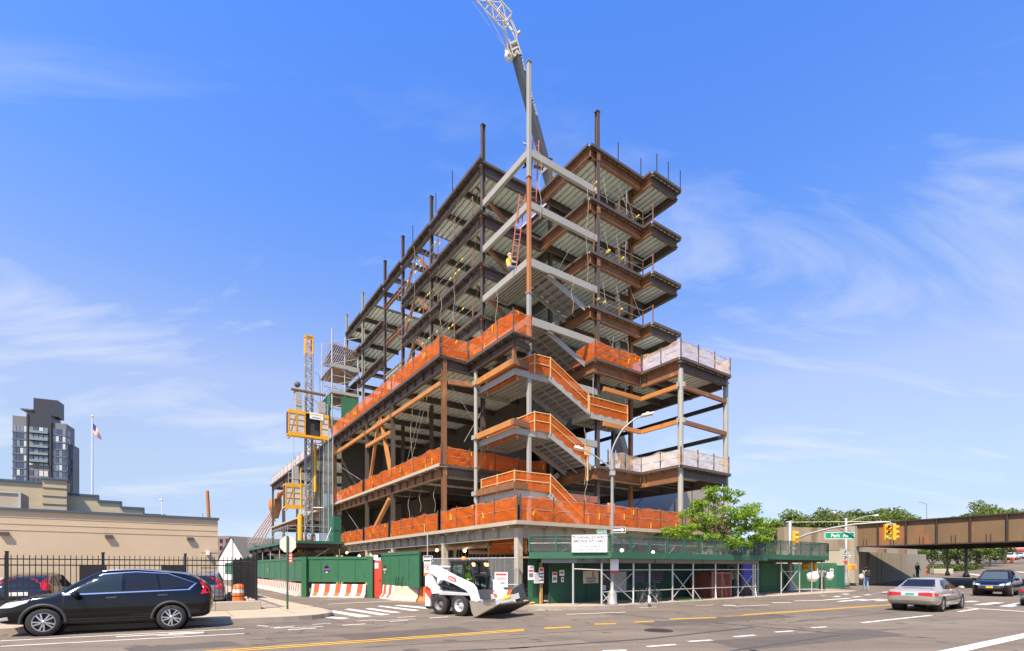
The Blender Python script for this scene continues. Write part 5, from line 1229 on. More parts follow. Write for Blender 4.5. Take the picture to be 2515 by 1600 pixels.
c = at(1048, 1411, OP.y-.08); fs = flat_sign('detour_plate', 'small orange plate under the no turn sign', (c.x, c.y, c.z), (1, 0, 0), .3, .16, ORPL)
# ------------------------------------------------------------------ bicycle chained to the shed
def bicycle(label, loc, rz):
    t = thing('bicycle', label, 'bicycle', loc, rz); r = .34
    for x in (-.52, .52):
        m = MB(); n = 24
        m.path([(x+r*math.cos(2*PI*i/n), 0, r+.0+r*math.sin(2*PI*i/n)*.985) for i in range(n+1)], .02, 6); w = m.build('wheel', RUBBER, t)
        m = MB()
        for i in range(14): a = 2*PI*i/14; m.tube((x, 0, r), (x+r*.95*math.cos(a), 0, r+r*.95*math.sin(a)), .003, 4, caps=False)
        m.build('spokes', SILVER, w)
    fm = M('bike_frame', (.03, .035, .04), .35)
    m = MB(); bb, st_, hd = (-.08, 0, .30), (-.22, 0, .80), (.36, 0, .80)
    for p, q in ((bb, st_), (bb, (.39, 0, .68)), (st_, hd), (bb, (-.52, 0, .34)), ((-.2, 0, .74), (-.52, 0, .34)), ((.34, 0, .88), (.52, 0, .34))): m.tube(p, q, .018, 7)
    m.build('frame', fm, t)
    m = MB(); m.tube((.34, 0, .88), (.33, 0, 1.0), .014, 6); m.path([(.42, -.28, .99), (.34, -.15, 1.0), (.33, 0, 1.0), (.34, .15, 1.0), (.42, .28, .99)], .014, 6); m.build('handlebar', fm, t)
    m = MB(); m.obox((-.25, 0, .93), (.12, 0, .01), (0, .06, 0), (0, 0, .025)); m.tube((-.22, 0, .78), (-.24, 0, .92), .013, 6); m.build('saddle', BLACK, t)
    m = MB(); m.lathe((-.08, -.03, .30), [(0, 0), (.09, 0), (.09, .01), (0, .01)], 16, (0, 1, 0)); m.tube((-.08, -.05, .3), (.05, -.1, .2), .01, 5); m.tube((-.08, .05, .3), (-.2, .1, .4), .01, 5); m.build('crank', SILVER, t)
P = (GP(1572, 1482, .15)+GP(1617, 1482, .15))/2
bicycle('dark bicycle leaning against a shed post near the street light', (P.x+.05, P.y+.1, .15), TH)
t = thing('weight_tag', 'white jug standing on the pavement by the bicycle', 'jug', GP(1595, 1484, .15)); t.location.z = .15; m = MB(); m.lathe((0, 0, 0), [(0, 0), (.08, 0), (.08, .22), (.03, .3), (.03, .34), (0, .34)], 10); m.build('bottle', WHITE, t)
# pink tree guard around the trunk
TA, TB = 26.0, 17.3
t = ab_thing('tree_guard', 'faded red mesh guard with timber rails round the tree trunk', 'tree guard', TA, TB, .15)
GN = net_mat('guard_mesh', (.34, .13, .09), .25)
m = MB(); m.box(TA-.9, TA+.9, TB-.7, TB-.69, .15, 1.55); m.box(TA-.9, TA-.89, TB-.69, TB+.7, .15, 1.55); m.box(TA+.89, TA+.9, TB-.69, TB+.7, .15, 1.55); m.build('mesh', GN, t, off=(TA, TB, .15)); gm = M('guard_timber', (.36, .15, .11), .8)
for a, b in ((TA-.9, TB-.72), (TA+.9, TB-.72), (TA, TB-.72)): m = MB(); m.box(a-.04, a+.04, b-.04, b+.04, .15, 1.65); m.build('post', gm, t, off=(TA, TB, .15))
m = MB(); m.bar((TA-.9, TB-.74, 1.55), (TA+.9, TB-.74, 1.55), .04, .08); m.bar((TA, TB-.76, 1.5), (TA+.4, TB-.76, .3), .04, .06, up=(0, 1, 0)); m.build('rail', gm, t, off=(TA, TB, .15))
# kiosk screen
t = ab_thing('kiosk', 'dark kiosk with blue lit screen between the two sheds', 'kiosk', 29.9, 17.4, .15)
m = MB(); m.box(29.2, 30.5, 17.3, 17.6, .15, 2.4); m.build('body', DARKM, t, off=(29.9, 17.4, .15), bevel=.03); m = MB(); m.box(29.4, 30.3, 17.285, 17.298, .9, 2.2); m.build('screen', emis('screen_blue', (.01, .015, .14), .5), t, off=(29.9, 17.4, .15)); m = MB(); m.box(30.55, 30.75, 17.3, 17.6, .15, 2.5); m.build('side', SILVER, t, off=(29.9, 17.4, .15))
t = ab_thing('steel_plate', 'loose boards lying by the striped barrier end', 'boards', 13.2, 18.6, .15); m = MB(); m.obox((13.1, 18.3, .2), (.7, .1, 0), (0, .15, 0), (0, 0, .02)); m.obox((13.3, 18.5, .25), (.6, -.2, .02), (0, .12, 0), (0, 0, .02)); m.build('planks', WOOD, t, off=(13.2, 18.6, .15))
# ------------------------------------------------------------------ iron fence round the parking lot
FO = AB(GP(640, 1496, .15)); FA, FB = FO
t = ab_thing('low_wall', 'low cracked concrete base wall under the iron fence', 'wall', FA, FB, .15)
m = MB()
for i in range(9): m.box(FA-1.6*(i+1)+.01, FA-1.6*i, FB-.2, FB+.18, .15, .50)
m.box(FA-.36, FA, FB+.19, FB+9, .15, .50); m.build('blocks', CONC, t, off=(FA, FB, .15), bevel=.02)
fe = ab_thing('iron_fence', 'black iron picket fence round the parking lot beside the dark car', 'fence', FA-.15, FB, .5)
off = (FA-.15, FB, .5); m = MB(); fx = FA-.15
n = 110
for i in range(n): x = fx-i*.148; m.box(x-.011, x+.011, FB-.011, FB+.011, .55, 2.28)
m.build('pickets', BLACK, fe, off=off)
m = MB()
for z in (.68, 1.92, 2.12): m.box(fx-n*.148, fx, FB-.018, FB+.018, z, z+.04)
for z in (.68, 1.92, 2.12): m.box(fx-.018, fx+.018, FB+.02, FB+9, z, z+.04)
m.build('rail', BLACK, fe, off=off)
m = MB()
for i in range(60): y = FB+i*.148; m.box(fx-.011, fx+.011, y-.011, y+.011, .55, 2.28)
m.build('pickets', BLACK, fe, off=off)
for i in range(7): x = fx-i*2.45; m = MB(); m.box(x-.04, x+.04, FB-.04, FB+.04, .5, 2.36); m.box(x-.05, x+.05, FB-.05, FB+.05, 2.361, 2.40); m.build('post', BLACK, fe, off=off)
for i in range(1, 4): y = FB+i*2.45; m = MB(); m.box(fx-.04, fx+.04, y-.04, y+.04, .5, 2.36); m.build('post', BLACK, fe, off=off)
# traffic drum
def drum(label, loc, s=1.0, group=None):
    t = thing('traffic_drum', label, 'traffic drum', loc, 0, group); m = MB(); m.lathe((0, 0, 0), [(0, 0), (.30*s, 0), (.30*s, .06*s), (.25*s, .07*s), (.24*s, .30*s), (.23*s, .5*s), (.215*s, .75*s), (.20*s, .95*s), (.12*s, 1.0*s), (0, 1.0*s)], 18); m.build('body', ORPL, t)
    for z in (.32, .62): m = MB(); m.lathe((0, 0, 0), [((.245-.03*z)*s+.003, z*s), ((.243-.03*z-.008)*s+.003, (z+.15)*s)], 18); m.build('band', WHITE, t)
p = at(586, 1455, 21.6); drum('orange and white traffic drum behind the iron fence', (p.x, p.y, .15))
t = thing('tall_stake', 'thin green and black stake rising behind the traffic drum', 'pole', at(572, 1440, 21.9)); t.location.z = .15; m = MB(); m.tube((0, 0, 0), (0, 0, 3.0), .02, 6); m.build('stake', M('post_green', (.03, .07, .045)), t)
# ------------------------------------------------------------------ vehicles
def crom(keys, x):
    ks = sorted(keys)
    if x <= ks[0][0]: return ks[0][1:]
    if x >= ks[-1][0]: return ks[-1][1:]
    for i in range(len(ks)-1):
        if ks[i][0] <= x <= ks[i+1][0]: break
    p1, p2 = ks[i], ks[i+1]; p0 = ks[i-1] if i else p1; p3 = ks[i+2] if i+2 < len(ks) else p2
    t = (x-p1[0])/(p2[0]-p1[0]); dx = p2[0]-p1[0]; out = []
    for k in range(1, len(p1)):
        d = (p2[k]-p1[k])/dx
        m1 = 0 if p0 is p1 else (p1[k]-p0[k])/(p1[0]-p0[0]); m2 = 0 if p3 is p2 else (p3[k]-p2[k])/(p3[0]-p2[0])
        a = d if p0 is p1 else (0 if m1*d <= 0 else 2*m1*d/(m1+d)); b = d if p3 is p2 else (0 if m2*d <= 0 else 2*m2*d/(m2+d))
        h00 = 2*t**3-3*t*t+1; h10 = t**3-2*t*t+t; h01 = -2*t**3+3*t*t; h11 = t**3-t*t
        out.append(h00*p1[k]+h10*dx*a+h01*p2[k]+h11*dx*b)
    return out
def loft_body(keys, n=56):
    "keys: (x, zbottom, zbelt, ztop, halfwidth, halfwidth at roof)"
    ks = sorted(keys); x0, x1 = ks[0][0], ks[-1][0]; b = MB(); K = 19; vs = []
    for i in range(n+1):
        t = i/n; t = .5-.5*math.cos(PI*t)*(.75)-.5*.25*(1-2*t) if True else t
        x = x0+(x1-x0)*t
        zb, zl, zt, hw, hr = crom(ks, x)
        zm = zb+(zl-zb)*.55
        half = [(0, zb), (hw*.78, zb), (hw*.93, zb+.035), (hw*.985, zb+.14), (hw, zm), (hw*.985, zm+(zl-zm)*.6), (hw*.945, zl), ((hw*.945*.55+hr*.45)*1.015, zl+(zt-zl)*.5), (hr*1.0, zt-.07*min(1, (zt-zl)/.2+.15)), (hr*.86, zt-.02*min(1, (zt-zl)/.2+.2)), (0, zt)]
        ring = [(y, z) for y, z in half]+[(-y, z) for y, z in half[-2:0:-1]]
        K = len(ring); vs += [(x, y, z) for y, z in ring]
    fs = [(i*K+j, i*K+(j+1) % K, (i+1)*K+(j+1) % K, (i+1)*K+j) for i in range(n) for j in range(K)]
    b.add(vs, fs, True); b.f.append(tuple(range(K))[::-1]); b.sm.append(True); b.f.append(tuple(range(n*K, n*K+K))); b.sm.append(True)
    return b
def carve(mb, mat, wheels, r, hw):
    me = bpy.data.meshes.new('body'); me.from_pydata(mb.v, [], mb.f); me.polygons.foreach_set('use_smooth', mb.sm); me.update()
    bm = bmesh.new(); bm.from_mesh(me); bmesh.ops.recalc_face_normals(bm, faces=bm.faces); bm.to_mesh(me); bm.free()
    me.materials.append(mat)
    o = bpy.data.objects.new('body', me); C.objects.link(o); cuts = []
    for x in wheels:
        for s in (1, -1):
            c = MB(); c.tube((x, s*hw*.55, r*.98), (x, s*hw*1.3, r*.98), r*1.16, 28); cm = bpy.data.meshes.new('c'); cm.from_pydata(c.v, [], c.f)
            bm = bmesh.new(); bm.from_mesh(cm); bmesh.ops.remove_doubles(bm, verts=bm.verts, dist=1e-5); bmesh.ops.recalc_face_normals(bm, faces=bm.faces); bm.to_mesh(cm); bm.free()
            q = bpy.data.objects.new('c', cm); C.objects.link(q); cuts.append(q); m = o.modifiers.new('b', 'BOOLEAN'); m.operation = 'DIFFERENCE'; m.object = q; m.solver = 'EXACT'
    bpy.context.view_layer.update(); dg = bpy.context.evaluated_depsgraph_get(); m2 = bpy.data.meshes.new_from_object(o.evaluated_get(dg)); m2.name = 'body'
    bvh = BVHTree.FromPolygons([v.co[:] for v in me.vertices], [p.vertices[:] for p in me.polygons])
    for q in cuts: bpy.data.objects.remove(q)
    bpy.data.objects.remove(o)
    # keep the arch edges crisp
    bm = bmesh.new(); bm.from_mesh(m2)
    for f in bm.faces: f.smooth = True
    for e_ in bm.edges:
        if len(e_.link_faces) == 2 and e_.calc_face_angle(0) > R(38): e_.smooth = False
    bm.to_mesh(m2); bm.free()
    m2.materials.clear(); m2.materials.append(mat)
    o = bpy.data.objects.new('body', m2); C.objects.link(o)
    return o, bvh
def decal(bvh, poly, side, mat, name, parent, off=.006, grid=.07, inset=.02):
    """a thin solid panel that follows the body: poly is (x,z) for L/R, (y,z) for F/B, (x,y) for T"""
    pts = []
    n = len(poly)
    for i in range(n):
        a, b = V(poly[i]), V(poly[(i+1) % n]); k = max(1, int((b-a).length/grid))
        pts += [a+(b-a)*j/k for j in range(k)]
    nb = len(pts); edges = [(i, (i+1) % nb) for i in range(nb)]
    xs = [p.x for p in pts]; ys = [p.y for p in pts]; extra = []
    x = min(xs)+grid*.5
    while x < max(xs):
        y = min(ys)+grid*.5
        while y < max(ys): extra.append(V((x, y))); y += grid
        x += grid
    vv, ee, ff, _, _, _ = delaunay_2d_cdt(pts+extra, edges, [], 1, 1e-5)
    cast = {'L': lambda p: (V((p.x, 3, p.y)), V((0, -1, 0))), 'R': lambda p: (V((p.x, -3, p.y)), V((0, 1, 0))), 'F': lambda p: (V((6, p.x, p.y)), V((-1, 0, 0))), 'B': lambda p: (V((-6, p.x, p.y)), V((1, 0, 0))), 'T': lambda p: (V((p.x, p.y, 4)), V((0, 0, -1)))}[side]
    top, ok = [], []
    for p in vv:
        o_, d_ = cast(p); h, nrm, _, _ = bvh.ray_cast(o_, d_)
        if h is None: top.append(None); continue
        if nrm.dot(d_) > 0: nrm = -nrm
        top.append(h+nrm*off)
    m = MB(); idx = {}
    fs = [f for f in ff if all(top[i] is not None for i in f)]
    vs = [t if t is not None else V((0, 0, 0)) for t in top]
    m.add(vs, fs, True)
    # rim
    cnt = {}
    for f in fs:
        for i in range(len(f)): e_ = (f[i], f[(i+1) % len(f)]); cnt[e_] = 1
    d0 = cast(V((0, 0)))[1]
    for (a, b) in list(cnt):
        if (b, a) not in cnt: m.add([vs[a], vs[b], vs[b]+d0*inset, vs[a]+d0*inset], [(1, 0, 3, 2)])
    return m.build(name, mat, parent)
def mirror(poly): return [(-a, b) for a, b in poly][::-1]
RIM = M('alloy_rim', (.55, .55, .55), .3, .8, .05, 3); GLASS_D = glass('tinted_glass', (.012, .012, .012), .04); GLASS_D.node_tree.nodes['Principled BSDF'].inputs['Specular IOR Level'].default_value = .45; GLASS_C = glass('clear_glass', (.03, .045, .045), .03, .45)
CHROME = M('chrome', (.6, .6, .6), .15, .9, .03); TRIM = M('black_trim', (.03, .03, .031), .6, 0, .1); TAIL = M('tail_lamp', (.45, .012, .012), .15); HEADL = M('head_lamp', (.55, .56, .58), .12, .2)
PLATE = M('plate_white', (.60, .60, .56), .5); PLATEY = M('plate_yellow', (.75, .38, .05), .5)
def wheel(parent, x, y, r, w, side, spokes=10, simple=False):
    t = MB(); t.lathe((x, y-side*w*.5, r), [(r*.68, w*0), (r*.93, 0), (r, w*.15), (r, w*.85), (r*.94, w), (r*.68, w*.98)], 28, (0, side, 0)); wo = t.build('wheel', RUBBER, parent)
    m = MB(); yo = y+side*w*.44
    m.lathe((x, yo-side*.07, r), [(0, 0), (r*.66, .0)], 24, (0, side, 0)); d = m.build('rim_well', M('well_dark', (.02, .02, .02), .6), wo)
    m = MB(); m.lathe((x, yo-side*.06, r), [(r*.62, 0), (r*.69, .0), (r*.69, .065), (r*.63, .06)], 28, (0, side, 0)); m.lathe((x, yo-side*.02, r), [(0, .03), (r*.12, .03), (r*.16, 0)], 14, (0, side, 0))
    for i in range(spokes):
        a = 2*PI*i/spokes+(.10 if i % 2 else -.10)*(spokes == 10); a2 = a+(.16 if spokes == 10 else 0)
        p = V((x+r*.14*math.cos(a), yo, r+r*.14*math.sin(a))); q = V((x+r*.65*math.cos(a2), yo-side*.01, r+r*.65*math.sin(a2))); m.bar(p, q, r*.095, .02, up=(0, 1, 0))
    m.build('rim', RIM, wo)
def car(label, keys, paint, loc, rz, wheels, r=.34, tw=.22, cat='car', name='car', windows=(), group=None, hwf=None, rimspokes=10):
    t = thing(name, label, cat, loc, rz, group)
    hw = max(k[4] for k in keys); o, bvh = carve(loft_body(keys), paint, wheels, r, hw); o.parent = t
    for x in wheels:
        for s in (1, -1):
            wheel(t, x, s*(hw-.115), r, tw, s, rimspokes)
            a = MB(); a.lathe((x, s*hw*.52, r*.98), [(0, 0), (r*1.13, 0), (r*1.13, hw*.40)], 24, (0, s, 0)); a.build('wheel_arch', DARKM, t)
    for poly, side, mat, nm in windows:
        decal(bvh, poly, side, mat, nm, t, .012 if mat in (CHROME, TAIL, HEADL, PLATE, PLATEY) else .007)
    return t, bvh
def paint(name, col, rough=.22, metal=.3):
    m = M(name, col, rough, metal, .04, 1); b = m.node_tree.nodes['Principled BSDF']; b.inputs['Coat Weight'].default_value = .7; b.inputs['Coat Roughness'].default_value = .05; return m
def mirrors(t, x, z, hw, mat):
    for s in (1, -1): m = MB(); m.sphere((x, s*(hw+.10), z), .12, 12, 8, (.75, 1, .68)); m.tube((x+.02, s*(hw-.06), z-.04), (x+.02, s*(hw+.05), z-.02), .03, 6); m.build('wing_mirror', mat, t)
PB_ = paint('black_car_paint', (.006, .006, .006), .10, .0); PB_.node_tree.nodes['Principled BSDF'].inputs['Coat Weight'].default_value = .1; PB_.node_tree.nodes['Principled BSDF'].inputs['Specular IOR Level'].default_value = .35
SUVK = [(-2.25, .56, .80, .90, .66, .56), (-2.18, .40, .95, 1.12, .84, .62), (-2.02, .33, 1.00, 1.31, .895, .60), (-1.75, .31, 1.00, 1.48, .91, .60), (-1.2, .27, .99, 1.60, .91, .62), (-.4, .25, .97, 1.665, .91, .63), (.25, .25, .95, 1.60, .91, .63), (.75, .25, .94, 1.33, .91, .66), (1.18, .26, .94, 1.06, .905, .72), (1.6, .28, .90, .985, .885, .70), (2.0, .30, .80, .87, .83, .62), (2.2, .34, .68, .74, .72, .5), (2.28, .42, .60, .64, .56, .42)]
def suv_windows(rear_light=True, plate=PLATE):
    W_ = []
    for s in 'LR':
        W_ += [([(.86, 1.03), (.20, 1.50), (-.22, 1.555), (-.22, 1.045)], s, GLASS_D if s == 'R' else GLASS_C, 'window'), ([(-.30, 1.05), (-.30, 1.56), (-.93, 1.545), (-1.03, 1.08)], s, GLASS_D, 'window'), ([(-1.08, 1.09), (-.99, 1.53), (-1.35, 1.455), (-1.78, 1.27), (-1.70, 1.16)], s, GLASS_D, 'window'),
               ([(.98, .985), (.90, 1.025), (-1.68, 1.10), (-1.82, 1.24), (-1.90, 1.27), (-1.72, 1.075)], s, CHROME, 'window_trim'), ([(.28, 1.475), (.20, 1.53), (-.5, 1.585), (-1.2, 1.535), (-1.86, 1.26), (-1.81, 1.27), (-1.2, 1.515), (-.5, 1.565), (.18, 1.51), (.25, 1.465)], s, CHROME, 'window_trim'),
               ([(-1.86, 1.42), (-2.0, 1.31), (-2.16, 1.10), (-2.20, .98), (-1.98, .96), (-2.04, 1.10), (-1.94, 1.30)], s, TAIL, 'taillight'),
               ([(2.16, .70), (2.02, .82), (1.55, .91), (1.62, .83), (1.9, .72)], s, HEADL, 'headlight'), ([(.1, .90), (.1, .93), (-.12, .935), (-.12, .905)], s, TRIM, 'door_handle'), ([(-1.0, .94), (-1.0, .97), (-1.22, .975), (-1.22, .945)], s, TRIM, 'door_handle'),
               ([(1.0, .28), (1.0, .36), (-.95, .36), (-.95, .28)], s, TRIM, 'sill_trim')]
    W_ += [([(-.54, 1.06), (.54, 1.06), (.44, 1.50), (-.44, 1.50)], 'F', GLASS_D, 'windscreen'), ([(-.60, 1.06), (.60, 1.06), (.50, 1.46), (-.50, 1.46)], 'B', GLASS_D, 'rear_window'), ([(-.26, .80), (.26, .80), (.26, .93), (-.26, .93)], 'B', plate, 'number_plate'), ([(-.55, .50), (.55, .50), (.5, .70), (-.5, .70)], 'F', TRIM, 'grille')]
    return W_
def uv_ground(u, v): return GP(u, v)
# the dark car at the kerb, its nose to the left
pf, pr = GP(107, 1562.5), GP(420, 1547)
nearc = (pf+pr)/2; dcar = (pf-pr).normalized(); nin = V((dcar.y, -dcar.x, 0)); 
if nin.y < 0: nin = -nin
hd = math.atan2(dcar.y, dcar.x)
WB = 1.31*(pf-pr).length/2.62
sc = WB/1.31
cc = nearc+nin*.80*sc+dcar*(-.02)
c1, bv = car('black crossover car with chrome window trim parked along the left kerb', SUVK, PB_, (cc.x, cc.y, 0), hd, (1.31, -1.31), .345, .225, windows=suv_windows())
c1.scale = (sc, sc, sc)
mirrors(c1, .68, 1.02, .90, PB_)
m = MB()
for s in (1, -1): m.path([(-1.7, s*.57, 1.49), (-1.5, s*.585, 1.54), (-.5, s*.60, 1.645), (.1, s*.60, 1.615), (.2, s*.595, 1.59)], .018, 6)
m.build('roof_rail', CHROME, c1)
for x in (1.31, -1.31):
    for s in (1, -1): 
        m = MB(); n = 20; rr = .345*1.16; m.path([(x+(rr+.03)*math.cos(PI*i/n), s*.895, .338+(rr+.03)*math.sin(PI*i/n)) for i in range(n+1)], .042, 6); m.build('arch_trim', TRIM, c1)
for s in (1, -1):
    decal(bv, [(2.12, .40), (2.18, .46), (1.98, .50), (1.96, .42)], 'L' if s > 0 else 'R', HEADL, 'fog_lamp', c1, .01)
    for x0 in (.93, -.26, -1.30): decal(bv, [(x0, .34), (x0+.008, .34), (x0+.02*(x0 > 0), .96), (x0-.008, .96)], 'L' if s > 0 else 'R', M('seam_black', (.002, .002, .002), .8), 'door_seam', c1, .003)
# silver sedan seen from behind
SED = [(-2.35, .52, .72, .76, .62, .50), (-2.28, .36, .84, .90, .80, .62), (-2.0, .28, .88, .97, .875, .66), (-1.55, .25, .88, 1.02, .89, .66), (-1.2, .23, .88, 1.18, .89, .62), (-.75, .22, .88, 1.39, .89, .57), (-.1, .21, .87, 1.43, .89, .57), (.35, .21, .86, 1.37, .89, .57), (.85, .21, .85, 1.10, .89, .64), (1.25, .22, .84, .95, .885, .70), (1.7, .24, .78, .86, .85, .68), (2.15, .28, .66, .74, .77, .58), (2.36, .36, .56, .62, .62, .46)]
PSIL = paint('silver_car_paint', (.42, .375, .31), .25, .35)
def sedan_windows(plate):
    W_ = []
    for s in 'LR':
        W_ += [([(.82, .93), (.30, 1.29), (-.12, 1.34), (-.12, .93)], s, GLASS_D, 'window'), ([(-.20, .93), (-.20, 1.34), (-.70, 1.31), (-1.12, 1.05), (-1.15, .95)], s, GLASS_D, 'window'), ([(-2.24, .66), (-2.24, .80), (-1.98, .80), (-1.98, .68)], s, TAIL, 'taillight'), ([(2.2, .52), (2.14, .66), (1.8, .72), (1.85, .6)], s, HEADL, 'headlight'), ([(.0, .78), (.0, .81), (-.2, .81), (-.2, .78)], s, TRIM, 'door_handle'), ([(1.0, .46), (1.0, .50), (-.95, .50), (-.95, .46)], s, TRIM, 'side_trim')]
    W_ += [([(-.58, 1.02), (.58, 1.02), (.49, 1.33), (-.49, 1.33)], 'F', GLASS_D, 'windscreen'), ([(-.60, 1.04), (.60, 1.04), (.47, 1.34), (-.47, 1.34)], 'B', GLASS_D, 'rear_window'), ([(-.76, .67), (-.30, .70), (-.30, .80), (-.74, .83)], 'B', TAIL, 'taillight'), ([(.30, .70), (.76, .67), (.74, .83), (.30, .80)], 'B', TAIL, 'taillight'), ([(-.28, .68), (.28, .68), (.28, .82), (-.28, .82)], 'B', PLATE, 'number_plate'), ([(-.78, .46), (.78, .46), (.79, .50), (-.79, .50)], 'B', CHROME, 'bumper_trim'), ([(-.5, .44), (.5, .44), (.45, .58), (-.45, .58)], 'F', TRIM, 'grille')]
    return W_
def place_car(bl, br_, L_half):   # rear wheel contacts (u,v) left and right, returns centre and heading along away direction
    a, b = GP(*bl), GP(*br_); return a, b
rl, rr_ = GP(2200, 1497), GP(2312, 1503)
mid = (rl+rr_)/2
fr_ = GP(2362, 1494)
hd2 = math.atan2((fr_-rr_).y, (fr_-rr_).x)
hd2 = (hd2+TH*2)/3
dd = V((math.cos(hd2), math.sin(hd2), 0)); ctr = mid+dd*1.33
c2, b2 = car('silver sedan driving away with red tail lamps lit by sun', SED, PSIL, (ctr.x, ctr.y, 0), hd2, (1.36, -1.33), .315, .20, windows=sedan_windows(PLATE), rimspokes=7)
decal(b2, [(-.16, .71), (.16, .71), (.16, .79), (-.16, .79)], 'B', M('plate_green', (.02, .30, .22), .4), 'plate_print', c2, .016)
mirrors(c2, .70, .98, .88, PSIL)
# oncoming dark SUV
a, b = GP(2402, 1462), GP(2480, 1466)
mid = (a+b)/2; hd3 = math.atan2(-.60, -.80)
bk = V((-math.cos(hd3), -math.sin(hd3), 0)); ctr = mid+bk*1.2
W3 = suv_windows(); W3.append(([(-.16, .52), (.16, .52), (.16, .64), (-.16, .64)], 'F', PLATEY, 'number_plate')); W3 += [([(.46, .66), (.68, .72), (.66, .80), (.44, .76)], 'F', HEADL, 'headlight'), ([(-.68, .72), (-.46, .66), (-.44, .76), (-.66, .80)], 'F', HEADL, 'headlight'), ([(-.5, .66), (.5, .66), (.48, .70), (-.48, .70)], 'F', CHROME, 'grille_bar')]
W3 = [w for w in W3 if w[3] != 'windscreen']+[([(-.66, 1.06), (.66, 1.06), (.53, 1.52), (-.53, 1.52)], 'F', glass('windscreen_sky', (.06, .075, .075), .03), 'windscreen')]
c3, b3 = car('dark oncoming sport utility car with yellow front plate', SUVK, PB_, (ctr.x, ctr.y, 0), hd3, (1.31, -1.31), .35, .23, windows=W3)
c3.scale = (1.04, 1.04, 1.04); mirrors(c3, .68, 1.05, .90, PB_)
# car cut by the right edge
a = GP(2512, 1487); hd4 = TH+.05; dd = V((math.cos(hd4), math.sin(hd4), 0)); nn = V((dd.y, -dd.x, 0)); ctr = a+dd*1.45+nn*.8
c4, b4 = car('grey sedan cut off by the right edge of the view', SED, paint('grey_car_paint', (.10, .11, .13), .2, .3), (ctr.x, ctr.y, 0), hd4, (1.36, -1.33), .315, .2, windows=sedan_windows(PLATE), rimspokes=7)
# cars in the lot behind the iron fence
def lot_car(label, u, dist, keys, pt, rz, sedan=False, plate=PLATEY, wins=None, z=.02):
    a, b = None, None
    P = V(((u-CX)/F*dist, dist, z)); w = wins or (sedan_windows(plate) if sedan else suv_windows(True, plate))
    return car(label, keys, pt, P, rz, (1.36, -1.33) if sedan else (1.31, -1.31), .33, .21, windows=w, rimspokes=7, group='cars in the fenced lot')
away = math.atan2(.8211, -.5707)
k1, kb = lot_car('dark blue sport utility car behind the fence with tall red corner lamps', 100, 20.3, SUVK, paint('navy_paint', (.012, .014, .02), .15, .1), away-.12, plate=PLATE)
for s in (1, -1): decal(kb, [(s*.60, 1.0), (s*.80, 1.0), (s*.68, 1.40), (s*.60, 1.40)][::s], 'B', TAIL, 'taillight', k1, .014)
k2, kb2 = lot_car('silver grey car behind the fence near the traffic drum with red lamps', 502, 24.5, SUVK, paint('steel_grey_paint', (.16, .18, .21), .2, .3), away-.1)
for s in (1, -1): decal(kb2, [(s*.50, .86), (s*.80, .86), (s*.78, .98), (s*.50, .96)][::s], 'B', TAIL, 'taillight', k2, .014)
k3, _ = lot_car('black car with roof rack deep in the lot', 320, 26.8, SUVK, PB_, away, z=.25)
m = MB()
for s in (.5, -.5): m.tube((-1.4, s, 1.78), (.1, s, 1.80), .03, 6)
for x in (-1.3, -.7, 0): m.tube((x, -.62, 1.80), (x, .62, 1.80), .03, 6)
for s in (.5, -.5): m.tube((-1.2, s, 1.62), (-1.2, s, 1.8), .03, 6); m.tube((0, s, 1.62), (0, s, 1.8), .03, 6)
m.build('roof_rack', BLACK, k3)
lot_car('white car behind the fence at the left edge of the view', 12, 20.6, SED, paint('white_car_paint', (.62, .64, .66), .2, .1), away, True)
lot_car('white van like car deep in the lot between black and grey cars', 425, 26.4, SUVK, paint('white_car_paint', (.62, .64, .66), .2, .1), away)
lot_car('pale sedan half hidden behind the dark blue car in the lot', 205, 25.8, SED, paint('white_car_paint', (.62, .64, .66), .2, .1), away, True)
# far cars beyond the bridge
for i, (u, v, Y, s, col, lb) in enumerate(((2487, 1382, 112, 1.0, 'white_car_paint', 'white car parked on the rise beyond the bridge'), (2508, 1381, 118, 1.0, 'white_car_paint', 'second white car at the right edge beyond the bridge'), (2455, 1382, 112, 1, 'navy_paint', 'dark car far beyond the bridge beside the white one'))):
    x = (u-CX)/F*Y; car(lb, SED if i else SUVK, MATS[col], (x, Y, zg(x, Y)), TH, (1.36, -1.33) if i else (1.31, -1.31), .33, .21, windows=[w for w in (sedan_windows(PLATE) if i else suv_windows()) if w[1] == 'B' or 'window' in w[3]], group=None, rimspokes=5)
x = (2486-CX)/F*96; t = thing('traffic_barrel', 'orange barrel on the road beyond the bridge', 'barrel', (x, 96, zg(x, 96))); m = MB(); m.lathe((0, 0, 0), [(0, 0), (.45, 0), (.45, .08), (.25, .1), (.26, .5), (.34, .6), (.34, 1.0), (.1, 1.1), (0, 1.1)], 12); m.build('body', ORPL, t)
# ------------------------------------------------------------------ compact loader
pr_, pf_ = GP(1083, 1511), GP(1142, 1513)
ld = W(1, 0)
rear = GP(1080, 1511); 
lt = thing('skid_steer_loader', 'white skid steer loader with lowered bucket and lit amber lamps crossing the street', 'loader', (0, 0, 0))
LANG = R(18)
WHT = M('loader_white', (.74, .73, .70), .35, 0, .05, 2, stain=(.45, .40, .33), sthr=.66, sscale=3); LRED = M('loader_red', (.62, .06, .03), .4); LGREY = M('loader_grey', (.42, .42, .42), .5); BUCK = M('bucket_steel', (.30, .26, .20), .6, .3, .2, 2, stain=(.42, .36, .27), sthr=.55, sscale=2.5); BUCKD = M('bucket_under', (.075, .062, .05), .65, .1, .25, 2.5)
def lp(poly, y0, y1, name, mat, bevel=.015, parent=None):
    m = MB(); m.prism(poly, (0, y0, 0), (1, 0, 0), (0, 0, 1), (0, y1-y0, 0)); return m.build(name, mat, parent or lt, bevel=bevel)
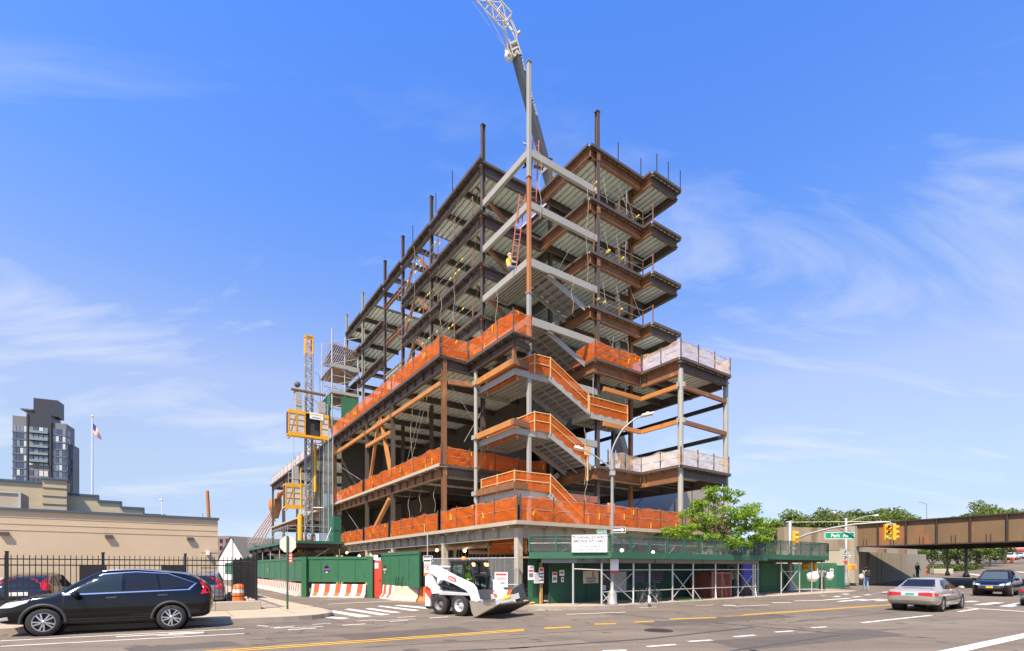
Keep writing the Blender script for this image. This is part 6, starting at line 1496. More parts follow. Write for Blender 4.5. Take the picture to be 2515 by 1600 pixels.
# x forward; near side is y<0
WX = (-.53, .55); WR = .42
lp([(-1.30, .36), (-1.30, 1.42), (-1.05, 1.50), (-.80, 1.45), (-.55, .98), (1.02, .98), (1.05, .60), (.9, .36)], -.62, .62, 'body', M('loader_frame', (.10, .10, .10), .55))
lp([(-1.33, .30), (-1.33, 1.48), (-1.16, 1.60), (-.93, 1.55), (-.80, 1.22), (-.60, .98), (-.45, .84), (-1.02, .80), (-1.04, .30)], -.86, -.60, 'tail_housing', WHT)
lp([(-1.33, .30), (-1.33, 1.48), (-1.16, 1.60), (-.93, 1.55), (-.80, 1.22), (-.60, .98), (-.45, .84), (-1.02, .80), (-1.04, .30)], .60, .86, 'tail_housing', WHT)
lp([(-1.36, .28), (-1.36, 1.40), (-1.331, 1.42), (-1.331, .28)], -.84, .84, 'rear_guard', TRIM, .005)
lp([(-1.36, .20), (-1.36, .30), (-1.0, .30), (-1.0, .20)], -.80, .80, 'bumper', TRIM, .01)
for y0, y1 in ((-.874, -.861), (.861, .874)): lp([(-1.31, 1.10), (-1.20, 1.13), (-.98, .98), (-.93, .84), (-1.02, .60), (-1.31, .86)], y0, y1, 'red_panel', LRED, .003)
text_mesh('T770', .17, BLACK, parent=lt, mtx=face_mtx((-1.15, -.878, .98), (1, 0, 0), (0, 0, 1)), sx=.7)
lp([(-.62, .62), (-.50, .88), (1.0, .86), (1.15, .62), (1.0, .40), (-.6, .40)], -.60, -.45, 'chain_case', LGREY)
lp([(-.62, .62), (-.50, .88), (1.0, .86), (1.15, .62), (1.0, .40), (-.6, .40)], .45, .60, 'chain_case', LGREY)
lp([(-.55, .78), (-.40, .92), (1.05, .90), (1.12, .80)], -.88, -.601, 'fender', LGREY); lp([(-.55, .78), (-.40, .92), (1.05, .90), (1.12, .80)], .601, .88, 'fender', LGREY)
for s in (-1, 1):
    y0, y1 = (-.90, -.70) if s < 0 else (.70, .90)
    lp([(-1.08, 1.86), (-.98, 1.96), (-.82, 1.96), (.30, 1.54), (1.15, 1.26), (1.32, 1.10), (1.50, .62), (1.44, .46), (1.24, .46), (1.10, .86), (.90, 1.00), (.30, 1.22), (-.20, 1.36), (-.42, 1.36), (-.55, 1.22), (-.62, 1.22), (-.60, 1.46), (-.98, 1.62)], y0, y1, 'lift_arm', WHT, .02)
    yy = -.906 if s < 0 else .902
    lp([(.02, 1.42), (.0, 1.52), (.14, 1.54), (.42, 1.44), (.46, 1.32), (.30, 1.31)], yy, yy+.004, 'badge', LRED, 0)
    lp([(-1.12, 1.50), (-1.10, 1.86), (-1.0, 1.94), (-.94, 1.86), (-.96, 1.5)], (y0+.03), (y1-.03), 'upright', LGREY, .01)
    m = MB(); m.tube((-.85, (y0+y1)/2*.86, 1.25), (.35, (y0+y1)/2*.86, 1.02), .055, 10); m.tube((-.3, (y0+y1)/2*.86, 1.14), (.9, (y0+y1)/2*.86, .98), .04, 10); m.build('lift_cylinder', TRIM, lt)
text_mesh('bobcat', .12, WHITE, parent=lt, mtx=face_mtx((.22, -.912, 1.425), (1, 0, -.36), (.36, 0, 1)))
m = MB(); m.tube((-1.0, -.72, 1.86), (-1.0, .72, 1.86), .07, 10); m.build('cross_tube', WHT, lt)
# cab
cabm = M('cab_black', (.018, .018, .02), .4)
def cabframe():
    m = MB(); y = .46
    P = {'rb': (-.28, .98), 'rt': (-.22, 2.06), 'ft': (.78, 2.08), 'fm': (.95, 1.55), 'fb': (.90, .85)}
    for s in (-y, y):
        for a, b in (('rb', 'rt'), ('rt', 'ft'), ('ft', 'fm'), ('fm', 'fb'), ('fb', 'rb')): m.bar((P[a][0], s, P[a][1]), (P[b][0], s, P[b][1]), .10, .10, up=(0, 1, 0))
        m.bar((.38, s, 2.06), (.48, s, .95), .08, .09, up=(0, 1, 0))
    m.box(-.30, .86, -.54, .54, 2.06, 2.15)
    for a in P: m.bar((P[a][0], -y, P[a][1]), (P[a][0], y, P[a][1]), .08, .08)
    m.box(.84, .98, -.5, .5, .62, 1.0)
    return m.build('cab_frame', cabm, lt, bevel=.03)
cabframe()
g = MB(); g.prism([(-.24, 1.05), (-.2, 2.02), (.40, 2.02), (.46, 1.05)], (0, -.475, 0), (1, 0, 0), (0, 0, 1), (0, .008, 0)); g.build('cab_window', GLASS_C, lt)
g = MB(); g.prism([(-.24, 1.05), (-.2, 2.02), (.74, 2.02), (.90, 1.55), (.86, 1.0)], (0, .467, 0), (1, 0, 0), (0, 0, 1), (0, .008, 0)); g.build('cab_window', GLASS_C, lt)
g = MB()
for i in range(9): x = -.2+i*.075; g.box(x-.004, x+.004, -.455, -.447, 1.08, 2.0)
for i in range(11): z = 1.1+i*.085; g.box(-.22, .44, -.455, -.447, z-.004, z+.004)
for i in range(9): y = -.38+i*.095; g.bar((.80, y, 2.0), (.93, y, 1.55), .007, .007); g.bar((.93, y, 1.55), (.90, y, 1.0), .007, .007)
g.build('cab_grille', cabm, lt)
m = MB(); m.box(-.15, .25, -.25, .25, 1.0, 1.12); m.box(-.2, -.1, -.25, .25, 1.12, 1.65); m.build('seat', TRIM, lt, bevel=.03)
m = MB(); m.lathe((.08, -.1, 2.15), [(0, 0), (.09, 0), (.08, .13), (0, .15)], 12); m.build('beacon', emis('amber_beacon', (1, .22, .02), .55), lt)
for s in (-.40, .40): m = MB(); m.obox((.84, s, 1.98), (.05, 0, -.02), (0, .08, 0), (0, 0, .06)); m.build('work_light', emis('amber_light', (1, .55, .2), .9), lt)
for x in WX:
    for s in (1, -1):
        m = MB(); w = .30; y = s*.72
        m.lathe((x, y-s*w/2, WR), [(WR*.55, 0), (WR*.92, 0), (WR, w*.12), (WR, w*.88), (WR*.92, w), (WR*.60, w)], 30, (0, s, 0)); wo = m.build('wheel', RUBBER, lt)
        tr_ = MB()
        for i in range(26): a = 2*PI*i/26; tr_.obox((x+WR*math.cos(a), y, WR+WR*math.sin(a)), (-.02*math.sin(a), 0, .02*math.cos(a)), (0, w*.42, 0), (.012*math.cos(a), 0, .012*math.sin(a)))
        tr_.build('tread', RUBBER, wo)
        m = MB(); yo = y+s*w*.5
        m.lathe((x, yo-s*.14, WR), [(0, .03), (WR*.22, .04), (WR*.28, .0), (WR*.48, .0), (WR*.56, .12), (WR*.62, .135), (WR*.60, .14)], 26, (0, s, 0)); m.build('rim', LGREY if x > 0 else M('rim_dark', (.14, .13, .12), .5), wo)
        b = MB()
        for i in range(8): a = 2*PI*i/8; b.tube((x+WR*.36*math.cos(a), yo-s*.14, WR+WR*.36*math.sin(a)), (x+WR*.36*math.cos(a), yo-s*.11, WR+WR*.36*math.sin(a)), .016, 6)
        b.build('hub_bolts', DARKM, wo)
# bucket: floor, back and sides, cutting edge with teeth, curled back so the lip stands above the heel
BA, BPV = R(22), (1.50, .10)
def bk_(x, z): return (BPV[0]+(x-BPV[0])*math.cos(BA)-(z-BPV[1])*math.sin(BA), BPV[1]+(x-BPV[0])*math.sin(BA)+(z-BPV[1])*math.cos(BA))
bp = [bk_(*q) for q in [(1.42, .10), (1.36, .30), (1.42, .62), (1.50, .66), (1.46, .55), (1.43, .32), (1.50, .17), (2.45, .13), (2.52, .09), (1.55, .05)]]
m = MB(); m.prism(bp, (0, -.98, 0), (1, 0, 0), (0, 0, 1), (0, 1.96, 0)); m.build('bucket', BUCK, lt)
for y0, y1 in ((-1.0, -.981), (.981, 1.0)): lp([bk_(*q) for q in [(1.40, .08), (1.36, .32), (1.42, .70), (1.62, .64), (2.10, .24), (2.52, .12), (2.52, .08), (1.55, .045)]], y0, y1, 'bucket_side', BUCK, .0)
m = MB(); m.prism([bk_(*q) for q in [(1.52, .03), (2.56, .07), (2.64, .10), (2.60, .12), (1.52, .046)]], (0, -1.02, 0), (1, 0, 0), (0, 0, 1), (0, 2.04, 0))
for i in range(11): y = -.95+i*.19; c = bk_(2.67, .105); m.obox((c[0], y, c[1]), (.10*math.cos(BA), 0, .10*math.sin(BA)), (0, .035, 0), (-.02*math.sin(BA), 0, .02*math.cos(BA)))
m.build('cutting_edge', BUCKD, lt)
for s in (-1, 1): lp([(1.2, .40), (1.22, .66), (1.42, .64), (1.40, .30)], s*.55-.08, s*.55+.08, 'quick_coupler', WHT, .01)
# an attachment lying in the bucket
m = MB(); m.obox((2.05, .25, .66), (.28, .36, .14), (-.10, .16, 0), (-.03, 0, .10)); q = m.build('breaker_body', M('breaker_grey', (.33, .32, .30), .5), None)
br = thing('breaker_attachment', 'black and grey hydraulic attachment lying across the loader bucket', 'attachment', (0, 0, 0)); q.parent = br
m = MB(); m.obox((2.28, .72, .86), (.16, .12, .14), (-.10, .20, 0), (-.12, .0, .28)); m.tube((2.1, .5, .8), (2.4, .8, 1.14), .09, 10); m.tube((2.2, .85, .75), (2.45, .95, 1.0), .07, 8); m.build('bracket', BLACK, br, bevel=.02)
m = MB(); m.obox((2.12, .06, .74), (.10, .11, .045), (-.012, .016, 0), (0, 0, .055)); m.build('yellow_label', YTIE, br)
m = MB(); m.path([(2.0, .5, .85), (2.1, .65, 1.08), (2.3, .72, 1.2), (2.4, .8, 1.0)], .03, 6); m.build('hose', BLACK, br)
d_ = GP(1143, 1512.5)-GP(1082, 1510.5)
LH = math.atan2(d_.y, d_.x)
LH = R(-37)
s_ = 1.0
cL = GP(1108, 1511.5); fw = V((math.cos(LH), math.sin(LH), 0)); lf = V((-fw.y, fw.x, 0)); oL = cL+lf*.74*s_-fw*.01
for o_ in (lt, br): o_.location = oL; o_.rotation_euler.z = LH; o_.scale = (s_, s_, s_)
# ------------------------------------------------------------------ people: one continuous remeshed body each, clothes as children
SKIN = M('skin_brown', (.30, .16, .10), .6); SKIN2 = M('skin_light', (.48, .28, .20), .6)
def cloth(name, c): return M(name, c, .85, 0, .12, 5)
def capsule_union(segs, voxel, name, mat, parent, balls=()):
    m = MB()
    for P, Q, r0, r1 in segs:
        m.tube(P, Q, r0, 10, r1); m.sphere(P, r0, 10, 8); m.sphere(Q, r1, 10, 8)
    for c, r, sq in balls: m.sphere(c, r, 14, 10, sq)
    me = bpy.data.meshes.new('x'); me.from_pydata(m.v, [], m.f)
    bm = bmesh.new(); bm.from_mesh(me); bmesh.ops.remove_doubles(bm, verts=bm.verts, dist=1e-5); bmesh.ops.recalc_face_normals(bm, faces=bm.faces); bm.to_mesh(me); bm.free()
    o = bpy.data.objects.new('x', me); C.objects.link(o); md = o.modifiers.new('r', 'REMESH'); md.mode = 'VOXEL'; md.voxel_size = voxel; md.use_smooth_shade = True
    sm = o.modifiers.new('s', 'SMOOTH'); sm.iterations = 2; sm.factor = .5
    bpy.context.view_layer.update(); m2 = bpy.data.meshes.new_from_object(o.evaluated_get(bpy.context.evaluated_depsgraph_get())); bpy.data.objects.remove(o)
    m2.name = name; m2.materials.clear(); m2.materials.append(mat); o = bpy.data.objects.new(name, m2); C.objects.link(o); o.parent = parent
    return o
def hand_segs(wr, d, side, curl=.5):
    d = V(d).normalized(); s = d.cross(V((0, 1, 0)));  s = V((0, 1, 0)) if s.length < .1 else s.normalized(); n = d.cross(s).normalized(); wr = V(wr); out = [(wr, wr+d*.075, .026, .034)]
    for i, L in enumerate((.068, .080, .074, .058)):
        b = wr+d*.085+s*(i-1.5)*.019; k = b+d*L*.5+n*L*.12*curl; out += [(b-d*.03, k, .010, .0095), (k, k+d*L*.42+n*L*.38*curl, .0095, .008)]
    b = wr+d*.03+s*side*.03; k = b+d*.03+s*side*.03; out += [(b, k, .012, .011), (k, k+d*.035+s*side*.008, .011, .009)]
    return out
def person(label, loc, rz, j, top, legs, shoes, skin=SKIN, hair=None, hat=None, vest=None, sleeves=True, sc=1.0, group=None, name='person'):
    """j: joint positions (x right, y forward, z up) for hips, knees, ankles, shoulders, elbows, wrists, pelvis, chest, neck, head"""
    t = thing(name, label, 'person', loc, rz, group); t.scale = (sc, sc, sc)
    J = {k: V(v) for k, v in j.items()}
    seg = [(J['pelvis'], J['chest'], .12, .135), (J['chest'], J['neck'], .13, .06), (J['neck'], J['head']-V((0, 0, .06)), .055, .055)]
    for s in 'lr':
        seg += [(J['hip'+s], J['knee'+s], .078, .055), (J['knee'+s], J['ankle'+s], .055, .036), (J['ankle'+s], J['ankle'+s]+V(j.get('toe'+s, (0, .15, -.05))), .036, .028), (J['chest']+V((0, 0, .04)), J['shoulder'+s], .07, .055), (J['shoulder'+s], J['elbow'+s], .048, .040), (J['elbow'+s], J['wrist'+s], .040, .027)]
        seg += hand_segs(J['wrist'+s], J['wrist'+s]-J['elbow'+s], 1 if s == 'l' else -1)
    hd_ = J['head']; f = V(j.get('face', (0, 1, 0))).normalized(); sd_ = V((f.y, -f.x, 0))
    balls = [(hd_+V((0, 0, .02)), .10, (.78, .92, 1.12)), (hd_+f*.04-V((0, 0, .06)), .07, (.8, .8, .8)), (hd_+f*.098-V((0, 0, .01)), .017, (.8, 1, 1.2)), (hd_+sd_*.078, .022, (.5, .8, 1.2)), (hd_-sd_*.078, .022, (.5, .8, 1.2))]
    b = capsule_union(seg, .0125, 'body', skin, t, balls)
    e = MB()
    for s in (.032, -.032): e.sphere(hd_+f*.088+sd_*s+V((0, 0, .022)), .011, 8, 6)
    e.build('eyes', BLACK, t); e = MB(); e.obox(hd_+f*.098-V((0, 0, .055)), sd_*.022, f*.004, V((0, 0, .005))); e.build('mouth', M('lip', (.25, .08, .07)), t)
    k = .012
    ts = [(J['pelvis']+V((0, 0, .02)), J['chest'], .128+k, .145+k), (J['chest'], J['neck']-V((0, 0, .05)), .135+k, .07)]
    for s in 'lr':
        ts += [(J['chest']+V((0, 0, .04)), J['shoulder'+s], .08, .065+k), (J['shoulder'+s], J['shoulder'+s].lerp(J['elbow'+s], 1 if sleeves else .65), .060+k, .052+k)]
        if sleeves: ts += [(J['elbow'+s], J['elbow'+s].lerp(J['wrist'+s], .92), .050+k, .036+k)]
    capsule_union(ts, .018, 'shirt', top, t)
    ls = [(J['pelvis'], J['pelvis']+V((0, 0, .04)), .135+k, .13+k)]
    for s in 'lr': ls += [(J['pelvis'], J['hip'+s], .12, .092+k), (J['hip'+s], J['knee'+s], .092+k, .068+k), (J['knee'+s], J['knee'+s].lerp(J['ankle'+s], .95), .066+k, .052+k)]
    capsule_union(ls, .018, 'trousers', legs, t)
    for s in 'lr':
        d = V(j.get('toe'+s, (0, .15, -.05))); a = J['ankle'+s]; capsule_union([(a+V((0, 0, -.02)), a+d*1.1, .05, .042), (a+V((0, 0, -.03))-d*.25, a, .045, .05)], .014, 'shoe', shoes, t)
    if vest: capsule_union([(J['pelvis']+V((0, 0, .08)), J['chest'], .158, .172), (J['chest'], J['neck']-V((0, 0, .06)), .165, .09)]+[(J['chest']+V((0, 0, .05)), J['shoulder'+s], .10, .088) for s in 'lr'], .02, 'vest', vest, t)
    if hair: capsule_union([(hd_+V((0, 0, .05))-f*.02, hd_+V((0, 0, .06))+f*.02, .098, .085), (hd_-f*.035, hd_-f*.03-V((0, 0, .05)), .085, .06)], .016, 'hair', hair, t)
    if hat: 
        m = MB(); m.sphere(hd_+V((0, 0, .055)), .122, 16, 10, (.95, 1.08, .85)); m.lathe(hd_+V((0, 0, .045)), [(.11, 0), (.15, -.01), (.15, .0), (.11, .02)], 18); m.build('hard_hat' if hat[0] == 'h' else 'cap', hat[1], t)
    return t
def stand(stride=.0, arms='down', lean=0, sit=False):
    z = .90
    j = dict(pelvis=(0, 0, z+.05), chest=(0, lean*.4, 1.28), neck=(0, lean*.55, 1.47), head=(0, lean*.7+.02, 1.62), hipl=(-.09, 0, z), hipr=(.09, 0, z), kneel=(-.10, stride*.5+.03, .49), kneer=(.10, -stride*.35+.04, .49), anklel=(-.10, stride*.85, .085), ankler=(.10, -stride*.95, .085+abs(stride)*.12), shoulderl=(-.19, lean*.45, 1.41), shoulderr=(.19, lean*.45, 1.41))
    if arms == 'down': j.update(elbowl=(-.24, -stride*.3-.02, 1.13), elbowr=(.24, stride*.3-.02, 1.13), wristl=(-.24, -stride*.3+.12, .90), wristr=(.24, stride*.35+.12, .90))
    if arms == 'carry': j.update(elbowl=(-.30, .05, 1.20), elbowr=(.30, .05, 1.20), wristl=(-.24, .22, 1.34), wristr=(.24, .22, 1.34))
    if arms == 'climb': j.update(elbowl=(-.26, .18, 1.55), elbowr=(.26, .2, 1.40), wristl=(-.18, .34, 1.74), wristr=(.18, .36, 1.55), kneel=(-.12, .28, .78), anklel=(-.12, .22, .38))
    if arms == 'work': j.update(elbowl=(-.25, .1, 1.18), elbowr=(.25, .1, 1.18), wristl=(-.15, .33, 1.22), wristr=(.15, .33, 1.20))
    if sit: j.update(pelvis=(0, 0, .56), hipl=(-.10, .0, .52), hipr=(.10, 0, .52), kneel=(-.14, .42, .54), kneer=(.14, .42, .54), anklel=(-.14, .48, .12), ankler=(.14, .48, .12), chest=(0, -.04, .90), neck=(0, -.02, 1.10), head=(0, .02, 1.25), shoulderl=(-.19, -.02, 1.04), shoulderr=(.19, -.02, 1.04), elbowl=(-.25, .1, .78), elbowr=(.25, .1, .78), wristl=(-.22, .36, .80), wristr=(.22, .36, .80))
    return j
BLK_C = cloth('cloth_black', (.02, .02, .022)); JEAN = cloth('denim', (.16, .26, .38)); GREY_C = cloth('cloth_grey', (.20, .19, .17)); LIME = cloth('vest_lime', (.30, .72, .06)); WH_C = cloth('cloth_pale', (.52, .50, .46)); HAIRD = cloth('hair_dark', (.012, .010, .009)); HHW = M('hat_white', (.75, .74, .70), .35)
def gz(p): return V((p.x, p.y, zg(p.x, p.y)+.15))
# carrier with big white bags, walking towards the camera
p = gz(GP(2018, 1448, .15)); t = person('person with bulging white sacks slung from both shoulders on the far pavement', p, PI, stand(.14, 'carry'), GREY_C, BLK_C, BLK_C, hat=('c', BLK_C), hair=HAIRD)
for lb, dx, r, sq, dz, gx in (('large white sack hanging at the left of the bag carrier', -.72, .42, (1.15, .8, .95), .98, 1), ('smaller white sack hanging at the right of the bag carrier', .58, .30, (1.1, .8, 1.0), 1.02, 1)):
    sk = thing('white_sack', lb, 'sack', (p.x+dx, p.y, p.z+dz), 0, 'white sacks'); m = MB(); m.sphere((0, 0, 0), r, 18, 12, sq)
    m.v = [(x*(1+.10*math.sin(7*z+3*x)), y, z*(1+.08*math.sin(9*x))) for x, y, z in m.v]; m.build('bag', M('sack_white', (.74, .72, .67), .5, 0, .1, 3), sk); m = MB(); m.tube((0, 0, r*.9), (-dx*.5, 0, 1.40-dz), .03, 8); m.build('neck', M('sack_white', (.74, .72, .67)), sk)
# man with backpack walking away
p = gz(GP(2127, 1448, .15)); p.z = .15; t = person('person in blue jeans and grey shirt walking away under the bridge', p, -.25, stand(.10, 'down'), cloth('cloth_stripe', (.30, .29, .27)), JEAN, WH_C, skin=SKIN2, hat=('c', BLK_C), hair=HAIRD, sleeves=False)
bp_ = thing('backpack', 'black backpack on the back of the person in jeans', 'backpack', (p.x, p.y-.20, p.z+1.22), -.25); m = MB(); m.obox((0, 0, 0), (.17, 0, 0), (0, .10, 0), (0, 0, .24)); m.build('pack', BLK_C, bp_, bevel=.06); m = MB(); m.obox((0, -.12, -.06), (.12, 0, 0), (0, .03, 0), (0, 0, .12)); m.build('pocket', BLK_C, bp_, bevel=.03)
bg_ = thing('tote_bag', 'pale tote bag hanging left of the person in jeans', 'bag', (p.x-.40, p.y-.05, p.z+1.0), 0); m = MB(); m.sphere((0, 0, 0), .22, 12, 8, (.9, .5, 1.05)); m.build('bag', cloth('tote', (.55, .47, .36)), bg_); m = MB(); m.path([(-.05, 0, .2), (.10, 0, .36), (.20, 0, .38)], .015, 6); m.build('strap', BLK_C, bg_)
# dark figure in the shade of the abutment
p = V(((2253-CX)/F*61, 61, 0)); p.z = zg(p.x, p.y)+.15; person('person in dark clothes standing in the shade at the end of the abutment', p, PI, stand(0, 'down'), BLK_C, BLK_C, BLK_C, hair=HAIRD)
# walker under the shed
p = W(28.0, 17.2, .15); person('person in grey top walking in the shade under the shed behind the braces', p, TH-PI/2+.2, stand(.22, 'down', .06), GREY_C, BLK_C, BLK_C, hair=HAIRD)
# workers on the frame
p = W(17.1, 24.9, 19.4); person('worker in yellow vest and white helmet crouching at the foot of the red ladder', p, TH-PI/2-.3, stand(sit=True), WH_C, JEAN, BLK_C, hat=('h', HHW), vest=cloth('vest_yellow', (.70, .62, .08)), group=None)
p = W(17.6, 23.5, 25.0); person('worker with pale helmet high behind the top length of the grey column', p, TH+.4, stand(0, 'climb'), cloth('shirt_blue', (.22, .28, .45)), BLK_C, BLK_C, hat=('h', HHW))
p = W(19.8, 26.2, 16.3); person('worker in lime vest standing at the head of the stairs by the grey beams', p, PI, stand(0, 'work'), GREY_C, JEAN, BLK_C, hat=('h', HHW), vest=LIME)
p = W(21.3, 25.8, 5.05); person('worker with white helmet low on the stairs above the red oxide beam', p, PI, stand(0, 'work'), GREY_C, GREY_C, BLK_C, hat=('h', HHW), vest=LIME)
p = W(18.2, 42.6, 15.2); person('worker in orange vest on the terrace among the columns, left of the pair', p, PI*.8, stand(0, 'work'), cloth('shirt_blue', (.22, .28, .45)), JEAN, BLK_C, hat=('h', HHW), vest=cloth('vest_orange', (.75, .20, .04)), group='workers on the far terrace')
p = W(18.6, 41.2, 15.2); person('worker in grey with white helmet on the terrace, right of the pair', p, -PI*.8, stand(0, 'work'), GREY_C, GREY_C, BLK_C, hat=('h', HHW), group='workers on the far terrace')
# loader driver
p = oL+fw*.10*s_+V((0, 0, .58)); person('person in lime green shirt and green cap driving the white loader', p, LH-PI/2, stand(sit=True), LIME, BLK_C, BLK_C, hat=('c', LIME), hair=HAIRD, sc=1.0)
# ------------------------------------------------------------------ trees
def crown_mesh(blobs, n, size, seed, flat=.5):
    rnd = random.Random(seed); m = MB(); tot = sum(b[1]**2 for b in blobs)
    for c, r, sq in blobs:
        k = int(n*r*r/tot); c = V(c)
        for _ in range(k):
            d = V((rnd.gauss(0, 1), rnd.gauss(0, 1), rnd.gauss(0, 1))).normalized(); rad = r*(rnd.random()**.45)
            p = c+V((d.x*rad*sq[0], d.y*rad*sq[1], d.z*rad*sq[2]))
            nrm = (V((rnd.gauss(0, 1), rnd.gauss(0, 1), rnd.gauss(0, 1)+flat)) + d*.5).normalized(); a = nrm.orthogonal().normalized(); b = nrm.cross(a); th = rnd.uniform(0, 2*PI); a, b = a*math.cos(th)+b*math.sin(th), b*math.cos(th)-a*math.sin(th)
            s = size*rnd.uniform(.6, 1.3)
            m.add([p-a*s*.5, p-b*s*.32+nrm*s*.08, p+a*s*.55, p+b*s*.32+nrm*s*.08], [(0, 1, 2, 3)])
    return m
BARK = M('bark', (.09, .065, .045), .9, 0, .25, 6)
LEAF1 = leaf_mat('leaf_bright', (.11, .22, .008), (.30, .46, .03), .45); LEAF2 = leaf_mat('leaf_mid', (.07, .115, .012), (.19, .25, .035), .35); LEAF3 = leaf_mat('leaf_dark', (.05, .085, .012), (.14, .18, .03), .3)
def tree(label, loc, h, cr, n, leaf, mat, seed, trunk=.16, group=None, name='tree', low=.35, nb=16):
    rnd = random.Random(seed); t = thing(name, label, 'tree', loc, 0, group); blobs = []; lm = MB()
    base = h*low; tr_ = MB(); pts = [(rnd.uniform(-.05, .05)*i, rnd.uniform(-.05, .05)*i, h*.86*i/6) for i in range(7)]; tr_.path(pts, trunk, 8, trunk*.25)
    for i in range(nb):
        a = 2*PI*i/nb*2.4+rnd.uniform(-.4, .4); zz = base+(h-base)*(i+.5)/nb*rnd.uniform(.85, 1.05); prof = math.sin(PI*min(.97, .18+.8*(zz-base)/(h-base)))**.7
        rr = cr*prof*rnd.uniform(.45, .95); e = V((rr*math.cos(a), rr*math.sin(a), zz)); k = min(6, int(zz/h*.8*7)); s_ = V(pts[max(1, k-1)])
        tr_.path([s_, s_.lerp(e, .5)+V((0, 0, .15*rr)), e], trunk*.35, 6, trunk*.07)
        blobs.append((e, cr*rnd.uniform(.26, .46), (1, 1, .72)))
    blobs.append((V((0, 0, base+(h-base)*.55)), cr*.55, (1, 1, .9)))
    tr_.build('trunk', BARK, t); crown_mesh(blobs, n, leaf, seed).build('crown', mat, t)
    return t
# the street maple in the guard, loose and bright
def street_tree():
    loc = W(26.0, 17.3, .15); t = thing('street_tree', 'young bright green street tree growing through the end of the shed', 'tree', loc); rnd = random.Random(5); tr_ = MB(); Y = loc.y
    def q(u, v, dy=0): p = V(((u-CX)/F*(Y+dy), Y+dy, H+(HV-v)/F*(Y+dy))); return p-loc
    pts = [V((0, 0, 0)), q(1762, 1400), q(1764, 1360), q(1760, 1310), q(1758, 1270)]; tr_.path(pts, .11, 8, .05)
    ends = [(1748, 1205, 0), (1755, 1225, .3), (1812, 1212, -.4), (1800, 1230, .5), (1838, 1250, .2), (1850, 1258, -.8), (1720, 1240, -.5), (1705, 1250, .6), (1692, 1262, 0), (1680, 1300, -.9), (1650, 1308, .1), (1672, 1316, .8), (1715, 1290, .9), (1870, 1282, .6), (1862, 1300, -.6), (1800, 1262, -.9), (1740, 1275, -1.1), (1770, 1300, 1.2), (1822, 1300, .9), (1855, 1322, .3), (1700, 1325, .3), (1745, 1320, -1.0), (1800, 1330, -1.1), (1775, 1345, -.2), (1830, 1335, -.3), (1865, 1325, 1.0), (1815, 1360, .2), (1718, 1345, -.5), (1760, 1258, .2), (1790, 1285, -.2), (1828, 1272, -.2), (1735, 1300, .2), (1845, 1290, .4), (1775, 1325, .9), (1808, 1310, -.6)]
    blobs = []
    for u, v, dy in ends:
        e = q(u, v, dy*1.3); s_ = pts[2].lerp(pts[4], rnd.random()); tr_.path([s_, s_.lerp(e, .55)+V((0, 0, .12)), e], .035, 6, .008)
        r = rnd.uniform(.34, .62); blobs.append((e, r, (1.15, 1.1, .55)))
        for _ in range(2): blobs.append((e+V((rnd.uniform(-.6, .6), rnd.uniform(-.6, .6), rnd.uniform(-.3, .25))), r*.6, (1.2, 1.1, .5)))
    tr_.build('trunk', BARK, t); crown_mesh(blobs, 11000, .15, 5, 1.0).build('crown', LEAF1, t)
street_tree()
gm = MB(); rnd = random.Random(3)
for a0, b0_, n in ((22.2, 16.4, 700), (25.6, 16.9, 500), (23.0, 16.5, 300)):
    for _ in range(n):
        a, b = a0+rnd.gauss(0, .55), b0_+rnd.gauss(0, .22); 
        if b < 15.95: continue
        p = W(a, b, .15); h_ = rnd.uniform(.03, .10); d = V((rnd.uniform(-.04, .04), rnd.uniform(-.04, .04), h_)); gm.add([p, p+V((.012, 0, 0)), p+d], [(0, 1, 2)])
tag(gm.build('grass', leaf_mat('grass_blades', (.06, .14, .02), (.16, .28, .05))), 'patches of short grass at the pavement edge under the shed', 'grass', kind='stuff')
# tree belt behind the retaining wall
wall_trees = [(1900, 66, 10.5, 3.2), (1940, 70, 12.2, 3.6), (1985, 72, 13.0, 4.0), (2025, 76, 13.2, 4.0), (2070, 80, 14.0, 4.2), (2115, 84, 14.6, 4.4), (2160, 86, 15.0, 4.4), (2205, 90, 15.4, 4.2), (1960, 92, 15.5, 4.6), (2095, 98, 17, 5.0), (2180, 102, 17.5, 5.0), (2240, 96, 14.5, 3.6), (1880, 80, 11.5, 3.4)]
VT = [1285, 1268, 1262, 1262, 1256, 1254, 1254, 1259, 1264, 1256, 1256, 1276, 1290]
pos_w = ['leftmost behind the shed end', 'over the concrete wall left of the signal mast', 'behind the signal mast', 'just right of the signal mast', 'above the Park Av sign', 'above the left end of the girder', 'over the girder beside the yellow signal', 'rightmost of the belt over the girder', 'tall and far behind the signal mast', 'tall and far above the street sign', 'tall and far behind the yellow signal', 'low at the right end of the belt', 'low and far behind the shed tree']
for i, (u, Y, h, cr) in enumerate(wall_trees):
    h = H+(HV-VT[i])/F*Y-zg((u-CX)/F*Y, Y); cr = min(cr, h*.42)
    tree('dense green tree '+pos_w[i], ((u-CX)/F*Y, Y, zg((u-CX)/F*Y, Y)), h, cr, 3600, .42, (LEAF2, LEAF2, LEAF3)[i % 3], 20+i, .2, 'trees behind the retaining wall', low=.25)
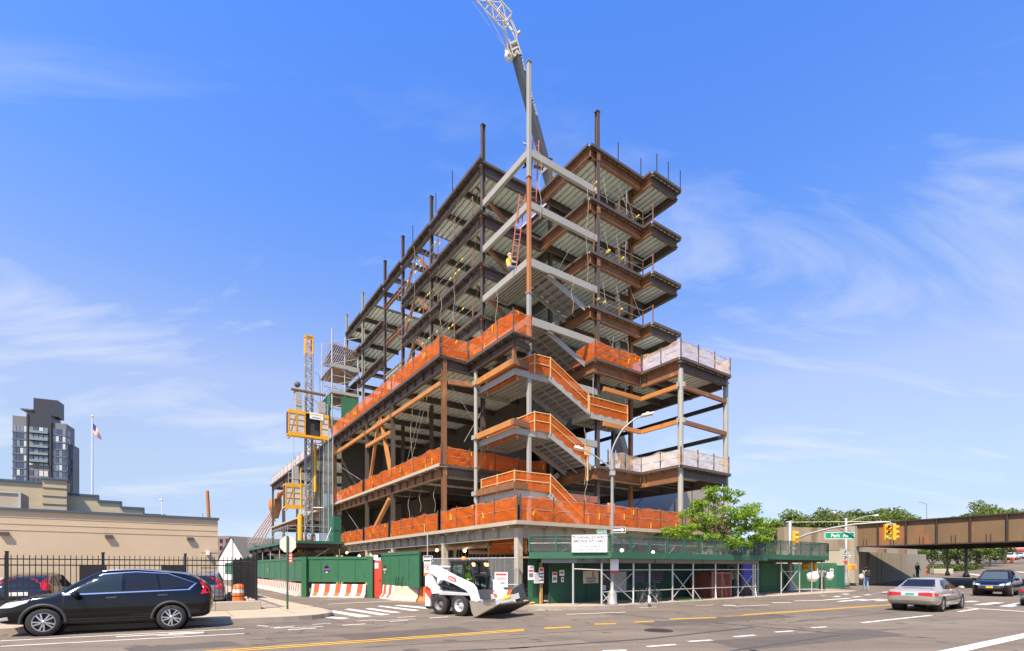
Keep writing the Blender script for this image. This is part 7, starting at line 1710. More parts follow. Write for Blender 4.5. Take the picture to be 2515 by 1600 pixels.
# trees seen beyond and above the bridge
for i, (u, Y, h, cr, lb) in enumerate(((2405, 88, 1242, 4.2, 'broad tree rising above the girder at right'), (2470, 92, 1252, 3.6, 'tree top showing over the girder near the right edge'), (2330, 94, 1272, 2.6, 'small tree top just above the girder'))):
    x = (u-CX)/F*Y; h = H+(HV-h)/F*Y-zg(x, Y); tree(lb, (x, Y, zg(x, Y)), h, cr, 3600, .42, LEAF2, 50+i, .25, None, low=.5)
for i, (u, Y, h, cr, lb) in enumerate(((2288, 74, 6.2, 3.0, 'leafy tree beyond the bridge next to the abutment end'), (2322, 80, 6.6, 2.8, 'leafy tree beyond the bridge left of the dark column'), (2352, 76, 5.6, 2.4, 'bright low tree beyond the bridge behind the dark column'), (2398, 78, 6.6, 3.2, 'leafy tree beyond the bridge behind the dark oncoming car'), (2432, 84, 6.8, 2.8, 'leafy tree beyond the bridge right of the dark oncoming car'), (2462, 100, 7.6, 2.6, 'small tree beyond the bridge beside the far white cars'))):
    x = (u-CX)/F*Y; tree(lb, (x, Y, zg(x, Y)), h, cr, 2600, .34, LEAF2 if i % 2 else leaf_mat('leaf_fresh', (.08, .15, .02), (.20, .30, .06), .35), 70+i, .13, 'trees beyond the bridge', low=.28)
m = MB(); rnd = random.Random(9); bl = []
for i in range(16): u = 2278+i*8; Y = 70+i*.4; x = (u-CX)/F*Y; bl.append((V((x, Y, zg(x, Y)+.55)), .75, (1.2, 1, .75)))
tag(crown_mesh(bl, 3500, .22, 9).build('hedge', LEAF3), 'low dark hedge beyond the bridge behind the dark columns', 'hedge')
# ------------------------------------------------------------------ railway bridge
PA, PBr = V(((2092-CX)/F*51.5, 51.5, 0)), V((47.5, 29.5, 0)); bd_ = (PBr-PA).normalized(); bn = V((-bd_.y, bd_.x, 0)); 
if bn.x < 0: bn = -bn
zb0, zb1 = 3.98, 6.28
GIRD = M('girder_brown', (.18, .112, .055), .7, 0, .24, .5, stain=(.34, .12, .035), sthr=.50, sscale=.45, stretch=(1, 1, .35)); GIRDD = M('girder_dark', (.05, .033, .025), .8, 0, .25, 2)
bt = thing('railway_bridge', 'rusty brown plate girder railway bridge crossing the avenue', 'bridge', PA)
L = 34.0
m = MB(); m.bar(PA+V((0, 0, (zb0+zb1)/2)), PA+bd_*L+V((0, 0, (zb0+zb1)/2)), .03, zb1-zb0-.1); m.build('girder_web', GIRD, bt, off=PA)
m = MB(); m.bar(PA+V((0, 0, zb1)), PA+bd_*L+V((0, 0, zb1)), .5, .10); m.bar(PA+V((0, 0, zb0)), PA+bd_*L+V((0, 0, zb0)), .5, .10); m.build('girder_flange', GIRDD, bt, off=PA)
for i in range(14):
    c = PA+bd_*(.1+i*2.35)-bn*.13; m = MB(); m.obox(c+V((0, 0, (zb0+zb1)/2)), bd_*.035, bn*.11, V((0, 0, (zb1-zb0)/2-.06))); m.build('stiffener', GIRDD, bt, off=PA)
m = MB()
for i in range(13):
    for k in (-.14, .14): c = PA+bd_*(1.25+i*2.35+k)-bn*.04; m.obox(c+V((0, 0, zb0+.40)), bd_*.02, bn*.03, V((0, 0, .34)))
m.build('rib_plates', GIRDD, bt, off=PA)
m = MB(); m.obox(PA+bd_*L/2+bn*8.1+V((0, 0, zb0+.5)), bd_*L/2, bn*7.9, V((0, 0, .25)))
for i in range(15): c = PA+bd_*(1+i*2.35)+bn*8.1; m.obox(c+V((0, 0, zb0+.12)), bd_*.12, bn*7.9, V((0, 0, .14)))
m.build('deck', GIRDD, bt, off=PA)
m = MB(); q = bn*16.2; m.bar(PA+q+V((0, 0, (zb0+zb1)/2)), PA+bd_*L+q+V((0, 0, (zb0+zb1)/2)), .2, zb1-zb0); m.build('girder_web', GIRDD, bt, off=PA)
# columns under the far side
for i, (u, Y, r) in enumerate(((2373, 60, .16), (2327, 64, .12))):
    x = (u-CX)/F*Y; t = thing('bridge_column', 'slim dark iron column under the bridge, %s' % ('nearer the oncoming car' if i == 0 else 'nearer the abutment'), 'column', (x, Y, zg(x, Y)), 0, 'iron columns under the bridge'); m = MB(); m.lathe((0, 0, 0), [(0, 0), (r*2.2, 0), (r*2.0, .3), (r, .6), (r, 4.2-zg(x, Y)), (r*2, 4.4-zg(x, Y)), (0, 4.4-zg(x, Y))], 12); m.build('shaft', BLACK, t)
# abutment and retaining wall
ABM = M('abutment_concrete', (.33, .295, .225), .9, 0, .16, .35, stain=(.16, .13, .10), sthr=.56, sscale=.35, stretch=(1, 1, .25)); ABB = M('wall_brown_concrete', (.30, .235, .155), .9, 0, .18, .4, stain=(.17, .12, .08), sthr=.54, sscale=.5, stretch=(1, 1, .2))
A0_ = V((34.6, 51.4, 0)); t = thing('bridge_abutment', 'grey concrete bridge abutment wall in shade beside the pavement', 'abutment', A0_, TH)
m = MB(); m.box(0, 22.5, 0, 4, -.5, 3.55); m.build('wall', ABM, t); m = MB(); m.box(.0, 22.5, .9, 4, 3.551, 4.3); m.build('bearing_shelf', ABM, t); m = MB()
for x in (7, 8.2, 14): m.box(x, x+.05, -.015, 0, 0, 3.5)
m.build('joint', GIRDD, t)
for q_ in ((9.5, 10.3, .2, .9, 3.56, 4.0), (16, 16.5, .2, .9, 3.56, 4.1)): m = MB(); m.box(*q_); m.build('bearing', M('bearing_rust', (.20, .12, .08), .8), t)
Wl = V(((1925-CX)/F*49.5, 49.5, 0)); t = thing('retaining_wall', 'stained retaining wall with brown upper course left of the bridge', 'wall', Wl); we = A0_+V((-.1, -.2, 0)); m = MB(); dW = (we-Wl).normalized(); nW = V((-dW.y, dW.x, 0)); Lw = (we-Wl).length
m.obox(Wl+dW*Lw/2+nW*.5+V((0, 0, 1.7)), dW*Lw/2, nW*.5, V((0, 0, 1.9))); m.build('lower_wall', M('wall_pale_concrete', (.43, .385, .28), .9, 0, .12, .5), t, off=Wl)
for i in range(4): m = MB(); m.obox(Wl+dW*(Lw*(i+.5)/4)+nW*.42+V((0, 0, 4.75)), dW*(Lw/8-.015), nW*.45, V((0, 0, 1.13))); m.build('upper_panel', ABB, t, off=Wl)
m = MB(); m.obox(A0_+V((.25, -.1, 3.2)), V((.35, .2, 0)), V((-.2, .35, 0)), V((0, 0, 2.9))); m.build('end_pier', ABM, t, off=Wl)
t = thing('construction_gate', 'dark green plywood gate with paper notices at the foot of the retaining wall', 'gate', GP(2050, 1446, .15)); t.location.z = .15
Pg = V(t.location); m = MB(); m.obox((-.6, .8, 1.05), (1.3, .1, 0), (-.02, .04, 0), (0, 0, 1.05)); m.build('panel', GREEN, t); m = MB(); m.obox((1.1, 1.0, .95), (.4, .1, 0), (-.02, .04, 0), (0, 0, .95)); m.build('panel', GREEN_D, t); m = MB()
for x, z in ((-1.1, 1.3), (-.6, 1.15), (.2, 1.3)): m = MB(); m.box(x-.14, x+.14, .70, .705, z-.32, z+.32); m.build('notice', WHITE, t); m = MB(); m.box(x-.1, x+.1, .694, .699, z+.1, z+.25); m.build('printing', RED_T, t)
# ------------------------------------------------------------------ curved grey shell beyond the frame
SHM = M('shell_metal', (.34, .305, .25), .85, .0, .12, .6, stain=(.17, .14, .11), sthr=.60, sscale=.5, stretch=(1, 1, .3))
t = thing('curved_shell', 'big curved grey metal panelled shell building behind the right end of the frame', 'building', W(39.5, 27.3, 0), TH)
m = MB(); n = 20; ns = 8; vs = []
for i in range(ns+1):
    for k in range(n+1): a = PI*k/n; vs.append((-6.0*math.cos(a), i*4.2, 9.2*math.sin(a)**.85+.02))
m.add(vs, [(i*(n+1)+k, i*(n+1)+k+1, (i+1)*(n+1)+k+1, (i+1)*(n+1)+k) for i in range(ns) for k in range(n)], True)
m.add(vs[:n+1], [tuple(range(n+1))]); m.build('shell', SHM, t)
m = MB()
for i in range(1, ns):
    for k in range(n): m.bar(V(vs[i*(n+1)+k])*1.002, V(vs[i*(n+1)+k+1])*1.002, .07, .03)
for x in (-3.6, -1.2, 1.2, 3.6): m.bar((x, -.03, .1), (x*1.0, -.03, 9.2*math.sin(math.acos(-x/6.0))**.85-.1), .05, .04, up=(0, 1, 0))
m.build('panel_joint', GIRDD, t)
# ------------------------------------------------------------------ traffic signals and street lights at the bridge
POL = MATS['pole_galv']
S0 = V(((1940-CX)/F*36.6, 36.6, .15)); sg = thing('traffic_signal', 'traffic signal mast with long arm and hanging yellow signal heads', 'traffic signal', S0)
def sp(u, v, Y): return V(((u-CX)/F*Y, Y, H+(HV-v)/F*Y))-S0
m = MB(); m.lathe((0, 0, 0), [(0, 0), (.33, 0), (.33, .08), (.28, .15), (.24, 1.1), (.17, 1.25), (.15, 2), (.12, 5.08), (.0, 5.12)], 14); m.build('pole', POL, sg)
m = MB(); arm_ = [sp(1945, 1328, 36.6), sp(1985, 1312, 36), sp(2040, 1298, 35.2), sp(2100, 1288, 34.4), sp(2184, 1282, 33.4)]; m.path(arm_, .085, 10, .05); m.tube(sp(1930, 1284, 36.6), sp(1946, 1281, 36.6), .07, 8); m.build('mast_arm', POL, sg)
m = MB(); m.tube(sp(1941, 1283, 36.6), sp(2184, 1281, 33.4), .015, 5); m.build('guy_wire', SILVER, sg)
def head(parent, P, rz, lit=None, turned=False):
    e_ = thing('x', None, None) if False else None
    hb = MB(); ca, sa = math.cos(rz), math.sin(rz); ex, ey = V((ca, sa, 0)), V((-sa, ca, 0))
    hb.obox(P, ex*.17, ey*.10, V((0, 0, .52))); o = hb.build('signal_head', YEL, parent, bevel=.02)
    for i, dz in enumerate((.34, 0, -.34)):
        v_ = MB(); c = P-ey*.10+V((0, 0, dz)); v_.lathe(c, [(.125, 0), (.135, .20), (.125, .20), (.115, .0)], 16, -ey); v_.build('visor', YEL, o)
        l_ = MB(); l_.lathe(c-ey*.005, [(0, .012), (.11, .0)], 16, -ey); l_.build('lens', emis('green_lamp', (.0, .75, .40), .6) if lit == i else M('lens_dark', (.02, .02, .018), .3), o)
hp = sp(2186, 1306, 33.4); head(sg, hp+V((-.22, 0, -.05)), -.12, 2); head(sg, hp+V((.30, .1, -.05)), 1.35)
m = MB(); m.path([sp(2184, 1282, 33.4), sp(2190, 1286, 33.4), sp(2186, 1292, 33.4)], .05, 8); m.obox(hp+V((.05, 0, .52)), (.35, .05, 0), (0, .05, 0), (0, 0, .04)); m.build('hanger', SILVER, sg)
head(sg, sp(1951, 1322, 36.4), .9); head(sg, V((.9, -.3, 2.0)), .4, None); head(sg, V((1.6, -.2, 2.0)), 2.2, None)
c = V(sp(2062, 1316, 35))+S0; ps = green_sign('large green Park Av sign hanging from the signal arm', (c.x, c.y, c.z), (1, -.06, 0), 'Park  Av', 2.0, .48, .34, group='street name signs by the bridge', sx=1.0)
m = MB(); m.tube((-.9, 0, .36), (1.0, 0, .38), .025, 6); m.tube((-.05, 0, .24), (-.05, 0, .85), .03, 6); m.build('hanger', SILVER, ps)
c = V(sp(1943, 1347, 36.2))+S0; arrow_sign('one way arrow sign on the signal mast behind the shed parapet', (c.x, c.y, c.z), (1, .2, 0), .85, .22, group='one way signs by the bridge')
# second pole with street lamps, signs and a walk signal
S1 = V(((2078-CX)/F*43.5, 43.5, .15)); sl2 = thing('street_light', 'street light pole by the abutment with pedestrian signal and two lamp arms', 'street light', S1)
def s1(u, v): return V(((u-CX)/F*43.5, 43.5, H+(HV-v)/F*43.5))-S1
m = MB(); m.lathe((0, 0, 0), [(0, 0), (.28, 0), (.26, .5), (.15, 1.0), (.12, 1.4), (.10, s1(0, 1273).z), (0, s1(0, 1273).z+.02)], 12); m.build('pole', POL, sl2)
for pts, hd_ in (([(2078, 1282), (2068, 1270), (2058, 1262), (2050, 1260)], (2044, 1258)), ([(2080, 1284), (2105, 1275), (2130, 1268), (2146, 1267)], (2154, 1266))):
    m = MB(); m.path([s1(*q) for q in pts], .05, 7, .04); m.build('arm', POL, sl2); a = s1(*pts[-1]); b = s1(*hd_); m = MB(); m.obox((a+b)/2, (b-a)/1.5, (0, .15, 0), (0, 0, .07)); m.build('lamp_head', MATS['lamp_white'], sl2, bevel=.02)
m = MB(); c = s1(2094, 1393); m.obox(c+V((-.15, 0, 0)), (.42, .05, 0), (0, .16, 0), (0, 0, .22)); m.build('walk_signal_box', YEL, sl2, bevel=.02); m = MB(); m.obox(c+V((-.02, -.17, 0)), (.16, .0, 0), (0, .01, 0), (0, 0, .16)); m.build('walk_symbol', emis('dont_walk', (1, .10, .02), .5), sl2)
c = s1(2068, 1351)+S1; green_sign('small green Park Av name sign on the pole by the abutment', (c.x, c.y-.15, c.z), (1, 0, 0), 'Park Av', .58, .2, .15, group='street name signs by the bridge')
c = s1(2078, 1365)+S1; arrow_sign('one way arrow sign on the pole by the abutment', (c.x, c.y-.16, c.z), (1, 0, 0), .9, .24, group='one way signs by the bridge')
c = s1(2074, 1380)+S1; t = thing('red_flag_sign', 'small red tilted sign under the one way sign on the abutment pole', 'sign', (c.x, c.y-.15, c.z)); m = MB(); m.prism([(-.3, .0), (.15, .12), (.2, -.1), (-.05, -.12)], (0, 0, 0), (1, 0, 0), (0, 0, 1), (0, .01, 0)); m.build('plate', REDM, t)
x = (2275-CX)/F*66; t = thing('fire_hydrant', 'small red fire hydrant beyond the bridge by the abutment end', 'hydrant', (x, 66, zg(x, 66))); m = MB(); m.lathe((0, 0, 0), [(0, 0), (.18, 0), (.14, .1), (.13, .6), (.17, .62), (.12, .78), (0, .85)], 12); m.tube((-.25, 0, .5), (.25, 0, .5), .06, 8); m.build('body', REDM, t)
for i, (u, Y, v0, lb) in enumerate(((1953, 75, 1262, 'thin far street light pole between the shed and the tree belt'), (2276, 95, 1237, 'thin far lamp pole rising above the girder'))):
    x = (u-CX)/F*Y; z0 = zg(x, Y); t = thing('far_street_light', lb, 'street light', (x, Y, z0)); zt_ = H+(HV-v0)/F*Y-z0; m = MB(); m.tube((0, 0, 0), (0, 0, zt_), .09, 7, .06); m.path([(0, 0, zt_-.2), (-.5, 0, zt_+.1), (-1.6, 0, zt_+.3)], .05, 6); m.build('pole', POL, t)
x = (2312-CX)/F*68; t = thing('stone_block', 'low pale stone block on the pavement beyond the bridge', 'block', (x, 68, zg(x, 68))); m = MB(); m.box(-1.3, 1.3, -.4, .4, 0, .7); m.build('block', CONC, t, bevel=.06)
x = (2495-CX)/F*150; t = thing('far_shop', 'low pale shop front at the far end of the street', 'building', (x, 150, 4.0)); m = MB(); m.box(-12, 16, 0, 8, 0, 4.2); m.build('wall', M('shop_wall', (.42, .36, .27), .9), t); m = MB(); m.box(-5, 2, -.05, 0, .4, 2.6); m.build('shop_window', GLASS_D, t); m = MB(); m.box(-10, -4, -.6, 0, 2.9, 3.6); m.build('awning', M('awning_green', (.02, .22, .14), .6), t); m = MB(); m.box(-3, 8, -.3, 0, 2.9, 3.5); m.build('fascia_board', REDM, t)
# ------------------------------------------------------------------ beige building at the left
BRK = M('painted_brick', (.52, .405, .265), .9, 0, .08, .6, bump=.25, bscale=25, stain=(.45, .34, .215), sthr=.62, sscale=.8)
def brick_bump(m):
    nt = m.node_tree; N = nt.nodes; Lk = nt.links; bs = N['Principled BSDF']; tc = N.new('ShaderNodeTexCoord'); mp = N.new('ShaderNodeMapping'); mp.inputs['Rotation'].default_value = (R(90), 0, 0); Lk.new(tc.outputs['Object'], mp.inputs['Vector'])
    b = N.new('ShaderNodeTexBrick'); b.inputs['Scale'].default_value = 4.2; b.inputs['Mortar Size'].default_value = .012; Lk.new(mp.outputs[0], b.inputs['Vector']); bp = N.new('ShaderNodeBump'); bp.inputs['Strength'].default_value = .55; bp.inputs['Distance'].default_value = .02; bp.invert = True; Lk.new(b.outputs['Fac'], bp.inputs['Height']); Lk.new(bp.outputs[0], bs.inputs['Normal'])
brick_bump(BRK)
BRY = M('yellow_brick', (.44, .37, .245), .9, 0, .10, 1.2, stain=(.27, .20, .12), sthr=.66, sscale=2.2, stretch=(.6, 1, 2.5)); brick_bump(BRY)
COP = M('blue_coping', (.05, .085, .12), .6)
EO = (2.3, 30.0, 0)
e1 = ab_thing('garage_building', 'long low beige painted brick garage with blue coping at the left', 'building', *EO)
def eb(name, mat, *bx, **k):
    m = MB()
    for b in bx: m.box(*b)
    return m.build(name, mat, e1, off=EO, **k)
eb('wall', BRK, (-45, 2.3, 30, 36, 0, 4.33)); eb('coping', COP, (-45, 2.36, 29.9, 36, 4.331, 4.43)); eb('ledge', BRK, *[(-45, 2.312, 29.984, 29.999, z, z+.03) for z in (4.03, 3.74, 3.47)])
eb('quoin', BRK, *[(1.55, 2.315, 29.975, 29.999, .35+i*.38, .66+i*.38) for i in range(7)])
for a in (-3.15, -.1): eb('basement_window', M('window_dark', (.015, .013, .012), .5), (a, a+.95, 29.97, 29.999, 1.1, 1.95))
for a in (-5.6, -2.1, 1.1): eb('wall_lamp', M('lamp_case', (.07, .065, .055), .5), (a-.14, a+.14, 29.86, 29.999, 3.24, 3.38))
eb('camera', WHITE, (1.78, 1.92, 29.8, 29.999, 2.5, 2.7))
EO2 = (-2, 36, 0)
e2 = ab_thing('stepped_building', 'yellow brick building with stepped blue coped parapet behind the garage', 'building', *EO2)
steps = [(-40, -4.9, 6.15), (-4.0, -2.86, 5.67), (-2.86, -1.9, 5.41), (-1.9, -.92, 5.14), (-.92, .04, 4.82)]
for a0, a1, z in steps:
    m = MB(); m.box(a0, a1-.002, 34.0, 34.35, 0, z-.1); m.build('wall', BRY, e2, off=EO2); m = MB(); m.box(a0, a1, 33.92, 34.4, z-.099, z); m.box(a1+.001, a1+.06, 33.93, 34.4, z-.30, z-.001); m.build('coping', COP, e2, off=EO2)
m = MB(); m.box(-4.9, -4.0, 33.5, 34.6, 0, 6.22)
m.build('pilaster', BRY, e2, off=EO2); m = MB(); m.box(-4.95, -3.95, 33.42, 34.7, 6.221, 6.31); m.build('coping', COP, e2, off=EO2); m = MB()
for z in (4.6, 5.0, 5.4, 5.8): m.box(-4.91, -3.99, 33.47, 33.499, z, z+.03)
m.build('course_line', M('brick_brown', (.22, .14, .08), .9), e2, off=EO2)  # thin darker brown strips across the pilaster face
t = ab_thing('roof_box', 'pale sheet metal box on the garage roof at the left edge', 'roof box', -6.5, 31, 4.43); m = MB(); m.box(-9, -5.25, 31, 32.6, 4.44, 5.22); m.build('box', M('box_pale', (.42, .34, .24), .7), t, off=(-6.5, 31, 4.43)); m = MB(); m.box(-5.32, -5.25, 30.95, 30.999, 4.44, 5.22); m.box(-9, -5.321, 30.95, 30.999, 5.16, 5.22); m.build('trim', SILVER, t, off=(-6.5, 31, 4.43))
fp = V(((227-CX)/F*26.5, 26.5, 4.4)); t = thing('flagpole', 'white flagpole with american flag on the garage roof', 'flagpole', fp); zt_ = H+(HV-1025)/F*26.5-4.4; m = MB(); m.tube((0, 0, 0), (0, 0, zt_), .045, 8, .03); m.sphere((0, 0, zt_+.05), .06); m.build('pole', MATS['lamp_white'], t)
z1_ = H+(HV-1040)/F*26.5-4.4
def flagpart(rows, mat, name):
    m = MB()
    for r0, r1, c0, c1 in rows:
        k = 8; vs = []
        for i in range(k+1):
            x = c0+(c1-c0)*i/k
            for r in (r0, r1): vs.append((.04+x*.36, .10*math.sin(x*5+r*3)*x, z1_-r*.58*(1-.15*x)-x*.40))
        m.add(vs, [(2*i, 2*i+1, 2*i+3, 2*i+2) for i in range(k)], True)
    m.build(name, mat, t)
flagpart([(i/7, i/7+.077, .4 if i < 4 else 0, 1) for i in range(7)], REDM, 'flag_stripes'); flagpart([(i/7+.077, (i+1)/7, .4 if i < 4 else 0, 1) for i in range(6)], WHITE, 'flag_stripes'); flagpart([(0, .55, 0, .398)], M('flag_blue', (.02, .03, .15), .7), 'flag_canton')
P = V(((513-CX)/F*27.5, 27.5, 4.4)); t = thing('rusty_pipe', 'rusty orange pipe standing at the right end of the garage roof', 'pipe', P); zt_ = H+(HV-1206)/F*27.5-4.4; m = MB(); m.tube((0, 0, 0), (-.09, 0, zt_), .09, 10, .085); m.build('pipe', RUSTCOL, t)
P = V(((398-CX)/F*27, 27, 4.4)); t = thing('roof_antenna', 'thin white mast on the garage roof', 'mast', P); m = MB(); m.tube((0, 0, 0), (0, 0, 1.1), .02, 6); m.tube((-.12, 0, 1.1), (.02, 0, 1.1), .05, 6); m.build('mast', WHITE, t)
P = V(((498-CX)/F*27, 27, 4.4)); t = thing('roof_antenna', 'thin dark rod beside the rusty pipe on the garage roof', 'mast', P); m = MB(); m.tube((0, 0, 0), (0, 0, .38), .012, 5); m.build('rod', BLACK, t)
# ------------------------------------------------------------------ apartment tower
TY = 210.0; u0, u1 = 33, 172
tO = V(((98-CX)/F*TY, TY, 0)); tw_ang = R(24); t = thing('apartment_tower', 'tall dark glass apartment tower far behind the garage', 'building', tO, tw_ang)
TW = M('tower_grey', (.15, .15, .155), .6, 0, .1, .05); TD = M('tower_dark', (.035, .035, .04), .4); TGl = glass('tower_glass', (.16, .21, .25), .08); TGb = glass('tower_glass_blue', (.05, .07, .12), .08); TGw = M('tower_pale_pane', (.50, .53, .52), .3); TB = M('tower_brick', (.20, .14, .09), .8)
px_ = TY/F
def tp(name, mat, *bx):
    m = MB()
    for b in bx: m.box(*b)
    return m.build(name, mat, t)
hx = 8.7; zt1 = H+(HV-1018)*px_; zt0 = H+(HV-977)*px_
tp('block', TW, (-hx, -hx*.45, 0, 9, 0, zt1-1.5)); tp('block', TW, (hx*.45, hx, 0, 9, 0, zt1-3)); tp('block', TD, (-hx*.45+.01, hx*.45-.01, -.6, 9, 0, zt1))
tp('penthouse', TD, (-hx*.30, hx*.62, 1.5, 8, zt1+.01, zt0)); tp('roof_canopy', TW, (-hx*.75, -hx*.30, .5, 6, zt1+1.5, zt1+2.0))
tp('side_wing', TW, (hx*1.001, hx*1.12, 4, 11, 0, zt1-11)); 
fl = [z for z in [10+i*3.02 for i in range(int((zt1-13)/3.02))] if z > 33]
for b_ in [(-hx-.15, -hx*.45, -.25, .0, z-.5, z-.1) for z in fl]+[(hx*.45, hx+.15, -.25, .0, z-.5, z-.1) for z in fl]+[(hx+.001, hx+.2, .3, 3.9, z-.5, z-.1) for z in fl]: tp('floor_band', TW, b_)
rnd = random.Random(4)
G1, G2, G3 = [], [], []
for z in fl:
    for a0, a1, k in ((-hx+.2, -hx*.47, 4), (hx*.47, hx-.2, 4)):
        for i in range(k): (G1, G2, G3)[rnd.choice((0, 1, 1, 2, 0))].append((a0+(a1-a0)*i/k+.1, a0+(a1-a0)*(i+1)/k-.1, -.12, -.003, z, z+2.3))
    for i in range(4): (G1, G2, G3)[rnd.choice((0, 0, 1, 2))].append((-hx*.36+i*hx*.18, -hx*.36+i*hx*.18+hx*.15, -.72, -.603, z, z+2.2))
    for i in range(3): (G1, G2)[rnd.choice((0, 1))].append((hx+.003, hx+.14, .4+i*1.2, 1.4+i*1.2, z, z+2.3))
    if z < zt1-14: (G1, G2)[rnd.choice((0, 1))].append((hx*1.02, hx*1.10, 3.88, 3.997, z, z+2.0))
allw = [(b, TGl) for b in G1]+[(b, TGb) for b in G2]+[(b, TGw) for b in G3]; allw.sort(key=lambda q: -(q[0][1]-q[0][0])*(1+(q[0][4] > 45)))
for b, mt_ in allw[:100]: tp('window', mt_, b)
for mt_ in (TGl, TGb, TGw):
    r_ = [b for b, q in allw[100:] if q is mt_]
    if r_: tp('window', mt_, *r_); C.objects[-1]['kind'] = 'stuff'
for z in fl:
    if z < zt1-22: tp('brick_panel', TB, (-hx*.37, hx*.37, -.70, -.604, z-.8, z-.02))
    else: tp('balcony', M('balcony_glass', (.20, .24, .22), .2), (-hx*.34, hx*.34, -1.3, -.9, z-.3, z+.7))
for b_ in ((-hx*.46, hx*.46, -.9, -.605, zt1-22.6, zt1-21.6), (-hx*.46, -hx*.39, -.9, -.605, 0, zt1-.5), (hx*.39, hx*.46, -.9, -.605, 0, zt1-.5)): tp('frame_band', TD, b_)
# ------------------------------------------------------------------ white gabled houses and a far brick block at the end of the side street
HW_ = M('house_white', (.66, .64, .60), .8, 0, .05); ROOF = M('roof_grey', (.13, .12, .115), .9, 0, .15, 2)
for i, (u, Y, w, v_e, v_r, lb) in enumerate(((568, 78, 3.2, 1352, 1319, 'white gabled house, tallest of the group down the side street'), (601, 84, 2.6, 1368, 1340, 'white gabled house nearest the green platform'), (548, 90, 2.4, 1374, 1352, 'white gabled house nearest the beige garage corner'))):
    x = (u-CX)/F*Y; ze = H+(HV-v_e)/F*Y; zr = H+(HV-v_r)/F*Y; h_ = thing('gabled_house', lb, 'house', (x, Y, 0), R(-24), 'white gabled houses')
    m = MB(); m.prism([(-w, 0), (w, 0), (w, ze*.62), (0, zr), (-w, ze*.62)], (0, 0, 0), (1, 0, 0), (0, 0, 1), (0, 9, 0)); m.build('wall', HW_, h_); m = MB(); 
    for s in (1, -1): m.bar((s*(w+.2)*.52, -.2, (zr+ze*.62)/2+.02), (s*(w+.2)*.52, 9.2, (zr+ze*.62)/2+.02), 0.02, .1) if False else m.add([(0, -.2, zr+.12), (0, 9.2, zr+.12), (s*(w+.25), 9.2, ze*.62-.12), (s*(w+.25), -.2, ze*.62-.12), (0, -.2, zr+.01), (0, 9.2, zr+.01), (s*(w+.25), 9.2, ze*.62-.24), (s*(w+.25), -.2, ze*.62-.24)], [(0, 1, 2, 3), (7, 6, 5, 4), (0, 3, 7, 4), (3, 2, 6, 7), (1, 0, 4, 5), (2, 1, 5, 6)])
    m.build('roof', ROOF, h_)
x = (547-CX)/F*170; t = thing('brick_block', 'distant brown brick block showing beside the white houses', 'building', (x, 170, 0)); m = MB(); m.box(-3.6, 2.8, 0, 12, 0, 12.6); m.build('wall', M('far_brick', (.22, .15, .14), .9), t); m = MB()
for i in range(4):
    for k in range(3): m = MB(); m.box(-3+k*2, -2+k*2, -.05, -.003, 3+i*2.4, 4.4+i*2.4); m.build('window', GLASS_D, t)
# truck and orange chute down the side street
p = V(((245*1.0+600-CX)/F, 0, 0)); Yt = 80; x = (676-CX)/F*Yt; t = thing('debris_chute', 'rust orange hopper with slanting pipes beside the far low block', 'hopper', (x, Yt, 0)); m = MB(); zc = H+(HV-1250)/F*Yt; m.lathe((0, 0, zc), [(0, -1.6), (.5, -1.5), (.75, -.4), (.95, .0), (.95, 1.5), (0, 1.5)], 14); m.path([(.5, 0, zc+1.4), (.7, 0, zc+2.3), (1.2, 0, zc+2.6), (1.7, 0, zc+2.2)], .42, 10); m.build('hopper', RUSTCOL, t); m = MB()
for i in range(5): m.tube((-.6+i*.3, 0, zc-.4), (-4.2+i*.5, 0, zc-5.5), .1, 6)
for k in range(3): m.tube((-3.4+k, 0, zc-4.4+k*1.4), (-1+k*.6, 0, zc-4.6+k*1.3), .07, 6)
m.build('pipe', M('pipe_oxide', (.42, .28, .22)), t); m = MB(); m.tube((-.8, 1, 0), (-.8, 1, zc), .15, 8); m.tube((.8, 1, 0), (.8, 1, zc), .15, 8); m.build('leg', BROWN, t)
x = (627-CX)/F*64; t = thing('dump_container', 'green container heaped with yellow material beside the far green fence', 'container', (x, 64, 0)); zz = H+(HV-1373)/F*64; m = MB(); m.box(-1.4, 1.5, 0, 2, zz-1.0, zz+.35); m.build('body', GREEN_D, t, bevel=.03); m = MB(); m.sphere((0, 1, zz+.3), 1.2, 14, 8, (1, .7, .55)); m.build('load', YEL, t); m = MB()
for q in (-1, 1): m.tube((q, 0, .4), (q, .4, .4), .4, 12)
m.box(-1.3, 1.3, .3, 1.8, .3, zz-1.0); m.build('chassis', BLACK, t)
# ------------------------------------------------------------------ camera, sun, sky
cam = bpy.data.cameras.new('camera'); co = bpy.data.objects.new('camera', cam); C.objects.link(co)
cam.sensor_width = 36; cam.lens = 36*F/2515; cam.shift_y = (HV-800)/2515
cam.clip_start = .1; cam.clip_end = 4000
co.location = (0, 0, H); co.rotation_euler = (PI/2, 0, 0)
SC.camera = co
SUN_EL = R(56); tx, ty = -.42, -.91
ln = math.hypot(tx, ty); tx /= ln; ty /= ln
sd = V((tx*math.cos(SUN_EL), ty*math.cos(SUN_EL), math.sin(SUN_EL)))
sl = bpy.data.lights.new('sun', 'SUN'); sl.energy = 4.5; sl.angle = R(.5); sl.color = (1, .86, .65)
so = bpy.data.objects.new('sun', sl); C.objects.link(so)
so.rotation_euler = sd.to_track_quat('Z', 'Y').to_euler(); so.location = (0, 0, 80)
wd = bpy.data.worlds.new('World'); SC.world = wd; wd.use_nodes = True
nt = wd.node_tree; N = nt.nodes; Lk = nt.links
bg = N['Background']; bg.inputs['Strength'].default_value = .095
sky = N.new('ShaderNodeTexSky'); sky.sky_type = 'NISHITA'; sky.sun_disc = False
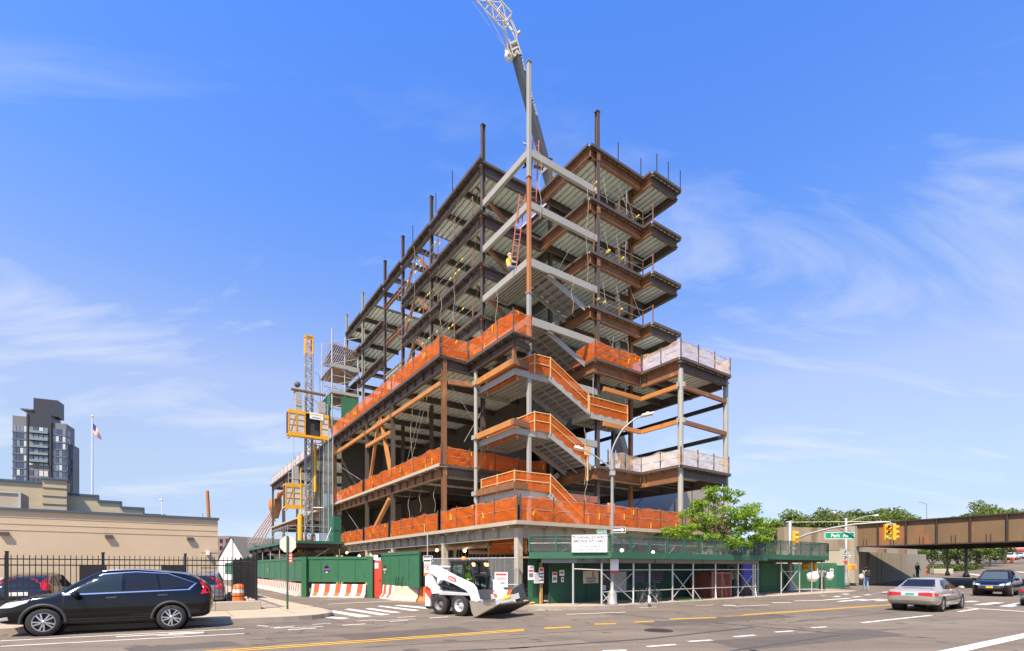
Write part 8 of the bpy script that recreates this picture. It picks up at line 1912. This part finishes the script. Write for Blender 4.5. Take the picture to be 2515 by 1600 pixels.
sky.sun_elevation = SUN_EL; sky.sun_rotation = math.atan2(tx, ty)
sky.air_density = 1.0; sky.dust_density = .6; sky.ozone_density = 1.6
tc = N.new('ShaderNodeTexCoord')
sx = N.new('ShaderNodeSeparateXYZ'); Lk.new(tc.outputs['Generated'], sx.inputs[0])
# deeper blue overhead, paler towards the horizon, as the polarised sky of the photo
rp = N.new('ShaderNodeValToRGB'); Lk.new(sx.outputs['Z'], rp.inputs['Fac'])
e = rp.color_ramp.elements
e[0].position = 0; e[0].color = (.68, .76, 1.1, 1)
e[1].position = .80; e[1].color = (.60, 1.13, 2.08, 1)
for p_, c_ in ((.095, (.73, .70, .85)), (.17, (1.02, .90, .90)), (.317, (1.48, 1.22, 1.22)), (.443, (1.04, 1.16, 1.50)), (.55, (.80, 1.15, 1.76))): n_ = e.new(p_); n_.color = (*c_, 1)
mu = N.new('ShaderNodeMix'); mu.data_type = 'RGBA'; mu.blend_type = 'MULTIPLY'; mu.inputs['Factor'].default_value = 1
Lk.new(sky.outputs['Color'], mu.inputs['A']); Lk.new(rp.outputs['Color'], mu.inputs['B'])
# thin wisps of cirrus
dv = N.new('ShaderNodeVectorMath'); dv.operation = 'DIVIDE'
cz = N.new('ShaderNodeMath'); cz.operation = 'ADD'; cz.inputs[1].default_value = .22; Lk.new(sx.outputs['Z'], cz.inputs[0])
cb = N.new('ShaderNodeCombineXYZ')
for k in range(3): Lk.new(cz.outputs[0], cb.inputs[k])
Lk.new(tc.outputs['Generated'], dv.inputs[0]); Lk.new(cb.outputs[0], dv.inputs[1])
mp = N.new('ShaderNodeMapping'); mp.inputs['Scale'].default_value = (1.0, 2.6, 0); mp.inputs['Rotation'].default_value = (0, 0, R(14)); mp.inputs['Location'].default_value = (10.96, 6.64, 0)
Lk.new(dv.outputs[0], mp.inputs['Vector'])
nz = N.new('ShaderNodeTexNoise'); nz.inputs['Scale'].default_value = 1.1; nz.inputs['Detail'].default_value = 9; nz.inputs['Roughness'].default_value = .6; nz.inputs['Distortion'].default_value = .6
Lk.new(mp.outputs[0], nz.inputs['Vector'])
mr = N.new('ShaderNodeMapRange'); mr.inputs['From Min'].default_value = .52; mr.inputs['From Max'].default_value = .78; mr.inputs['To Max'].default_value = .8
Lk.new(nz.outputs['Fac'], mr.inputs['Value'])
fd = N.new('ShaderNodeMapRange'); fd.inputs['From Min'].default_value = .75; fd.inputs['From Max'].default_value = .40; fd.inputs['To Min'].default_value = 0; fd.inputs['To Max'].default_value = 1
Lk.new(sx.outputs['Z'], fd.inputs['Value'])
cm = N.new('ShaderNodeMath'); cm.operation = 'MULTIPLY'; Lk.new(mr.outputs['Result'], cm.inputs[0]); Lk.new(fd.outputs['Result'], cm.inputs[1])
mc_ = N.new('ShaderNodeMix'); mc_.data_type = 'RGBA'; mc_.inputs['B'].default_value = (4.6, 4.9, 5.3, 1)
Lk.new(cm.outputs[0], mc_.inputs['Factor']); Lk.new(mu.outputs['Result'], mc_.inputs['A'])
Lk.new(mc_.outputs['Result'], bg.inputs['Color'])
vs = SC.view_settings; vs.view_transform = 'Standard'; vs.look = 'None'; vs.exposure = 1.0; vs.gamma = 1; vs.use_curve_mapping = False
SC.cycles.max_bounces = 8; SC.cycles.transparent_max_bounces = 16
